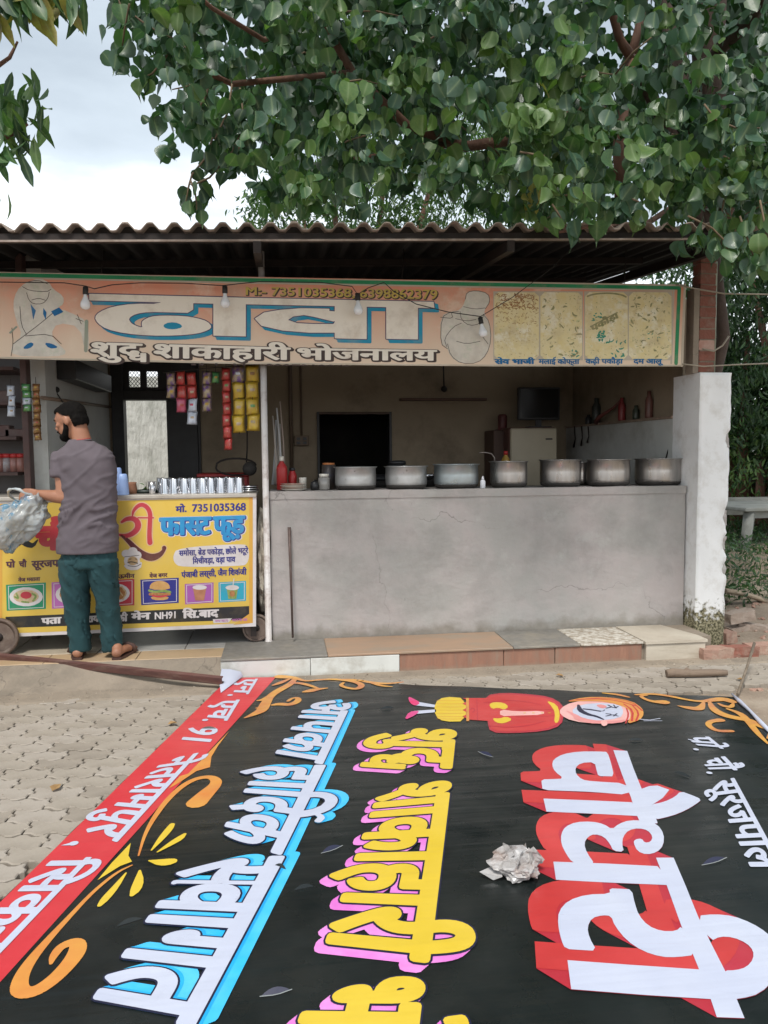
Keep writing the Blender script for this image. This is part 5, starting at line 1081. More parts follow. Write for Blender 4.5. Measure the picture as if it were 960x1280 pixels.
lay('menu_text', wd(['समोसा, ', 'ब', ('ra', .2), 'े', 'ड पकोड़ा, छोले भटूरे'], 224, 688.5, 310, 685, 6.2, d=.045) + wd(['िमच', ('r',), 'ी', 'वड़ा, वड़ा पाव'], 241, 698.5, 294, 696, 6.2, d=.045) + wd(['पंजाबी लस्सी, जैम ', 'ि', 'शकंजी'], 227, 715.5, 308, 711.5, 6.5, d=.045), C_NAV, CP, 4, ct)
lay('owner_text', wd(['पो', ('ra', .37)], 8, 702.5, 18.5, 702, 7, d=.055) + wd(['चौ'], 24, 702, 33, 701.7, 7, d=.055) + wd(['सूरजपाल िसंह'], 40, 701.6, 110, 698, 8, d=.055), C_DK, CP, 3, ct)
# pictures
def pic(x0, y0, x1, y1, x2, y2, x3, y3, m, nm):
    lay('picture_frame', cpoly([(x0, y0), (x1, y1), (x2, y2), (x3, y3)]), m, CP, 2, ct)
    cx, cy = (x0 + x1 + x2 + x3) / 4, (y0 + y1 + y2 + y3) / 4
    ins = [(cx + (x - cx) * .88, cy + (y - cy) * .88) for x, y in ((x0, y0), (x1, y1), (x2, y2), (x3, y3))]
    o = Shp()
    for i in range(4): o += cst([ins[i], ins[(i + 1) % 4]], .7, 0)
    lay('picture_line', o, C_WHT, CP, 3, ct); return cx, cy
def el(cx, cy, rx, ry): return cpoly([(cx + rx * math.cos(k * .349), cy + ry * math.sin(k * .349)) for k in range(18)])
food = cm('cart_food_brown', (.30, .10, .04), (.45, .24, .08), scale=60); foodg = cm('cart_food_green', (.12, .25, .05), (.3, .35, .12), scale=60); foodw = cm('cart_food_cream', (.6, .5, .34), (.5, .33, .16), scale=50)
cx, cy = pic(7.5, 731, 57.5, 728, 57.5, 761, 8.5, 763.5, C_GRN, 'plate'); lay('plate_print', el(cx, cy, 21, 12), C_WHT, CP, 4, ct); lay('plate_print', el(cx, cy - .5, 16, 8.5), foodw, CP, 5, ct); lay('plate_print', el(cx, cy - 2, 7, 4.5), C_RED, CP, 6, ct)
lay('plate_print', cst([(cx - 14, cy), (cx - 9, cy + 3), (cx - 12, cy - 4)], 2, 1) + cst([(cx + 8, cy - 4), (cx + 13, cy - 1), (cx + 9, cy + 5)], 2.4, 1) + cst([(cx - 5, cy + 6), (cx + 3, cy + 7)], 2, 1), foodg, CP, 6, ct)
cx, cy = pic(64.5, 728, 112, 725, 112, 758, 65, 761, C_MAG, 'plate'); lay('plate_print', el(cx, cy, 19, 12), C_WHT, CP, 4, ct); lay('plate_print', el(cx, cy, 14, 8), food, CP, 5, ct)
cx, cy = pic(121, 726, 168, 723.5, 168, 756.5, 121, 759, C_RED, 'plate'); lay('plate_print', el(cx, cy, 18, 12), C_WHT, CP, 4, ct); lay('plate_print', el(cx, cy, 14, 9), food, CP, 5, ct); lay('plate_print', cst([(cx + 8, cy - 8), (cx + 14, cy), (cx + 9, cy + 8)], 1.5, 1) + cst([(cx + 4, cy - 3), (cx + 9, cy + 3)], 1.5, 0), foodw, CP, 6, ct)
cx, cy = pic(175.5, 724.5, 223.5, 722, 223.5, 753.5, 176.5, 756.5, C_NAV, 'burger')
lay('burger_print', cpoly([(cx - 13, cy - 2), (cx - 12, cy - 9), (cx - 5, cy - 13), (cx + 5, cy - 13), (cx + 12, cy - 9), (cx + 13, cy - 2)], 1) + cpoly([(cx - 12, cy + 6), (cx + 12, cy + 6), (cx + 9, cy + 11), (cx - 9, cy + 11)], 1), cm('cart_bun', (.56, .34, .13), (.5, .26, .08), scale=30), CP, 4, ct)
lay('burger_print', cst([(cx - 13, cy - 1, 3), (cx - 5, cy + 1, 3), (cx + 4, cy - 1, 3), (cx + 13, cy + 1, 3)], 3, 1), foodg, CP, 5, ct); lay('burger_print', cst([(cx - 12, cy + 3.5), (cx + 12, cy + 3.5)], 3.5, 0), food, CP, 6, ct)
lay('burger_print', cst([(cx - 9, cy + 5.2, 2), (cx, cy + 7, 2), (cx + 9, cy + 5, 2)], 2, 1), C_RED, CP, 7, ct)
cx, cy = pic(231, 730, 267, 728, 267, 753, 231.5, 755.5, C_PUR, 'cup'); lay('cup_print', cpoly([(cx - 8, cy - 7), (cx + 9, cy - 7.5), (cx + 6, cy + 9), (cx - 5, cy + 9)]), cm('cart_clay', (.46, .21, .12), (.36, .15, .08), scale=20), CP, 4, ct); lay('cup_print', el(cx + .5, cy - 7.5, 9, 3), C_WHT, CP, 5, ct)
cx, cy = pic(273, 728, 307.5, 726, 307.5, 751, 273.5, 753, C_CYA, 'glass'); lay('cup_print', cpoly([(cx - 7, cy - 4), (cx + 7, cy - 4), (cx + 5, cy + 9), (cx - 5, cy + 9)]), foodg, CP, 4, ct); lay('cup_print', el(cx, cy - 5, 8.5, 3.2) + cst([(cx + 1, cy - 8), (cx + 2, cy - 16)], 1.2, 0), C_WHT, CP, 5, ct); lay('cup_print', el(cx, cy + 2.5, 3.5, 4), food, CP, 6, ct)
lay('picture_captions', wd(['वेज ', 'मसाला'], 23, 723, 50, 721.5, 4.2, d=.05) + wd(['चाऊमीन'], 140, 719, 168, 717.5, 4.6, d=.05) + wd(['वेज बर्गर'.replace('र्', '')], 187, 717.6, 209, 716.5, 4.6, d=.05), C_DK, CP, 3, ct)
lay('black_band', cpoly([(7, 771), (311.5, 757.5), (311.5, 774.5), (7, 785)]), C_BLK, CP, 2, ct)
lay('band_text', wd(['पता'], 52.5, 773, 76, 771.5, 7.2, d=.06) + wd([':'], 84, 772, 87, 771.8, 7, d=.06) + wd(['रायां'], 109, 770.5, 126, 769.5, 7.2, d=.06) + wd(['की'], 147, 769.5, 159, 768, 8, d=.06) + wd(['मेन'], 165, 767, 187, 766, 7.6, d=.06) + wd(['NH91'], 193, 766.5, 221.5, 764.8, 7.5, d=.035) + wd(['ि', 'स.बाद'], 229, 764, 272.5, 762, 8.5, d=.06), C_WHT, CP, 4, ct)
lay('printer_label', cpoly([(266, 774), (290, 772.8), (286, 778), (267, 779)]), C_WHT, CP, 3, ct); lay('printer_text', wd(['प्रिन्ट 98370'.replace('्', '').replace('ि', '')], 269, 775, 285, 774.4, 2.6, d=.03) + wd(['9837012345'[:5] + ' 00'], 290, 774, 309, 773, 2.8, d=.03), C_MAG, CP, 4, ct)
# small cook head print
lay('cook_print', el(165, 701, 10, 9) + el(158, 692, 6, 5) + el(166, 689, 6, 5) + el(172, 694, 5, 5) + cpoly([(153, 705), (178, 700), (176, 712), (160, 713)], 1), C_WHT, CP, 4, ct)
lay('cook_face_print', el(166, 701, 6.5, 5.5), cm('cart_face', (.50, .33, .18), (.45, .3, .15)), CP, 5, ct); lay('cook_lines_print', cst([(160, 703), (165, 702), (172, 704)], 1.2, 1) + cst([(162, 699), (164, 698.5)], .9, 0) + cst([(169, 698.5), (171, 699)], .9, 0) + cst([(156, 696), (174, 694)], .6, 0) + cst([(160, 707), (170, 708.5), (176, 705)], .7, 1), C_BLK, CP, 6, ct)
# cart body
xl, xr_ = q_(-90, 700).x, q_(320, 700).x
MWD = mat('cart_top_metal', (.50, .47, .42), (.42, .39, .35), rough=.4, metal=.4, scale=5, dirt=(.25, .2, .15), dscale=6)
mb = MB(); mb.bb((xl, CY - .012, 1.215), (xr_ + .012, 6.45, 1.2415), bev=.004); mb.build('cart_top', MWD, ct)
mb = MB(); mb.bb((xl, CY + .02, .42), (xr_ - .02, 6.42, 1.21)); mb.build('cart_shade_fill', M_DARK, ct)  # near-black block painted as the shade in the void behind the panel
for x, y in ((xr_ - .03, CY + .04), (xr_ - .03, 6.4), (xl + .03, 6.4)):
    mb = MB(); mb.bb((x - .02, y - .02, FZ + .05), (x + .02, y + .02, 1.2)); mb.build('leg', MST, ct)
mb = MB(); mb.bb((xl, CY + .1, FZ + .12), (xr_, CY + .14, FZ + .16)); mb.build('axle_rail', MST, ct)
M_IRON = mat('rusty_iron', (.20, .15, .12), (.13, .09, .075), rough=.7, metal=.4, scale=12, dirt=(.32, .27, .22), dscale=10, bump=.3)
def wheel(px, py, Y):
    c = W(px, py, Y=Y); r = c.z - FZ
    mb = MB(); mb.lathe(c - Vector((0, .016, 0)), [(r * .78, 0), (r * .97, 0), (r, .006), (r, .026), (r * .97, .032), (r * .78, .032), (r * .78, 0)], 26, axis=(0, 1, 0))
    o = mb.build('wheel', M_IRON, ct)
    mb = MB(); mb.lathe(c - Vector((0, .022, 0)), [(0, 0), (r * .24, 0), (r * .24, .044), (0, .044)], 14, axis=(0, 1, 0)); mb.build('wheel_hub', MST, o, world=False); o.children[0].data.transform(Matrix.Translation(-Vector(ct.location)))
    for k in range(5):
        a = k * 2 * math.pi / 5 + .3; mb = MB(); d = Vector((math.cos(a), 0, math.sin(a))); mb.tube([c + d * r * .2, c + d * r * .82], [.011, .009], 6, ry=.7); s_ = mb.build('spoke', M_IRON, o, world=False); s_.data.transform(Matrix.Translation(-Vector(ct.location)))
wheel(320.5, 784.5, 5.73); wheel(-1, 796, 5.62)
# bunched plastic sheet tied at the cart's right end
mb = MB(); bm = bmesh.new(); bmesh.ops.create_icosphere(bm, subdivisions=4, radius=1)
pc = W(327, 700, Y=5.85)
for v in bm.verts:
    p = v.co.copy(); z0 = p.z; n_ = .35 * noise.noise(Vector((p.x * 2, p.y * 2, z0 * 5))) - .3 * abs(noise.noise(Vector((p.x * 4, p.y * 4, z0 * 12))))
    v.co = Vector((p.x * .05 * (1 + n_), p.y * .14 * (1 + n_), z0 * .40 * (1 + .1 * n_))) + pc
bm.verts.ensure_lookup_table(); mb.add([v.co.copy() for v in bm.verts], [[v.index for v in f.verts] for f in bm.faces]); bm.free()
mb.build('plastic_bundle', mat('old_sheet', (.40, .35, .28), (.52, .48, .40), rough=.6, scale=18, dirt=(.12, .09, .07), dscale=20, damt=.7, bump=.5, bscale=60), label='bunched dirty cream plastic sheet stuffed between the cart and the white pole', cat='plastic sheet')
# ------------------------------------------------------------------ things on the cart top
TT = 1.2425
def tumbler_mesh():
    mb = MB(); mb.lathe((0, 0, 0), [(.0345, 0), (.0350, .002), (.0335, .006), (.027, .108), (.0262, .112), (0, .1115)], 20); return mb.mesh('tumbler', M_SS)
tm = tumbler_mesh(); n_ = 0
words = ['front', 'second', 'third', 'rear']
for r_i, (Yr, x0, x1, n) in enumerate(((5.80, 206, 299, 9), (5.885, 203, 300, 9), (5.97, 206, 300, 9), (6.055, 200, 298, 8))):
    for k in range(n):
        x = W(x0 + (x1 - x0) * k / (n - 1), 600, Y=Yr).x + U(-.006, .006)
        o = link('steel_tumbler', tm); o.location = (x, Yr + U(-.006, .006), TT); o.rotation_euler = (0, 0, U(0, 6)); n_ += 1
        lb = f"{['first', 'second', 'third', 'fourth', 'fifth', 'sixth', 'seventh', 'eighth', 'last'][k]} tumbler from the pale blue cups in the {words[r_i]} row of upturned steel tumblers"
        tag(o, lb, 'tumbler', 'upturned steel tumblers in rows on the cart')
mb = MB(); mb.lathe((W(190, 600, Y=5.85).x, 5.85, TT), [(.02, 0), (.022, .003), (.03, .09), (.027, .09), (.02, .006), (0, .005)], 16); mb.build('glass', mat('clear_steel', (.6, .6, .62), rough=.15, metal=.8), label='single upright small glass left of the tumbler rows', cat='glass')
LB = mat('pale_blue_plastic', (.22, .33, .62), (.30, .42, .70), rough=.4, scale=5)
for x, h, lab in ((146, .195, 'taller stack of pale blue cups beside the man'), (153, .15, 'shorter stack of pale blue cups on the cart')):
    mb = MB(); mb.lathe((W(x, 600, Y=5.76).x, 5.76, TT), [(.043, 0), (.045, .004), (.043, .02), (.044, .022), (.041, h * .4), (.042, h * .42), (.038, h * .7), (.0385, h * .72), (.033, h * .96), (.026, h), (0, h)], 18); mb.build('cup_stack', LB, label=lab, cat='cups')
mb = MB(); mb.lathe((W(165, 600, Y=5.9).x, 5.9, TT), [(.03, 0), (.036, .03), (.03, .07), (.033, .085), (.028, .085), (.026, .02), (0, .015)], 16); mb.build('clay_cup', mat('clay', (.26, .12, .07), (.2, .09, .05), rough=.8, scale=10), label='small brown clay cup beside the pale blue cups', cat='cup')
mb = MB(); mb.lathe((W(183, 600, Y=6.0).x, 6.0, TT), [(.09, 0), (.115, .012), (.12, .022), (.11, .016), (0, .01)], 24); mb.build('tray', mat('green_black', (.03, .045, .04), rough=.4), label='round dark tray left of the tumblers', cat='tray')
for i in range(3):
    mb = MB(); mb.lathe((W(312, 610, Y=5.86).x, 5.86, TT + .001 + i * .016), [(.04, 0), (.062, .009), (.066, .015), (.06, .013), (0, .007)], 22); mb.build('steel_bowl', M_SS, label=['lowest steel dish of the little stack right of the tumblers', 'middle steel dish of the little stack right of the tumblers', 'top steel dish of the little stack right of the tumblers'][i], cat='dish', group='steel dishes stacked right of the tumblers')
# red table top and wire rack standing behind the cart
mb = MB(); a, b = W(247, 592, Y=6.9), W(312, 592, Y=6.9); mb.bb((a.x, 6.8, a.z - .03), (b.x, 7.3, a.z), bev=.008); t_ = thing('red_table', 'red plastic table behind the tumblers', 'table', (a.x, 6.9, FZ)); mb.build('table_top', RED, t_)
for x in (a.x + .04, b.x - .04):
    for y in (6.85, 7.25): mb = MB(); mb.bb((x - .02, y - .02, FZ), (x + .02, y + .02, a.z - .03)); mb.build('leg', RED, t_)
rk = thing('hanging_grill', 'dark round wire grill hung on a rod above the red table', 'grill', W(292, 580, Y=6.6))
mb = MB(); mb.tube([W(295 + 25 * math.cos(t * .35) , 585 - 9 * math.sin(t * .35) - (3 if t < 9 else 0), Y=6.6) for t in range(0, 19)], .008, 6); mb.build('grill_ring', MST, rk)
mb = MB(); mb.tube([W(309, 533, Y=6.6), W(309, 560, Y=6.6), W(308, 578, Y=6.6)], .006, 6); mb.build('grill_rod', MST, rk)
mb = MB(); a = W(312, 586, Y=6.6); mb.lathe(a, [(.0, -.05), (.05, -.04), (.06, 0), (.05, .04), (0, .05)], 14, axis=(0, 1, 0)); mb.build('grill_knob', M_SOOT, rk)
# ------------------------------------------------------------------ the man
MY = 5.44
SK = mat('skin', (.36, .17, .10), (.30, .135, .08), rough=.5, scale=8, subs=.08, bump=.1, bscale=80)
man = thing('person', 'man in purple-grey t-shirt and dark teal trousers, back turned, reaching into a plastic bag', 'person', (W(115, 822, z=FZ).x, MY, FZ))
def wp(x, y, d=0): return W(x, y, Y=MY + d)
bd_ = MB()
# trunk, neck
def rings(mb, L_, n=20, ex=2.0):
    """L_: (centre, rx, ry, yaw) horizontal-ish elliptical rings"""
    vs = []
    for c, rx, ry, yw in L_:
        for j in range(n):
            t_ = 2 * math.pi * j / n; cx_, sy_ = math.cos(t_), math.sin(t_)
            a = math.copysign(abs(cx_) ** (2 / ex), cx_) * rx; b = math.copysign(abs(sy_) ** (2 / ex), sy_) * ry
            vs.append((c.x + a * math.cos(yw) - b * math.sin(yw), c.y + a * math.sin(yw) + b * math.cos(yw), c.z))
    k = len(L_); mb.add(vs, [(i * n + j, i * n + (j + 1) % n, (i + 1) * n + (j + 1) % n, (i + 1) * n + j) for i in range(k - 1) for j in range(n)], True)
    mb.face(vs[:n][::-1]); mb.face(vs[-n:])
def row(y, xl, xr, d=0, ry=.1, yw=0): a, b = wp(xl, y, d), wp(xr, y, d); return ((a + b) / 2, (b - a).length / 2, ry, yw)
rings(bd_, [row(700, 80, 143, 0, .10), row(670, 80, 142, 0, .105), row(640, 81, 142, 0, .10), row(600, 79, 142, 0, .11), row(578, 76, 138, 0, .095), row(565, 86, 126, 0, .07), row(554, 89, 120, 0, .06)])
bd_.tube([wp(105, 562, .01), wp(101, 545, .015), wp(97, 530, .02)], [.068, .06, .058], 16)
# head frame
Hc = wp(89.5, 526, .03); hf = Vector((-.90, .30, -.30)).normalized(); hs = hf.cross(Vector((0, 0, 1))).normalized(); hu = hs.cross(hf).normalized()
def hp(a, b, c): return Hc + hf * a + hs * b + hu * c
def hball(mb, a, b, c, ra, rb, rc, n=18, m=12):
    vs = []
    for i in range(m + 1):
        t_ = math.pi * i / m
        for j in range(n):
            p_ = 2 * math.pi * j / n; vs.append(hp(a + ra * math.sin(t_) * math.cos(p_), b + rb * math.sin(t_) * math.sin(p_), c - rc * math.cos(t_)))
    mb.add(vs, [(i * n + j, i * n + (j + 1) % n, (i + 1) * n + (j + 1) % n, (i + 1) * n + j) for i in range(m) for j in range(n)], True)
hball(bd_, 0, 0, .025, .103, .078, .095); hball(bd_, .035, 0, -.035, .075, .062, .085); hball(bd_, .058, 0, -.085, .045, .042, .035); hball(bd_, .085, 0, .03, .022, .05, .03)
bd_.tube([hp(.095, 0, .02), hp(.112, 0, -.005), hp(.124, 0, -.022)], [.009, .013, .015], 8); hball(bd_, .112, .012, -.026, .012, .01, .009); hball(bd_, .112, -.012, -.026, .012, .01, .009)
hball(bd_, .105, 0, -.052, .012, .024, .009); hball(bd_, .10, 0, -.064, .012, .022, .009)
for s_ in (1, -1):
    hball(bd_, -.008, s_ * .078, -.005, .02, .012, .034); hball(bd_, .07, s_ * .045, -.01, .025, .022, .02)
# arms: left arm visible
def arm(sh, el_, wr, tip, side, curl):
    bd_.tube([sh, sh.lerp(el_, .5), el_], [.044, .047, .042], 14); bd_.ball(sh, .045, 12, 8); bd_.ball(el_, .044, 12, 8)
    bd_.tube([el_, el_.lerp(wr, .3), wr], [.043, .044, .027], 14)
    d = (tip - wr).normalized(); L_ = .19; sdv = side.normalized(); nv = d.cross(sdv).normalized()
    palm = wr + d * .05; 
    vs = []
    bd_.tube([wr - d * .01, wr + d * .03, wr + d * .085], [.026, .038, .038], 12, ry=.5) if False else None
    for k in (-1.5, -.5, .5, 1.5):
        bd_.tube([wr + sdv * k * .008, wr + d * .05 + sdv * k * .017, wr + d * .09 + sdv * k * .02], [.016, .014, .0115], 8)
        Lf = [.068, .08, .076, .058][int(k + 1.5)]; b0 = wr + d * .09 + sdv * k * .02
        b1 = b0 + (d * .92 + nv * curl * .4).normalized() * Lf * .42; b2 = b1 + (d * .6 + nv * curl * .8).normalized() * Lf * .33; b3 = b2 + (d * .15 + nv * curl).normalized() * Lf * .25
        bd_.tube([b0, b1, b2, b3], [.0115, .0105, .0095, .008], 8); bd_.ball(b3, .008, 8, 5)
    t0 = wr + d * .025 - sdv * .026; t1 = t0 + (d * .6 - sdv * .8 + nv * curl * .3).normalized() * .035; t2 = t1 + (d * .9 - sdv * .1 + nv * curl * .5).normalized() * .03
    bd_.tube([wr + d * .01 - sdv * .01, t0, t1, t2], [.016, .015, .011, .009], 8); bd_.ball(t2, .009, 8, 5)
arm(wp(76, 572, 0), wp(79, 622, -.05), wp(47, 617, .0), wp(24, 618, .02), Vector((.15, .3, 1)), 1)
arm(wp(131, 578, .02), wp(137, 622, .12), wp(92, 619, .30), wp(66, 619, .31), Vector((0, -.3, 1)), -1)
# legs and feet
for hip, kn, an, toe, hl in (((97, 700), (97, 745), (101, 806), None, -1), ((129, 700), (134, 745), (142, 806), None, 1)):
    H_, K_, A_ = wp(*hip), wp(*kn, .02), wp(*an, .02)
    bd_.tube([H_, H_.lerp(K_, .5), K_, K_.lerp(A_, .35), A_], [.085, .078, .055, .055, .036], 14)
ft_ = []
for x, y, dx in ((97, 819, -.05), (146, 819, .055)):
    h = W(x, y, z=FZ + .03); A_ = Vector((h.x, h.y + .03, FZ + .07)); T_ = Vector((h.x + dx, h.y + .21, FZ + .035)); 
    bd_.ball((h.x, h.y + .005, FZ + .047), .036, 12, 8); bd_.tube([Vector((h.x, h.y, FZ + .035 + .008)), Vector((h.x + dx * .4, h.y + .08, FZ + .05)), T_], [.032, .036, .04], 12, ry=.75); bd_.tube([wp(101 if dx < 0 else 142, 806, .02), A_, Vector((h.x, h.y + .01, FZ + .05))], [.036, .036, .034], 12)
    for k in range(5): bd_.tube([T_ + Vector(((k - 2) * .016, -.02, 0)), T_ + Vector(((k - 2) * .018, .03 - .004 * abs(k - 1), -.012))], [.012, .01], 6)
    ft_.append((h, dx))
joinmods('body', bd_, SK, man, voxel=.0065, smooth=4)
# shirt
TS = mat('tshirt', (.120, .100, .115), (.098, .082, .094), rough=.92, scale=4, bump=.25, bscale=160, disp=.002)
sh_ = MB()
rings(sh_, [row(690.5, 71, 148.5, .0, .145, .05), row(678, 71.5, 147.5, 0, .14, .05), row(655, 75, 146, 0, .13), row(630, 77, 145.5, 0, .128), row(605, 77, 145, 0, .132), row(585, 73, 144.5, 0, .13), row(572, 70, 143, 0, .12), row(563, 74, 137, 0, .10), row(556, 83, 125, 0, .085), row(550.5, 89, 114, .01, .075)], 28, 2.3)
sh_.tube([wp(80, 568, 0), wp(76, 580, -.01), wp(75, 597.5, -.028)], [.07, .066, .064], 16); sh_.tube([wp(128, 571, .0), wp(133, 583, .015), wp(136, 600, .05)], [.06, .058, .056], 16)
for v in range(len(sh_.v)): pass
o = joinmods('tshirt', sh_, TS, man, voxel=.009, smooth=5)
for v in o.data.vertices:
    p = v.co; f_ = noise.noise(Vector((p.x * 5, p.y * 5, p.z * 16 + p.x * 14))); g_ = 1 - abs(noise.noise(Vector((p.x * 9 + 3, p.y * 7, p.z * 11 - p.x * 10)))) * 2
    low = max(0, min(1, 1 - abs(p.z - .98) / .14)); n_ = v.normal; fold = 1 - 2 * abs(noise.noise(Vector((p.x * 4.5 + p.z * 5, p.y * 4, p.z * 13 - p.x * 7)))); fold = max(0, fold) ** 3; hem = max(0, min(1, (p.z - .73 + FZ * 0) / .08)); v.co += n_ * hem * (.007 * f_ + .006 * g_ * (.4 + low) + .016 * fold * (.5 + low) - .008 * low)
mb = MB(); 
cr_ = [wp(88 + 13 + 13.5 * math.cos(t * .314 * 1), 551 - 1.5 * math.cos(t * .314), .015 - .075 * math.sin(t * .314)) for t in range(0, 21)]
mb.tube(cr_, .006, 6); mb.build('collar', TS, man)
# trousers
TR_ = mat('trousers', (.014, .056, .062), (.010, .043, .050), rough=.9, scale=5, bump=.2, bscale=140, disp=.002)
tr = MB()
rings(tr, [row(708, 76, 146, 0, .12), row(695, 77, 144.5, 0, .115), row(680, 79, 142, 0, .105)], 24, 2.3)
for L_ in ([(700, 75, 114, 0, .115), (722, 76.5, 112, 0, .10), (745, 79, 110, .01, .09), (780, 85.5, 110, .02, .075), (806, 89, 112.5, .02, .068), (813, 89.5, 113, .02, .067)], [(700, 108, 147, 0, .115), (722, 113, 146, 0, .10), (745, 119, 147, .01, .09), (780, 126.5, 150, .02, .075), (806, 129, 152.5, .02, .068), (812, 129.5, 152.5, .02, .067)]):
    rings(tr, [row(y, a, b, d, r) for y, a, b, d, r in L_], 22, 2.2)
o = joinmods('trousers', tr, TR_, man, voxel=.009, smooth=4)
for v in o.data.vertices:
    p = v.co; v.co += v.normal * (.012 * max(0, 1 - 2.2 * abs(noise.noise(Vector((p.x * 9, p.y * 9 + 8, p.z * 10 + p.x * 14))))) ** 2 + .006 * noise.noise(Vector((p.x * 7, p.y * 7, p.z * 9))) + .007 * (1 - 2 * abs(noise.noise(Vector((p.x * 12, p.y * 12 + 4, p.z * 7 + p.x * 9))))))
# sandals
SN = mat('sandal', (.055, .025, .02), (.08, .04, .03), rough=.6, scale=12)
for h, dx in ft_:
    mb = MB(); c = [Vector((h.x + dx * t_, h.y - .02 + .25 * t_, FZ + .0015)) for t_ in (0, .25, .5, .8, 1)]; ww = [.03, .042, .042, .052, .035]
    L_ = []; Rr = []
    for p, w_ in zip(c, ww): L_.append(p + Vector((-w_, 0, 0))); Rr.append(p + Vector((w_, 0, 0)))
    mb.prism(L_ + Rr[::-1], (0, 0, .016)); so_ = mb.build('sandal', SN, man)
    mb = MB(); m_ = c[3] - Vector((0, .03, 0)); mb.tube([m_ + Vector((-.052, 0, .012)), m_ + Vector((-.035, 0, .055)), m_ + Vector((0, 0, .07)), m_ + Vector((.035, 0, .055)), m_ + Vector((.052, 0, .012))], [.02, .018, .016, .018, .02], 8, ry=.35); s2 = mb.build('strap', SN, so_, world=False); s2.data.transform(Matrix.Translation(-Vector(man.location)))
# hair and beard
HR = mat('hair', (.004, .0035, .0035), (.008, .007, .006), rough=.85, spec=.1, scale=40, stretch=(1, 1, .3), bump=.35, bscale=120, disp=.003)
hb = MB(); hball(hb, -.008, 0, .035, .112, .087, .098, 22, 14); hball(hb, -.055, 0, -.01, .062, .078, .075, 18, 12); hball(hb, .05, 0, .075, .052, .062, .04)
o = joinmods('hair', hb, HR, man, voxel=.006, smooth=3)
Li = Vector(man.location)
bm = bmesh.new(); bm.from_mesh(o.data)
def hl(v): q = v + Li - Hc; return q.dot(hf), q.dot(hs), q.dot(hu)
kill = []
for v in bm.verts:
    a, b, c = hl(v.co)
    lim = .075 if a > .05 else (.075 - (.05 - a) * .9 if a > -.01 else (.02 if a > -.035 else -.075))
    if c < lim or (c < -.06): kill.append(v)
    v.co += v.normal * (.003 * noise.noise(v.co * 60) + .003 * noise.noise(v.co * 25) - .003)
bmesh.ops.delete(bm, geom=kill, context='VERTS'); bm.to_mesh(o.data); bm.free()
bb_ = MB(); hball(bb_, .066, 0, -.088, .050, .052, .038); 
for s_ in (1, -1): bb_.tube([hp(.012, s_ * .066, -.01), hp(.018, s_ * .064, -.05), hp(.045, s_ * .052, -.085), hp(.085, s_ * .02, -.095)], [.01, .018, .022, .022], 10)
bb_.tube([hp(.085, .034, -.062), hp(.112, .018, -.044), hp(.119, 0, -.041), hp(.112, -.018, -.044), hp(.085, -.034, -.062)], [.008, .008, .007, .008, .008], 8)
joinmods('beard', bb_, HR, man, voxel=.005, smooth=2)
for s_ in (1, -1):
    mb = MB(); mb.tube([hp(.083, s_ * .052, .03), hp(.1, s_ * .034, .036), hp(.107, s_ * .014, .032)], [.003, .005, .004], 6); mb.build('eyebrow', HR, man)
    mb = MB(); c = hp(.09, s_ * .034, .013); mb.ball(hp(.083, s_ * .034, .012), .0115, 10, 7); mb.build('eye', mat('eye_dark', (.06, .035, .03), rough=.35), man)
mb = MB(); mb.tube([wp(88 + 13 + 12.0 * math.cos(t * .314), 549.3 - 1.5 * math.cos(t * .314), .015 - .07 * math.sin(t * .314)) for t in range(0, 21)], .0025, 5); mb.build('necklace_thread', C_RED, man)
# carrier bag in his hands
bg_ = thing('plastic_bag', 'crumpled translucent white carrier bag with blue print held open over the cart edge', 'bag', wp(35, 612, -.02))
bm = bmesh.new(); bmesh.ops.create_icosphere(bm, subdivisions=5, radius=1.0)
def BW(x, y, d): return W(x, y, Y=MY + d)
cen = BW(26, 652, -.01)
kill = []
for v in bm.verts:
    d = v.co.normalized(); n1 = noise.noise(d * 1.5 + Vector((1, 5, 0))); n2 = abs(noise.noise(Vector((d.x * 3.4, d.y * 3.4, d.z * 1.2 + d.x)))); n3 = abs(noise.noise(d * 4.5 + Vector((2, 2, 2)))); n4 = noise.cell(d * 6) - .5
    r = 1 + .25 * n1 - .34 * n2 - .16 * n3 
    t_ = (d.z + 1) / 2; wx = .235 * (1 - .28 * t_); x_ = d.x * wx * r + .06 * t_ - (.07 * (1 - t_)); y_ = d.y * .12 * r; z_ = d.z * .205 * r + (.05 * max(0, -d.x) * 0) + .10 * max(0, d.x) * (1 - t_)
    if d.z > .90: kill.append(v)
    v.co = cen + Vector((x_, y_, z_))
bmesh.ops.delete(bm, geom=kill, context='VERTS'); bm.verts.ensure_lookup_table()
mb = MB(); mb.add([v.co.copy() for v in bm.verts], [[v.index for v in f.verts] for f in bm.faces], True); bm.free()
BGM = mat('bag_plastic', (.42, .44, .45), (.34, .37, .38), rough=.22, scale=3.2, dirt=(.46, .44, .41), dscale=5, damt=1.0, alpha=.74, coat=.6, bump=.9, bscale=16, disp=.02)
spots(BGM, 3.1, .56, (.06, .25, .42), .85, .03); spots(BGM, 7, .64, (.25, .12, .10), .6, .03); mb.build('bag_film', BGM, bg_)
mb = MB(); mb.tube([BW(18 + 16 * math.cos(t * .33) + (8 if 1 else 0), 620 + 9 * math.sin(t * .33 + .6) * (1 if math.cos(t * .33) < .2 else .7), .0 + .1 * math.sin(t * .33)) for t in range(20)], [.006 + .003 * (t % 3) for t in range(20)], 8); mb.build('bag_rim', mat('bag_white', (.45, .47, .47), (.36, .42, .45), rough=.3, scale=12, coat=.4, bump=.4), bg_)
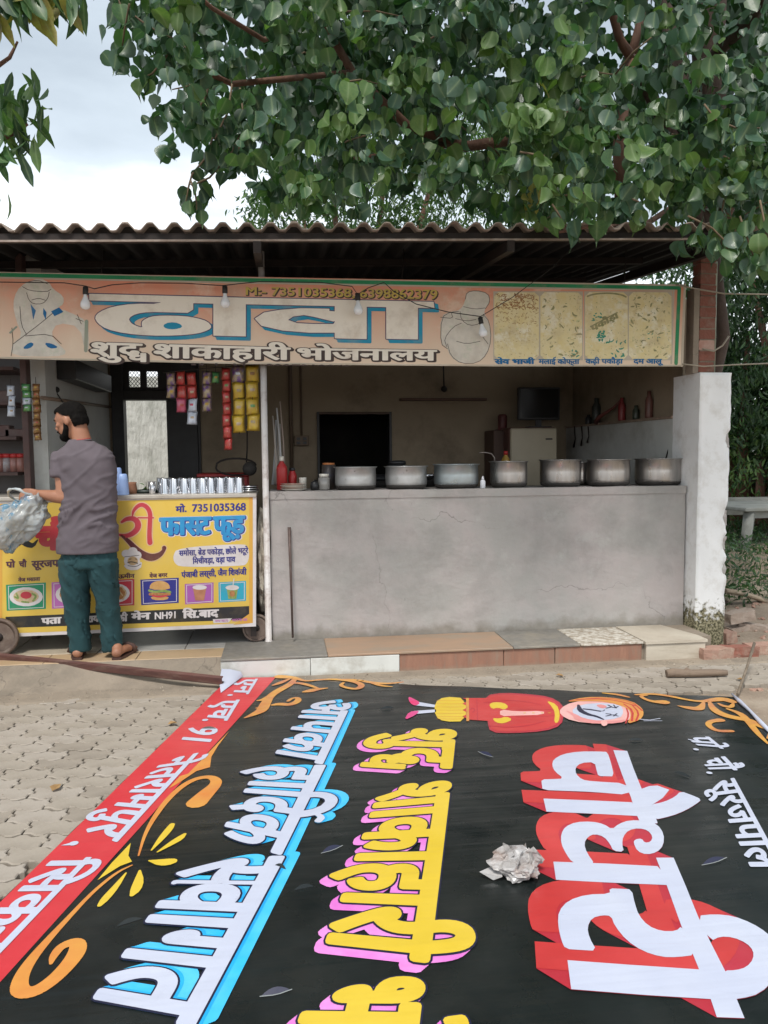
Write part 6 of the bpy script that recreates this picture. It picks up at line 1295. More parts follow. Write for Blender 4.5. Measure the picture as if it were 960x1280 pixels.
# ------------------------------------------------------------------ the vinyl banner lying on the ground
def vinyl(name, c, c2=None, **kw):
    m = mat(name, c, c2, rough=kw.pop('rough', 0.40), spec=0.5, scale=kw.pop('scale', 3), bump=0.25, bscale=9, disp=0.006, rvar=0.1, **kw)
    t = m.node_tree
    if 'crease' not in m:
        m['crease'] = 1; b = t.nodes['Principled BSDF']; bp0 = [n for n in t.nodes if n.type == 'BUMP'][0]
        tc = t.nodes.new('ShaderNodeTexCoord'); mp = t.nodes.new('ShaderNodeMapping'); mp.inputs['Scale'].default_value = (.25, 5.5, 1); mp.inputs['Rotation'].default_value = (0, 0, .04); t.links.new(tc.outputs['Object'], mp.inputs[0])
        no = t.nodes.new('ShaderNodeTexNoise'); no.inputs['Scale'].default_value = 1.6; no.inputs['Detail'].default_value = 3; t.links.new(mp.outputs[0], no.inputs['Vector'])
        bp = t.nodes.new('ShaderNodeBump'); bp.inputs['Strength'].default_value = .22; bp.inputs['Distance'].default_value = .03; t.links.new(no.outputs[0], bp.inputs['Height']); t.links.new(bp0.outputs[0], bp.inputs['Normal']); t.links.new(bp.outputs[0], b.inputs['Normal'])
        # fine dust haze lying on the sheet
        n2 = t.nodes.new('ShaderNodeTexNoise'); n2.inputs['Scale'].default_value = 1.4; n2.inputs['Detail'].default_value = 9; n2.inputs['Roughness'].default_value = .65; t.links.new(tc.outputs['Object'], n2.inputs['Vector'])
        r = t.nodes.new('ShaderNodeMapRange'); r.inputs[1].default_value = .45; r.inputs[2].default_value = .8; r.inputs[4].default_value = .06; t.links.new(n2.outputs[0], r.inputs[0])
        x = t.nodes.new('ShaderNodeMix'); x.data_type = 'RGBA'; x.inputs[7].default_value = (.3, .27, .22, 1); t.links.new(r.outputs[0], x.inputs[0])
        bc = b.inputs['Base Color']
        if bc.links: t.links.new(bc.links[0].from_socket, x.inputs[6])
        else: x.inputs[6].default_value = bc.default_value
        t.links.new(x.outputs[2], bc)
    return m
G = Pl(z=BZ, gap=0.0006)
bn = thing('vinyl_banner', 'large printed black vinyl banner with white, yellow and blue lettering spread on the ground', 'banner', (1.0, 3.0, 0))
V_BLACK = vinyl('vinyl_black', (0.006, 0.009, 0.009), (0.011, 0.015, 0.015), rough=.30)
V_WHITE = vinyl('vinyl_white', (0.44, 0.47, 0.58), (0.49, 0.52, 0.62)); V_RED = vinyl('vinyl_red', (0.50, 0.03, 0.04), (0.55, 0.045, 0.055))
V_CRIM = vinyl('vinyl_crimson', (0.42, 0.03, 0.03), (0.52, 0.05, 0.05), scale=2.2); V_YEL = vinyl('vinyl_yellow', (0.58, 0.41, 0.03), (0.64, 0.46, 0.05))
V_PINK = vinyl('vinyl_pink', (0.72, 0.28, 0.62), (0.58, 0.12, 0.48), scale=5); V_BLUE = vinyl('vinyl_blue', (0.02, 0.40, 0.74), (0.09, 0.50, 0.76), scale=4)
V_NAVY = vinyl('vinyl_navy', (0.012, 0.014, 0.04)); V_ORANGE = vinyl('vinyl_orange', (0.55, 0.19, 0.045), (0.60, 0.29, 0.06), scale=5)
V_GOLD = vinyl('vinyl_gold', (0.60, 0.32, 0.05), (0.46, 0.16, 0.07), scale=7); V_SKIN = vinyl('vinyl_skin', (0.66, 0.33, 0.30), (0.72, 0.44, 0.42)); V_ROSE = vinyl('vinyl_rose', (0.62, 0.03, 0.12), (0.56, 0.08, 0.28))
V_LINE = V_BLACK
TLp, TRp = G.p(285, 846), G.p(916, 869.5)
TLp, TRp = G.p(287, 847), G.p(918, 871)
L1 = G.p(0, 1128); dl = (L1 - TLp).normalized(); BLp = TLp + dl * 4.3
R1 = G.p(960, 916); dr = (R1 - TRp).normalized()
BRp = TRp + dl * 4.4; R1 = TRp.lerp(BRp, 0.07) + Vector((0.02, 0))
mb = MB()
# sheet as a fine grid with small waves; print lies just above its crests
def bl(u, v): return TLp * (1 - u) * (1 - v) + TRp * u * (1 - v) + BLp * (1 - u) * v + BRp * u * v
nu, nv = 90, 90
vs = []
for j in range(nv + 1):
    for i in range(nu + 1):
        u, v = i / nu, j / nv; q = bl(u, v)
        e_ = min(u, 1 - u, v, 1 - v)
        ed = max(0, 1 - e_ / 0.012)
        vs.append((q.x + ed * 0.004 * math.sin(v * 60 + u * 47), q.y + ed * 0.006 * math.sin(u * 41), BZ - 0.0008 + 0.0007 * math.sin(q.x * 7 + q.y * 3) * (1 - ed)))
mb.add(vs, [(j * (nu + 1) + i, j * (nu + 1) + i + 1, (j + 1) * (nu + 1) + i + 1, (j + 1) * (nu + 1) + i) for j in range(nv) for i in range(nu)], True)
mb.build('sheet', V_BLACK, bn, fix=False)
# white reverse turned up: folded corner against the step and narrow hem along the right edge
mb = MB()
def P3(px, py, z): return tuple(W(px, py, z=z))
c1 = W(277, 838, Y=5.27); c2 = W(303, 841, Y=5.26)
pts = [P3(276, 866, BZ + .004), P3(290, 851, BZ + .012), P3(304, 845, BZ + .012), tuple(W(301, 839.5, Y=5.22)), tuple(W(288, 836.5, Y=5.22)), tuple(W(277, 836, Y=5.20)), P3(274, 852, BZ + .03)]
for a in range(1, len(pts) - 1): mb.face([pts[0], pts[a], pts[a + 1]], True); mb.face([(p[0], p[1] + .0015, p[2] - .001) for p in (pts[0], pts[a + 1], pts[a])], True)
mb.build('folded_corner', V_WHITE, bn)
mb = MB(); mb.tube([P3(915, 867.5, BZ + .012), P3(925, 877, BZ + .014), P3(938, 889, BZ + .012), P3(950, 902, BZ + .012), P3(966, 918, BZ + .01)], [.006, .012, .008, .012, .01], 8); mb.build('rolled_hem', V_WHITE, bn)
# red strip
fz = lambda q: G.p(q[0], q[1])
dr1 = G.p(345, 846.5); dr2 = G.p(0, 1228); d2 = (dr2 - dr1).normalized()
sh = Shp().poly([TLp + dl * 0.004, dr1, dr1 + d2 * 4.25, TLp + dl * 4.25]); lay('red_strip', sh, V_RED, G, 1, bn)
# ---- large white lettering with red block shadow (traced outlines)
fb = pxf(G, 3, 640, 900)
def PB(pts, holes=(), n=1): return Shp().poly(smooth_loop(pts, n) if n else pts, [smooth_loop(h, 1) for h in holes]).map(fb)
head1 = PB([(380, 115), (432, 118), (456, 185), (487, 262), (525, 330), (546, 388), (480, 386), (462, 345), (445, 290), (412, 205)], n=0)
head2 = PB([(540, 519), (606, 519), (650, 622), (697, 738), (745, 838), (800, 946), (872, 1122), (768, 1118), (735, 1020), (700, 935), (635, 775), (580, 622)], n=0)
cha = PB([(325, 120), (250, 120), (190, 130), (155, 150), (150, 172), (160, 195), (195, 222), (152, 224), (110, 225), (112, 246), (115, 265), (200, 268), (300, 272), (448, 284), (434, 240), (300, 232), (262, 226), (240, 205), (237, 182), (258, 163), (310, 160), (318, 195), (324, 213), (354, 213), (383, 214), (372, 165), (358, 122), (340, 121)])
aa1 = PB([(118, 297), (300, 304), (450, 311), (478, 363), (350, 356), (129, 346)], n=0)
m1 = PB([(482, 262), (515, 250), (545, 248), (590, 264), (565, 295), (517, 326), (490, 320)], n=0); m2 = PB([(632, 269), (672, 283), (712, 300), (690, 318), (650, 342), (600, 362), (530, 378), (505, 345), (520, 320), (570, 310), (612, 290)])
m3 = PB([(478, 250), (500, 300), (545, 390), (510, 392), (470, 330)], n=0)
dha = PB([(225, 537), (200, 500), (184, 465), (184, 430), (200, 402), (240, 385), (300, 383), (345, 393), (375, 413), (400, 392), (440, 378), (500, 380), (545, 393), (570, 430), (568, 472), (545, 498), (505, 508), (470, 495), (455, 462), (462, 450), (487, 447), (497, 463), (520, 460), (528, 440), (510, 416), (475, 408), (438, 415), (416, 440), (413, 470), (420, 497), (380, 494), (368, 468), (345, 440), (310, 430), (285, 440), (270, 465), (280, 500), (312, 545), (270, 550)])
st = PB([(155, 534), (350, 541), (545, 551), (590, 600), (585, 622), (350, 612), (165, 602)], n=0)
ra = PB([(365, 634), (368, 655), (280, 657), (210, 680), (175, 720), (172, 770), (185, 830), (200, 862), (260, 866), (318, 869), (290, 820), (282, 780), (300, 745), (340, 735), (372, 738), (385, 775), (430, 830), (490, 870), (560, 892), (620, 893), (690, 884), (665, 830), (637, 775), (615, 795), (560, 795), (510, 775), (475, 735), (460, 690), (449, 638), (410, 636)])
ii = PB([(208, 904), (450, 922), (702, 939), (757, 1051), (500, 1035), (222, 1013)], n=0)
loop = PB([(690, 738), (760, 731), (830, 738), (900, 765), (955, 800), (1000, 845), (1012, 900), (990, 970), (930, 1030), (860, 1049), (800, 1051), (755, 1049), (742, 1010), (795, 943), (840, 942), (880, 930), (905, 900), (905, 868), (880, 840), (830, 818), (780, 815), (745, 833)])
white = [head1, head2, cha, aa1, m1, m2, m3, dha, st, ra, ii, loop]
sv = (fb((110, 860)) - fb((215, 925)))
sv = (fb((32, 196)) - fb((110, 226)))
rs = Shp(); r2 = Shp()
V_CRD = vinyl('vinyl_crimson_dark', (.36, .02, .03), (.42, .035, .06), scale=2.5)
for s_ in white: rs += s_.sweep(sv); r2 += s_.map(lambda q: q + sv)
lay('red_block_shadow', rs, V_CRD, G, 2, bn); lay('red_block_face', r2, V_CRIM, G, 3.5, bn)
ws = Shp()
for s_ in white: ws += s_
lay('white_lettering', ws, V_WHITE, G, 5, bn)
# ---- yellow lettering, pink shade, black outline
fy = lambda a, b: (380 + a / 3.369, 900 + b / 3.369)
def word(toks, tl, tr, br, bl_, f, bold, plane=G):
    s_ = text(toks); m_ = quad(s_, plane, f(*tl), f(*tr), f(*br), f(*bl_))
    return s_, m_
Y1 = [(['शु', ('ddha',)], (632, 38), (609, 232), (330, 214), (392, 38)),
      (['शाकाहारी'], (609, 252), (512, 1008), (100, 962), (330, 285)),
      (['भोजनालय'], (490, 1085), (206, 3300), (-640, 3120), (60, 1085))]
ys, ks, ps = Shp(), Shp(), Shp()
for tk, a, b, c, d in Y1:
    s_, m_ = word(tk, a, b, c, d, fy, .05)
    s0 = s_
    ys += s0.dil(.048).map(m_); kk = s0.dil(.070).map(m_); ks += kk
    v_ = G.p(*fy(-42, 30)) - G.p(*fy(0, 0))
    v_ = G.p(*fy(150, 745)) - G.p(*fy(185, 722))
    pp = s0.dil(.066).map(m_); ps += pp.sweep(v_, 5)
lay('pink_letter_shade', ps, V_PINK, G, 3, bn); lay('letter_outline', ks, V_NAVY, G, 5, bn); lay('yellow_lettering', ys, V_YEL, G, 7, bn)
# ---- white lettering with blue block
fw_ = lambda a, b: (100 + a / 2.667, 860 + b / 2.667)
Y2 = [(['आपका'], (905, 45), (806, 252), (652, 226), (768, 42)),
      (['हा', 'िद', ('r',), 'क'], (812, 262), (668, 552), (468, 500), (600, 262)),
      ([('h', 'स'), 'वागत'], (672, 568), (375, 1122), (40, 1058), (370, 572))]
ws, ks, bs, b2 = Shp(), Shp(), Shp(), Shp()
for i, (tk, a, b, c, d) in enumerate(Y2):
    s_, m_ = word(tk, a, b, c, d, fw_, .05)
    ws += s_.dil(.036).map(m_); ks += s_.dil(.056).map(m_)
    v_ = G.p(*fw_(455, 1068)) - G.p(*fw_(385, 1095)); b2 += s_.dil(.052).map(m_).sweep(v_ * .22, 3); bs += s_.dil(.050).map(m_).sweep(v_ * (0.75 + 0.12 * i), 9)
V_BLD = vinyl('vinyl_blue_deep', (.01, .26, .62), (.02, .40, .74), scale=3)
lay('blue_letter_block', bs, V_BLUE, G, 2, bn); lay('blue_inner_shade', b2, V_BLD, G, 3.5, bn); lay('letter_outline', ks, V_NAVY, G, 5, bn); lay('white_lettering', ws, V_WHITE, G, 7, bn)
# ---- small white lettering on the red strip and on the right
fr = lambda a, b: (a / 2.667, 830 + b / 2.667)
Y3 = [(['एन'], (858, 52), (828, 100), (778, 98), (806, 50)), (['एच'], (797, 122), (757, 188), (690, 182), (728, 122)),
      (['नेतरामपुर'], (658, 300), (392, 590), (288, 560), (556, 318)), (['िसक', ('h', 'न'), 'द', ('ra', .18), 'ाबाद'], (300, 650), (-420, 1400), (-640, 1400), (180, 652))]
ws = Shp()
for tk, a, b, c, d in Y3:
    s_, m_ = word(tk, a, b, c, d, fr, .05); ws += s_.dil(.036).map(m_)
s_ = text(['91']); m_ = quad(s_, G, fr(722, 212), fr(684, 272), fr(600, 264), fr(638, 208)); ws += s_.dil(.03).map(m_)
for q in ((767, 105), (684, 188)):
    c_ = G.p(*fr(*q)); ws.disk(c_.x, c_.y, .018)
c_ = G.p(*fr(246, 600)); ws.disk(c_.x, c_.y, .018); ws.P.append([c_ + Vector((0, .015)), c_ - Vector((0, .015)), c_ + Vector((-.045, -.01))])
f3 = lambda a, b: (640 + a / 3, 900 + b / 3)
Y4 = [(['पो', ('ra', .37)], (738, 66), (790, 108), (703, 100), (648, 64)), (['चौ'], (797, 140), (842, 188), (745, 190), (702, 150)),
      (['सूरजपाल'], (832, 222), (1015, 560), (900, 560), (745, 235))]
for tk, a, b, c, d in Y4:
    s_, m_ = word(tk, a, b, c, d, f3, .05); ws += s_.dil(.034).map(m_)
for q in ((690, 112), (740, 200)):
    c_ = G.p(*f3(*q)); ws.disk(c_.x, c_.y, .014)
lay('small_white_lettering', ws, V_WHITE, G, 5, bn)
# ---- ornaments
def S(f, pts, sm=2): return Shp().stroke([f(*p[:2]) + (p[2],) for p in pts], 1, sm)
WK = 1.0
def OR(f, strokes, sm=2):
    o = Shp()
    for st_ in strokes:
        pt = []
        for p in st_:
            a = G.p(*f(p[0], p[1])); b = G.p(*f(p[0] + p[2] / 2, p[1])); c = G.p(*f(p[0] - p[2] / 2, p[1])); pt.append((a.x, a.y, max(.004, (b - c).length * WK)))
        o += Shp().stroke(pt, 1, sm)
    return o
cur = [[(655, 465, 70), (690, 430, 56), (718, 405, 42), (722, 388, 36), (700, 376, 26), (655, 382, 22), (610, 405, 22), (560, 450, 20), (515, 510, 18), (482, 570, 12), (462, 640, 6)],
       [(440, 672, 6), (390, 695, 12), (310, 760, 14), (235, 840, 18), (165, 915, 26), (105, 985, 38), (68, 1045, 50), (62, 1095, 62), (110, 1098, 56), (170, 1062, 54), (228, 1005, 56), (262, 955, 60), (258, 925, 48), (205, 940, 34), (178, 975, 30), (170, 1000, 12)]]
for c_ in cur: lay('orange_scroll', OR(fr, [c_]), V_ORANGE, G, 3, bn)
pet = [[(505, 622, 6), (540, 580, 24), (565, 550, 26), (574, 536, 18)], [(525, 628, 6), (570, 600, 24), (600, 582, 28), (616, 568, 12)], [(498, 657, 8), (540, 663, 44), (572, 660, 40), (582, 655, 14)],
       [(466, 690, 8), (463, 725, 34), (452, 755, 36), (440, 772, 16)], [(420, 698, 6), (385, 745, 24), (350, 785, 30), (332, 806, 16)]]
for c_ in pet: lay('petal', OR(fr, [c_], 1), V_YEL, G, 3, bn)
yy = Shp().poly([G.p(*fr(*q)) for q in ((436, 598), (428, 640), (440, 660), (400, 675), (325, 722), (372, 665))])
lay('yellow_petals', yy, V_YEL, G, 3, bn)
lay('flare', Shp().poly([G.p(*fr(*q)) for q in ((764, 225), (728, 272), (705, 310), (700, 345), (655, 358), (600, 375), (560, 418), (600, 395), (652, 368), (735, 352), (742, 345), (708, 340), (726, 290))][:8]), V_ORANGE, G, 3, bn)
WK = 1.75
fo = lambda a, b: (260 + a / 3.692, 830 + b / 3.692)
og = [[(300, 190, 12), (330, 185, 22), (380, 190, 20), (418, 172, 20), (415, 155, 12), (385, 160, 10), (370, 172, 10)], [(170, 250, 6), (215, 232, 22), (250, 215, 30), (262, 190, 30), (285, 150, 22), (330, 120, 24), (380, 95, 20), (400, 72, 14)],
      [(225, 205, 8), (255, 205, 14), (275, 180, 8)], [(440, 130, 8), (470, 125, 26), (500, 118, 20), (550, 112, 6)], [(380, 90, 8), (420, 88, 16), (470, 100, 14), (520, 118, 6)], [(330, 60, 30), (370, 62, 26), (410, 68, 16), (450, 82, 10), (530, 72, 10), (600, 72, 14), (680, 82, 18), (715, 100, 18), (690, 118, 16), (640, 112, 12), (610, 100, 12), (625, 88, 8)],
      [(600, 72, 8), (680, 72, 10), (760, 88, 18), (830, 92, 14), (900, 84, 6)], [(760, 90, 10), (800, 102, 14), (850, 106, 5)], [(300, 100, 8), (330, 90, 18), (372, 72, 10)], [(230, 170, 8), (262, 165, 20), (290, 140, 8)]]
for c_ in og: lay('gold_scroll', OR(fo, [c_]), V_GOLD, G, 3 + .9 * (og.index(c_) % 3), bn)
fo = lambda a, b: (740 + a / 4.364, 740 + b / 4.364)
og = [[(60, 552, 8), (140, 560, 18), (200, 575, 10)], [(240, 562, 12), (330, 556, 16), (430, 570, 18), (520, 590, 14), (600, 600, 18), (660, 590, 30), (720, 585, 40), (765, 600, 30)], [(390, 603, 40), (330, 600, 18), (285, 585, 14), (262, 568, 12), (300, 566, 8)],
      [(470, 622, 6), (520, 632, 26), (580, 640, 36), (600, 625, 20), (610, 600, 8)], [(640, 600, 10), (660, 640, 26), (715, 672, 34), (790, 690, 34), (860, 700, 30), (910, 730, 26), (990, 760, 24), (960, 800, 10)], [(740, 640, 12), (800, 660, 22), (840, 690, 24), (900, 770, 20), (960, 830, 8)],
      [(700, 700, 30), (640, 708, 20), (632, 730, 18), (680, 760, 20), (760, 760, 20)], [(690, 610, 8), (720, 625, 20), (760, 630, 20), (770, 610, 8)]]
for c_ in og: lay('gold_scroll', OR(fo, [c_]), V_GOLD, G, 3 + .9 * (og.index(c_) % 3), bn)
WK = 1.0
# ---- printed figure: man lying along the top with turban and moustache
fc = lambda a, b: (480 + a / 2, 840 + b / 2)
def PF(pts, n=1): return Shp().poly(smooth_loop([tuple(fc(*p)) for p in pts], n)).map(lambda q: G.p(q.x, q.y))
def EL(cx, cy, rx, ry, n=18): return [(cx + rx * math.cos(2 * math.pi * k / n), cy + ry * math.sin(2 * math.pi * k / n)) for k in range(n)]
for c_ in ([(78, 74), (135, 84), (135, 90), (78, 84)], [(75, 98), (130, 94), (130, 101), (75, 106)]): lay('printed_leg', PF(c_, 0), V_WHITE, G, 3, bn)
for c_ in ([(60, 62), (72, 66), (92, 78), (78, 86), (64, 78)], [(50, 122), (62, 100), (90, 97), (80, 108)]): lay('printed_shoe', PF(c_), V_ROSE, G, 4, bn)
lay('printed_kurta', PF([(150, 62), (205, 66), (205, 124), (150, 125), (128, 112), (126, 78)]), V_YEL, G, 3, bn)
lay('coat_edge', PF([(253, 59), (300, 52), (362, 56), (414, 62), (446, 80), (450, 105), (444, 134), (402, 149), (320, 154), (266, 152), (258, 125), (258, 85)]), V_CRD, G, 3, bn)
lay('printed_coat', PF([(196, 66), (212, 72), (196, 80), (212, 88), (196, 96), (212, 104), (196, 112), (212, 120), (270, 124), (270, 66)], 0) + PF([(256, 62), (300, 56), (360, 60), (410, 66), (440, 82), (445, 105), (440, 130), (400, 145), (320, 150), (270, 148), (262, 125), (262, 85)]), V_CRIM, G, 4, bn)
for c_ in ([(262, 82), (275, 76), (300, 78), (312, 88), (300, 96), (285, 90), (270, 94)], [(270, 116), (288, 118), (305, 112), (322, 120), (300, 130), (280, 128)], [(405, 72), (432, 82), (440, 105), (436, 128), (425, 128), (428, 104), (420, 88)]): lay('printed_trim', PF(c_), V_YEL, G, 5, bn)
lay('coat_folds', OR(fc, [[(250, 78, 3), (300, 72, 4), (350, 74, 3), (395, 84, 2)], [(262, 136, 3), (320, 140, 4), (370, 134, 3), (400, 124, 2)], [(330, 96, 2), (400, 94, 2), (425, 96, 2)], [(330, 113, 2), (400, 113, 2), (425, 110, 2)], [(232, 70, 2), (234, 122, 2)], [(216, 96, 2), (222, 90, 3), (228, 96, 2), (222, 102, 3)]], 1), V_CRD, G, 6, bn)
lay('coat_buttons', OR(fc, [[(x, 104, 4), (x + 3, 104, 4)] for x in (350, 372, 394, 412)], 0), V_YEL, G, 8, bn)
lay('kurta_pleats', OR(fc, [[(132, y, 2), (170, y + .5, 2), (200, y, 2)] for y in (72, 80, 88, 96, 104, 112, 118)], 0), V_ORANGE, G, 4, bn)
lay('printed_belt', PF([(205, 66), (212, 66), (213, 124), (206, 124)], 0), V_GOLD, G, 5, bn)
lay('printed_hands', PF([(290, 94), (330, 100), (400, 98), (400, 108), (330, 110), (290, 112)]) + PF([(440, 92), (470, 76), (540, 68), (605, 72), (625, 100), (612, 126), (540, 132), (470, 124), (440, 108)]), V_SKIN, G, 5, bn)
lay('printed_face_light', PF([(470, 90), (520, 78), (590, 82), (600, 100), (590, 118), (520, 124), (475, 115)]), V_WHITE, G, 6, bn)
lay('face_shade', PF([(450, 96), (470, 108), (478, 122), (520, 131), (590, 130), (615, 118), (600, 122), (540, 124), (500, 118), (478, 106)]) + PF([(528, 84), (545, 82), (560, 88), (545, 94)]), vinyl('vinyl_flesh', (.62, .22, .22), (.66, .30, .28)), G, 6.7, bn)
lay('printed_ear', PF([(540, 124), (556, 122), (560, 134), (546, 138)]), V_SKIN, G, 6.9, bn)
lay('printed_eyes', OR(fc, [[(556, 92, 5), (566, 90, 5)], [(556, 106, 5), (566, 107, 5)], [(574, 84, 3), (580, 92, 4)], [(574, 112, 3), (582, 106, 4)], [(536, 98, 2), (548, 100, 3), (552, 96, 2)]], 1), V_NAVY, G, 7.5, bn)
lay('printed_moustache', OR(fc, [[(486, 84, 6), (490, 98, 16), (510, 108, 16), (530, 112, 12), (548, 120, 6)], [(500, 94, 8), (520, 96, 10), (540, 100, 6)], [(560, 84, 4), (575, 92, 6), (585, 88, 4)], [(555, 112, 4), (572, 108, 6), (585, 112, 4)]], 1), V_NAVY, G, 7, bn)
lay('printed_turban', PF([(450, 76), (500, 64), (560, 64), (620, 74), (646, 92), (650, 108), (640, 122), (606, 132), (618, 112), (612, 92), (560, 76), (500, 74)]), V_ORANGE, G, 7, bn)
lay('printed_turban_bands', OR(fc, [[(462, 74, 3), (520, 68, 4), (580, 72, 4), (628, 86, 5)], [(480, 70, 3), (560, 66, 3), (620, 76, 3), (645, 98, 5)], [(600, 82, 4), (622, 98, 6), (620, 124, 5)], [(606, 92, 3), (612, 108, 4), (604, 130, 3)], [(620, 84, 3), (638, 104, 5), (630, 124, 4)]], 1), V_CRIM, G, 8, bn)
lay('printed_plume', OR(fc, [[(640, 120, 4), (665, 122, 3), (690, 118, 3)], [(650, 124, 3), (695, 124, 2)]], 0), V_WHITE, G, 8, bn)
# ---- wind slits: small curled flaps cut in the vinyl
for (x, y, l_, a_, big) in ((607, 944, 20, .35, 1), (261, 911.5, 20, .0, 0), (415, 1063, 28, -.35, 1), (380, 1111, 26, -.2, 0), (162, 1154, 34, -.3, 0), (345, 1243, 40, -.22, 1), (893, 1078, 32, -.3, 1), (795, 926, 20, 0, 0), (852, 969, 24, .3, 0), (484, 886, 18, -.1, 0), (350, 1085, 16, .3, 0)):
    c = G.p(x, y); e1 = G.p(x + l_ / 2 * math.cos(a_), y + l_ / 2 * math.sin(a_)); d = (e1 - c); n_ = Vector((-d.y, d.x)).normalized() * (0.012 if big else .007)
    mb = MB(); K = 7
    for k in range(K):
        t0, t1 = -1 + 2 * k / K, -1 + 2 * (k + 1) / K
        h0, h1 = (1 - t0 * t0), (1 - t1 * t1)
        z0 = BZ + .002
        a, b = c + d * t0, c + d * t1
        mb.face([(a.x, a.y, z0), (b.x, b.y, z0), (b.x + n_.x * h1, b.y + n_.y * h1, z0 + h1 * .012), (a.x + n_.x * h0, a.y + n_.y * h0, z0 + h0 * .012)], True)
    mb.build('cut_flap', V_NAVY if big == 1 else V_BLACK, bn, fix=False)
    if big: lay('slit_edge', Shp().stroke([(c - d * 1.0)[:], (c - n_ * .7)[:], (c + d)[:]], .004, 1), vinyl('vinyl_grey', (.25, .27, .27)), G, 8, bn)
# ------------------------------------------------------------------ foliage
LF = [mat('leaf_dark', (.013, .040, .018), (.024, .064, .025), rough=.48, scale=9, coat=.05), mat('leaf_mid', (.030, .080, .028), (.056, .118, .036), rough=.48, scale=9, coat=.05), mat('leaf_light', (.065, .130, .035), (.10, .165, .045), rough=.45, scale=9), mat('leaf_blue', (.034, .082, .048), (.052, .108, .066), rough=.46, scale=9, coat=.06), mat('leaf_yellow', (.25, .25, .05), (.20, .15, .05), rough=.5, scale=9)]
BARK = mat('bark', (.17, .085, .055), (.11, .058, .04), rough=.9, scale=10, stretch=(1, 1, .3), dirt=(.20, .13, .10), dscale=8, bump=.6, bscale=30, disp=.02)
TWIG = mat('twig', (.10, .07, .045), (.16, .11, .06), rough=.8, scale=20)
for m_ in LF:
    b = m_.node_tree.nodes['Principled BSDF']; t = m_.node_tree; tl = t.nodes.new('ShaderNodeBsdfTranslucent'); ms = t.nodes.new('ShaderNodeMixShader'); o_ = [n for n in t.nodes if n.type == 'OUTPUT_MATERIAL'][0]
    src = b.inputs['Base Color'].links[0].from_socket; br = t.nodes.new('ShaderNodeMix'); br.data_type = 'RGBA'; br.blend_type = 'MULTIPLY'; br.inputs[0].default_value = 1; t.links.new(src, br.inputs[6]); br.inputs[7].default_value = (1.8, 2.2, .9, 1)
    t.links.new(br.outputs[2], tl.inputs[0]); ms.inputs[0].default_value = .28; t.links.new(b.outputs[0], ms.inputs[1]); t.links.new(tl.outputs[0], ms.inputs[2]); t.links.new(ms.outputs[0], o_.inputs[0])
for m_ in LF:
    t = m_.node_tree; b = t.nodes['Principled BSDF']; src = b.inputs['Base Color'].links[0].from_socket
    at = t.nodes.new('ShaderNodeAttribute'); at.attribute_name = 'rib'; pw = t.nodes.new('ShaderNodeMath'); pw.operation = 'POWER'; pw.inputs[1].default_value = 9; t.links.new(at.outputs['Fac'], pw.inputs[0])
    mu = t.nodes.new('ShaderNodeMath'); mu.operation = 'MULTIPLY'; mu.inputs[1].default_value = .55; t.links.new(pw.outputs[0], mu.inputs[0])
    x_ = t.nodes.new('ShaderNodeMix'); x_.data_type = 'RGBA'; t.links.new(mu.outputs[0], x_.inputs[0]); t.links.new(src, x_.inputs[6]); x_.inputs[7].default_value = (.26, .34, .17, 1); t.links.new(x_.outputs[2], b.inputs['Base Color'])
def ribs(me, vals):
    a = me.attributes.new('rib', 'FLOAT', 'POINT'); a.data.foreach_set('value', vals)
# heart-shaped peepal leaf with drip tip, hanging down -Z, folded on the midrib
def heart(L_=1.0, fold=.25, curl=.1):
    hw = [(0, .0), (.04, .20), (.12, .33), (.28, .42), (.45, .39), (.62, .27), (.75, .14), (.86, .05), (1.12, .0)]
    vs = []; fs = []
    for i, (t_, w_) in enumerate(hw):
        y = curl * math.sin(t_ * 2.6); zc = -t_ + (.05 if 0 < i < 3 else 0) * 0
        vs += [(-w_, y + w_ * fold, -t_ + (.06 if i in (1, 2) else 0)), (0, y, -t_), (w_, y + w_ * fold, -t_ + (.06 if i in (1, 2) else 0))]
    for i in range(len(hw) - 1):
        a = i * 3
        if i == 0: fs += [(0 + 1, a + 3, a + 4), (1, a + 4, a + 5)]
        elif i == len(hw) - 2: fs += [(a, a + 1, a + 4)[::1], (a + 1, a + 2, a + 4)]
        else: fs += [(a, a + 3, a + 4, a + 1), (a + 1, a + 4, a + 5, a + 2)]
    return vs, fs
def lance():
    hw = [(0, 0), (.15, .09), (.4, .155), (.65, .13), (.85, .06), (1, 0)]; vs, fs = [], []
    for i, (t_, w_) in enumerate(hw): y = .12 * math.sin(t_ * 2.4); vs += [(-w_, y + w_ * .35, -t_), (0, y, -t_), (w_, y + w_ * .35, -t_)]
    for i in range(5): a = i * 3; fs += [(a, a + 3, a + 4, a + 1), (a + 1, a + 4, a + 5, a + 2)]
    return vs, fs
HV = [heart(1, .3, .12), heart(1, .12, .22), heart(1, .45, .05), heart(1, .75, .2), heart(1, -.15, -.15), heart(1, 1.0, .1), heart(1, .2, .4)]; LV = [lance()]
HLO = [([(0, 0, 0), (-.36, .1, -.12), (-.40, .12, -.42), (0, .05, -1.05), (.40, .12, -.42), (.36, .1, -.12), (0, .03, -.4)], [(0, 1, 6), (1, 2, 6), (2, 3, 6), (3, 4, 6), (4, 5, 6), (5, 0, 6)])]
rr = random.Random(21)
def lmat(p, s_, rz, rx, ry): return Matrix.Translation(p) @ Matrix.Rotation(rz, 4, 'Z') @ Matrix.Rotation(rx, 4, 'X') @ Matrix.Rotation(ry, 4, 'Y') @ Matrix.Diagonal((s_, s_, s_, 1))
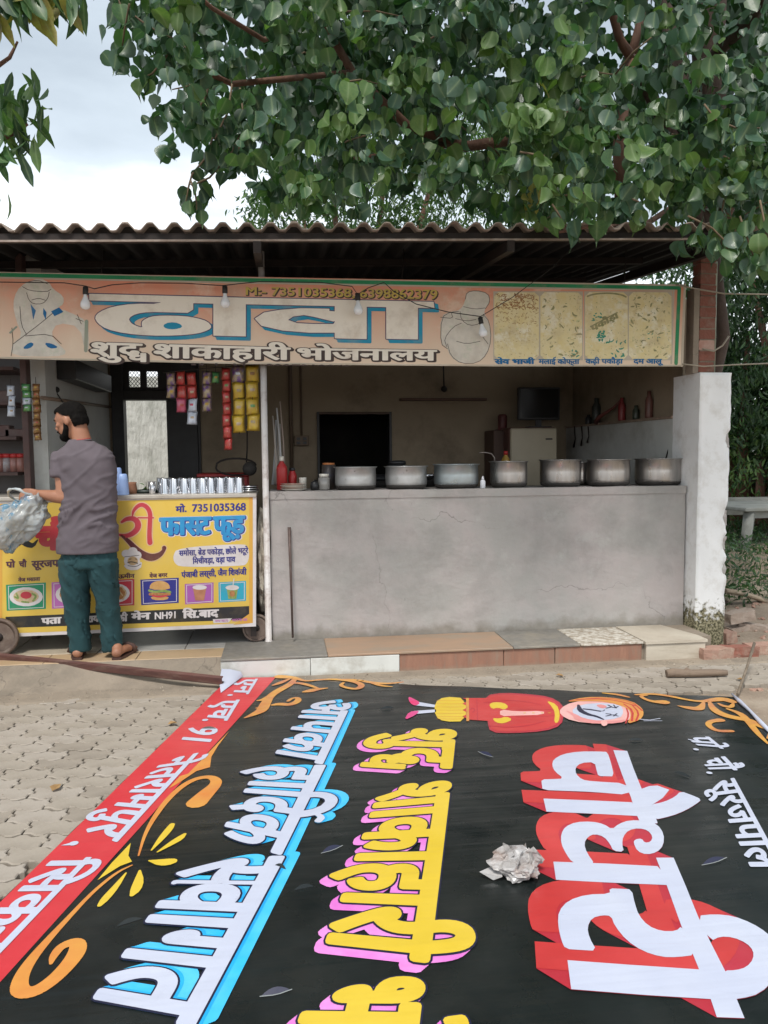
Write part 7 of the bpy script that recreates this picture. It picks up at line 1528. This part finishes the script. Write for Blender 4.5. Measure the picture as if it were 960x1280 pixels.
class Fol:
    """collects leaves by material for one tree"""
    def __init__(s): s.L = []
    def leaf(s, p, size, mi, tpl=None, tilt=1.0):
        s.L.append((p, size, mi, tpl, rr.uniform(-1.3, 1.3) if rr.random() < .75 else rr.uniform(0, 6.28), rr.gauss(0, .45) * tilt - .15, rr.gauss(0, .35) * tilt))
    def build(s, root, nparts=0, lod=6.0, leafname='leaf', tpls=None, single=True):
        tpls = tpls or HV; off = Vector(root.location)
        def scr(l): return l[1] / max(.5, (l[0] - CAM).length)
        def inv(p): 
            v = p - CAM; d = v.dot(fw); return d > 0 and abs(v.dot(rt) / d) < .50 and abs(v.dot(up) / d) < .67
        if nparts:
            s.L.sort(key=lambda l: (0 if inv(l[0]) else 1, -scr(l))); head, tail = s.L[:nparts], s.L[nparts:]
        else: head, tail = [], s.L
        ms = {}
        for p, sz, mi, tpl, a, b, c in head:
            k = (mi, rr.randrange(len(tpls)))
            if k not in ms: mb = MB(); mb.add(tpls[k[1]][0], tpls[k[1]][1], True); ms[k] = mb.mesh(leafname, LF[mi], fix=False); ribs(ms[k], [1.0 if q % 3 == 1 else 0.0 for q in range(len(mb.v))])
            o = link(leafname, ms[k], root); o.matrix_basis = lmat(p - off, sz, a, b, c)
        by = {}
        for l in tail: by.setdefault(l[2], []).append(l)
        mb = MB(); mi_ = []; order = sorted(by)
        vs_all, fs_all, mats_, rb = [], [], [], []
        for ix, mi in enumerate(order):
            for p, sz, _, tpl, a, b, c in by[mi]:
                far = (p - CAM).length > lod; T = (HLO[0] if tpls is HV else tpls[0]) if far else tpls[rr.randrange(len(tpls))]
                M_ = lmat(p - off, sz, a, b, c); i0 = len(vs_all); vs_all += [tuple(M_ @ Vector(v)) for v in T[0]]; rb += [0.0] * len(T[0]) if T is HLO[0] else [1.0 if q % 3 == 1 else 0.0 for q in range(len(T[0]))]
                for f in T[1]: fs_all.append(tuple(i0 + q for q in f)); mats_.append(ix)
        me = bpy.data.meshes.new('foliage'); me.from_pydata(vs_all, [], fs_all)
        for mi in order: me.materials.append(LF[mi])
        ribs(me, rb); me.polygons.foreach_set('material_index', mats_); me.polygons.foreach_set('use_smooth', [True] * len(fs_all))
        o = link('foliage', me, root); o['kind'] = 'stuff'; return o
def branch(root, name, pts_, r, m=None, n=8):
    mb = MB(); mb.tube(pts_, r, n); o = mb.build(name, m or BARK, root); return o
# the big peepal over the stall
tp = thing('peepal_tree', 'large peepal tree with heart-shaped leaves overhanging the corrugated roof', 'tree', (3.75, 7.0, 0))
T0 = Vector((3.75, 7.0, -.05)); trunk_x = W(905, 400, Y=7.0)
BKD = mat('bark_dark', (.075, .05, .038), (.05, .034, .027), rough=.9, scale=12, bump=.6, bscale=30)
T0 = Vector((W(890, 400, Y=7.0).x, 7.0, -.05)); tp.location = (T0.x, 7.0, 0)
P_ = [T0, T0 + Vector((.01, 0, 1.2)), Vector((T0.x + .03, 7.0, 2.2)), Vector((trunk_x.x, 7.0, 2.6)), W(880, 250, Y=7.0), W(850, 130, Y=6.9), W(830, -60, Y=6.8)]
branch(tp, 'trunk', P_, [.10, .08, .06, .06, .08, .1, .1], mat('bark_dark', (.09, .055, .04), (.06, .038, .03), rough=.9, scale=12, bump=.6, bscale=30), n=12)
P2 = [W(905, 300, Y=7.2), W(888, 150, Y=7.0), W(885, 40, Y=6.9), W(890, -90, Y=6.7)]
brs = [([W(880, 330, Y=7.0), W(855, 200, Y=7.0), W(800, 95, Y=6.6), W(789, 70, Y=6.5)], [.09, .07, .05, .045]), ([W(789, 72, Y=6.5), W(775, 50, Y=6.4), W(757, -10, Y=6.2), W(740, -80, Y=6)], [.045, .036, .03, .025]), ([W(789, 72, Y=6.5), W(797, 40, Y=6.5), W(808, -10, Y=6.5), W(815, -80, Y=6.4)], [.045, .036, .03, .03]),
       ([W(775, 250, Y=6.6), W(773, 180, Y=6.6), W(789, 75, Y=6.5)], [.05, .05, .045]), ([W(788, 90, Y=6.5), W(700, 150, Y=6.2), W(640, 175, Y=6.0), W(583, 183, Y=5.9), W(510, 158, Y=5.8), W(440, 90, Y=5.6), W(400, 20, Y=5.4), W(380, -60, Y=5.2)], [.05, .045, .042, .04, .034, .03, .025, .02]),
       ([W(583, 183, Y=5.9), W(520, 182, Y=5.8), W(460, 196, Y=5.8), W(420, 200, Y=5.8)], [.022, .016, .012, .008]), ([W(440, 90, Y=5.6), W(395, 95, Y=5.4), W(290, 105, Y=5.0), W(262, 92, Y=4.9), W(240, 72, Y=4.8), (W(222, 50, Y=4.8))], [.02, .02, .018, .016, .012, .008]),
       ([W(400, 20, Y=5.4), W(330, 50, Y=4.9), W(265, 10, Y=4.6), W(220, -30, Y=4.4)], [.02, .015, .012, .01]), ([W(850, 140, Y=6.9), W(900, 60, Y=6.0), W(940, 20, Y=5.2), W(990, -60, Y=4.8)], [.07, .06, .05, .04]), (P2, [.12, .14, .15, .15]),
       ([W(870, 240, Y=6.9), W(800, 285, Y=5.6), W(740, 282, Y=5.0), W(700, 290, Y=4.8)], [.03, .022, .014, .008]), ([W(905, 300, Y=6.8), W(915, 240, Y=5.5), W(930, 180, Y=4.8), W(950, 140, Y=4.5)], [.04, .03, .02, .012])]
for a, b in brs: branch(tp, 'branch', a, b, BKD if b[0] > .06 else None)
fo = Fol()
def inside(x, y, poly):
    c = False; j = len(poly) - 1
    for i in range(len(poly)):
        if (poly[i][1] > y) != (poly[j][1] > y) and x < (poly[j][0] - poly[i][0]) * (y - poly[i][1]) / (poly[j][1] - poly[i][1]) + poly[i][0]: c = not c
        j = i
    return c
# crown volume given as clumps in the world; each clump is a twig with drooping leaves
near = [(150, -60), (142, 20), (160, 75), (178, 90), (205, 72), (225, 70), (238, 100), (225, 150), (250, 160), (262, 200), (300, 215), (318, 165), (325, 215), (345, 262), (400, 255), (470, 215), (560, 215), (600, 250), (640, 255), (700, 258), (790, 248), (850, 250), (872, 262), (905, 325), (960, 325), (1080, 330), (1080, -200), (150, -200)]
CL = []
def clumps(poly, n, Y0, Y1, size, mis, kk, roofclear=True, sp_=.16, bx=(150, -190, 1080, 335)):
    c_ = 0; tries = 0
    while c_ < n and tries < n * 30:
        tries += 1; x, y = rr.uniform(bx[0], bx[2]), rr.uniform(bx[1], bx[3])
        if not inside(x, y, poly): continue
        Y = rr.uniform(Y0, Y1); p = W(x, y, Y=Y)
        if p.x < 3.15 and Y > 5.0 and p.z < rz_(p.x, Y) + .22: continue
        if p.x < 3.15 and 4.75 < Y <= 5.15 and p.z < 3.1 and y < 300: continue
        c_ += 1; a = rr.uniform(0, 6.28); d = Vector((math.cos(a), math.sin(a), rr.uniform(-.5, .3))).normalized(); L_ = rr.uniform(.18, .38)
        m_ = rr.choice(mis)
        e = p + d * L_ 
        if kk > 4 and Y < 5.6: CL.append((p, e))
        for k in range(kk):
            q = p + d * L_ * (k + .5) / kk + Vector((rr.gauss(0, .035), rr.gauss(0, .035), rr.gauss(0, .02) - .02))
            fo.leaf(q, size * rr.choice((.55, .75, .9, 1.0, 1.15)), m_ if rr.random() < .8 else rr.choice(mis))
right = [(560, 120), (600, 90), (700, 60), (780, 90), (860, 110), (1080, 90), (1080, 330), (905, 322), (880, 270), (850, 255), (700, 256), (600, 240)]
clumps(near, 560, 5.0, 6.2, .125, (0, 0, 1, 3, 3), 7)
clumps(near, 400, 4.1, 5.0, .108, (1, 1, 3, 3, 0, 2), 7)
clumps(near, 560, 6.2, 8.6, .155, (0, 0, 0, 1), 7)
clumps(right, 130, 4.2, 5.2, .118, (1, 3, 1, 3, 2), 7, bx=(560, 60, 1080, 330))
clumps([(590, 80), (660, 90), (700, 190), (690, 250), (640, 260), (600, 200), (575, 130)], 12, 4.0, 4.6, .11, (2, 2, 1, 4), 7, bx=(570, 70, 710, 265))
clumps([(560, -200), (1080, -200), (1080, 200), (560, 160)], 300, 7.0, 10.0, .20, (0, 0, 0), 7, bx=(560, -190, 1080, 200))
clumps([(330, -200), (560, -200), (560, 120), (380, 140), (330, 60)], 160, 6.0, 9.0, .18, (0, 0, 1), 7, bx=(330, -190, 560, 140))
# above the frame the crown goes on
clumps([(100, -900), (1200, -900), (1200, -180), (150, -180)], 260, 5.0, 8.5, .19, (0, 1), 5, bx=(100, -890, 1190, -180))
# hanging twigs at the crown's left edge
def twig(pts_, Ys, n, size, mis, both=True):
    P_ = [W(x, y, Y=Ys) for x, y in pts_]; branch(tp, 'twig', P_, [.006] * (len(P_) - 1) + [.003], TWIG, 5)
    tot = len(P_) - 1
    for k in range(n):
        t_ = (k + .6) / n * tot; i = min(int(t_), tot - 1); q = P_[i].lerp(P_[i + 1], t_ - i); fo.leaf(q + Vector((rr.gauss(0, .03), rr.gauss(0, .03), -.01)), size * rr.uniform(.8, 1.1), rr.choice(mis), tilt=.6)
Yt = 4.7
twig([(222, 50), (200, 42), (175, 25), (150, 5), (140, -20)], Yt, 12, .13, (1, 0, 3)); twig([(222, 50), (205, 75), (190, 92), (178, 98)], Yt, 9, .13, (1, 2, 0)); twig([(240, 72), (255, 95), (235, 108), (215, 112)], Yt, 9, .12, (0, 1, 3))
twig([(262, 92), (258, 120), (245, 140), (238, 160)], Yt, 9, .12, (0, 1, 0)); twig([(303, 162), (290, 190), (262, 222), (240, 232), (236, 228)], Yt, 3, .10, (0, 1)); twig([(266, 172), (255, 200), (240, 218), (236, 232), (232, 255)], Yt, 9, .11, (0, 1, 0)); twig([(238, 225), (244, 240), (246, 262)], Yt, 7, .1, (0, 1)); twig([(290, 105), (285, 140), (275, 160), (268, 175)], Yt, 10, .12, (0, 1, 0)); twig([(300, 110), (305, 150), (303, 175), (290, 205)], Yt, 12, .12, (0, 1, 3))
for pts_, Ys in (([(690, 255), (700, 270), (708, 285)], 4.4), ([(770, 240), (798, 252), (800, 268)], 4.5), ([(860, 270), (890, 285), (905, 300), (915, 325)], 4.3), ([(925, 270), (935, 300), (945, 330)], 4.2), ([(905, 250), (900, 280), (902, 310)], 4.4), ([(950, 250), (958, 290), (962, 320)], 4.1), ([(650, 190), (680, 195), (682, 205)], 4.2), ([(880, 130), (895, 150), (920, 160), (950, 160)], 4.3), ([(740, 240), (700, 245), (665, 235)], 4.5)):
    twig(pts_, Ys, 7, .125, (1, 3, 2, 3))
for a_, b_ in rr.sample(CL, min(60, len(CL))): branch(tp, 'twig', [a_, a_.lerp(b_, .5) + Vector((0, 0, .02)), b_], [.006, .005, .003], TWIG, 5)
VB = [((740, -40), (757, 0), 5.9), ((757, 0), (775, 50), 6.2), ((775, 50), (789, 75), 6.4), ((789, 75), (797, 40), 6.4), ((797, 40), (808, -10), 6.4), ((583, 183), (510, 158), 5.75), ((510, 158), (470, 125), 5.7), ((583, 183), (620, 178), 5.9), ((395, 95), (290, 105), 5.1), ((775, 240), (773, 180), 6.5), ((330, 50), (265, 10), 4.8)]
def hides(p):
    v = p - CAM; d = v.dot(fw)
    if d <= 0: return False
    x, y = 480 + FPX * v.dot(rt) / d, 640 - FPX * v.dot(up) / d + 7
    for (x0, y0), (x1, y1), Yb in VB:
        if p.y > Yb: continue
        dx, dy = x1 - x0, y1 - y0; t_ = max(0, min(1, ((x - x0) * dx + (y - y0) * dy) / (dx * dx + dy * dy)))
        if math.hypot(x - x0 - dx * t_, y - y0 - dy * t_) < 15: return rr.random() < .86
    return False
fo.L = [l for l in fo.L if not hides(l[0])]
fo.build(tp, 280)
# the new pink shoot
fo2 = [(612, 90), (605, 95), (622, 100)]
# second tree: lance leaves reaching in at the left edge
t2 = thing('mango_tree', 'tree with long narrow leaves reaching into the top left corner', 'tree', (-3.4, 3.2, 0)); fo = Fol()
branch(t2, 'trunk', [Vector((-3.4, 3.2, -.05)), Vector((-3.35, 3.2, 1.5)), Vector((-3.2, 3.3, 3.2)), Vector((-2.9, 3.5, 4.2))], [.16, .14, .12, .08], n=12)
branch(t2, 'branch', [Vector((-3.2, 3.3, 3.2)), W(-60, 130, Y=3.8), W(-20, 95, Y=3.9), W(12, 72, Y=3.95), W(22, 52, Y=3.95)], [.06, .03, .012, .009, .005])
branch(t2, 'branch', [Vector((-2.9, 3.5, 4.2)), W(-40, -40, Y=3.6), W(30, -30, Y=3.7), W(90, -15, Y=3.8)], [.06, .03, .02, .01])
branch(t2, 'branch', [Vector((-3.2, 3.3, 3.2)), W(-70, 190, Y=3.9), W(-20, 185, Y=3.9), W(20, 165, Y=3.95), W(35, 155, Y=3.95)], [.05, .025, .015, .01, .006])
def lc(x, y, n, s0, Y=3.9, spx=14, mis=(1, 0, 2, 1)):
    for k in range(n): fo.leaf(W(x + rr.gauss(0, spx), y + rr.gauss(0, spx * .7), Y=Y + rr.uniform(-.15, .15)), s0 * rr.uniform(.7, 1.1), rr.choice(mis))
for x, y, n in ((20, 100, 10), (35, 125, 9), (45, 150, 8), (10, 130, 14), (-10, 150, 18), (5, 190, 10), (-25, 110, 14), (-20, 200, 10), (28, 170, 6), (-15, 240, 6)): lc(x, y, n, .16)
for x, y, n in ((10, -15, 14), (40, -20, 14), (70, -22, 12), (95, -25, 8), (-20, -10, 14), (20, -50, 20), (80, -60, 20), (5, 0, 6)): lc(x, y, n, .19, 3.7, mis=(1, 4, 0, 1))
fo.build(t2, 120, tpls=LV)
# small-leaved tree behind the roof
def bushtree(name, label, base, blobs_, size, n, mis, trunk=True, tpls=None, lod=3, cat='tree', group=None):
    root = thing(name, label, cat, base, group=group); f = Fol(); B = Vector(base)
    if trunk:
        for (c, r) in blobs_[:4]: branch(root, 'branch' if c is not blobs_[0][0] else 'trunk', [B - Vector((0, 0, .05)), B.lerp(c, .5) + Vector((rr.uniform(-.2, .2), 0, 0)), c], [.12, .08, .03], n=8)
    for c, r in blobs_:
        k_n = int(n * r * r)
        for _ in range(k_n):
            d = Vector((rr.gauss(0, 1), rr.gauss(0, 1), rr.gauss(0, 1))).normalized(); q = c + d * r * rr.uniform(.45, 1) ** .6; q = q + Vector(noise.noise_vector(q * 1.7)) * .4 * r
            for _k in range(3): f.leaf(q + Vector((rr.gauss(0, size * .7), rr.gauss(0, size * .7), rr.gauss(0, size * .5))), size * rr.uniform(.6, 1.1), rr.choice(mis), tilt=1.6)
    f.build(root, 0, lod=lod, tpls=tpls or HV); return root
bushtree('roadside_tree', 'fine-leaved tree standing behind the stall roof', (1.0, 12.5, 0), [(W(x, y, Y=Y), r) for x, y, Y, r in ((420, 250, 12, 1.1), (480, 235, 12.5, 1.2), (540, 225, 12, 1.2), (380, 275, 12, .8), (350, 262, 11.6, .5), (600, 235, 13, 1.3), (660, 215, 13, 1.3), (330, 275, 12, .4))], .13, 430, (1, 2, 1, 0), tpls=LV)
# dark trees beyond the pillar on the right
for i, (x, y, Y, r, n, lab) in enumerate(((935, 420, 11.5, 1.5, 200, 'dark tree behind the brick column and pillar'), (990, 400, 10.5, 1.4, 200, 'dark tree at the frame edge above the yard table'), (925, 530, 12.5, 1.4, 220, 'dark bushy tree behind the yard table'))):
    c = W(x, y, Y=Y); bushtree('yard_tree', lab, (c.x, Y, 0), [(c, r), (c + Vector((.9, .3, .5)), r * .8), (c + Vector((-.3, .6, .9)), r * .8), (c + Vector((.6, .2, -.9)), r * .8), (c + Vector((-.2, .5, -1.2)), r * .8)], .15, n * 2, (0, 0, 0, 1), tpls=LV, group='dark trees in the yard')
c = W(950, 560, Y=11.0); bushtree('bush', 'brighter green bush above the low grey wall', (c.x, 11.0, 0), [(c + Vector((0, 0, -.2)), .75), (c + Vector((.8, .2, -.1)), .7)], .12, 700, (2, 1, 2), trunk=True, tpls=LV, cat='bush')
c = W(945, 610, Y=12.2); bushtree('bush', 'dark bush in the shade behind the yard table', (c.x, 12.2, 0), [(c + Vector((0, 0, -.1)), 1.0), (c + Vector((1.2, 0, 0)), 1.0), (c + Vector((-.5, .5, -.6)), .9)], .15, 600, (0, 0, 1), trunk=True, tpls=LV, cat='bush')
# far tree mass
fm_ = MB(); f = Fol()
for i in range(22):
    c = Vector((rr.uniform(6, 22), rr.uniform(16, 22), rr.uniform(1, 4.2)))
    for _ in range(170):
        d = Vector((rr.gauss(0, 1), rr.gauss(0, 1), rr.gauss(0, 1))).normalized(); f.leaf(c + d * 1.7 * rr.uniform(.3, 1), .34 * rr.uniform(.6, 1.2), rr.choice((0, 0, 1)), tilt=1.6)
root = thing('treeline', None, None, (12, 19, 0)); root['kind'] = 'stuff'; f.build(root, 0, lod=3, tpls=LV)
# weeds under the table
wd_ = Fol()
for _ in range(6500):
    x, y = rr.uniform(3.9, 7.5), rr.uniform(6.75, 11.5); h = rr.uniform(.02, .22); wd_.leaf(Vector((x, y, gz(x, y) + h)), rr.uniform(.05, .10), rr.choice((1, 0, 0, 1)), tilt=2.5)
root = thing('weeds', None, None, (5.5, 9, 0)); root['kind'] = 'stuff'; wd_.build(root, 0, lod=30, tpls=LV)
mb = MB()
for _ in range(3500):
    x, y = rr.uniform(3.7, 8), rr.uniform(6.9, 12); z_ = gz(x, y) - .01; a = rr.uniform(0, 3.14); h = rr.uniform(.04, .15); w_ = .004; dx, dy = math.cos(a) * w_, math.sin(a) * w_; lx, ly = rr.gauss(0, .03), rr.gauss(0, .03)
    mb.face([(x - dx, y - dy, z_), (x + dx, y + dy, z_), (x + lx, y + ly, z_ + h)])
mb.build('grass', LF[1], fix=False, kind='stuff')
# potted plant seen through the doorway
pot_ = thing('doorway_plant', 'leafy potted plant standing in the light beyond the black door', 'plant', (W(183, 600, Y=9.3).x, 9.3, 0))
mb = MB(); mb.lathe((0, 0, 0), [(.11, 0), (.15, .25), (.165, .26), (.16, .3), (.13, .3), (.12, .2), (0, .2)], 18); mb.build('flower_pot', mat('terra_pot', (.32, .13, .07), (.25, .1, .06), rough=.8, scale=8), pot_, world=False)
f = Fol()
for k in range(9):
    a = k * .7; top = Vector((pot_.location.x + .14 * math.cos(a) * (k % 3) * .6, 9.3 + .12 * math.sin(a), .95 + .09 * (k % 4))); b0 = Vector((pot_.location.x, 9.3, .25))
    branch(pot_, 'stem', [b0, b0.lerp(top, .5) + Vector((.01, 0, 0)), top], [.008, .006, .003], TWIG, 5)
    for j in range(11): f.leaf(b0.lerp(top, .35 + .06 * j) + Vector((rr.gauss(0, .03), rr.gauss(0, .03), 0)), rr.uniform(.09, .15), rr.choice((1, 2, 2)), tilt=2.2)
f.build(pot_, 0, lod=30, tpls=LV)
wb = Fol()
for _ in range(420): wb.leaf(Vector((rr.uniform(-2.6, -.5), rr.uniform(10.4, 11.1), rr.uniform(0, 1.25) * rr.random() ** .3)), rr.uniform(.07, .15), rr.choice((1, 2, 1)), tilt=2)
root = thing('yard_weeds', None, None, (-1.5, 10.8, 0)); root['kind'] = 'stuff'; wb.build(root, 0, lod=30, tpls=LV)
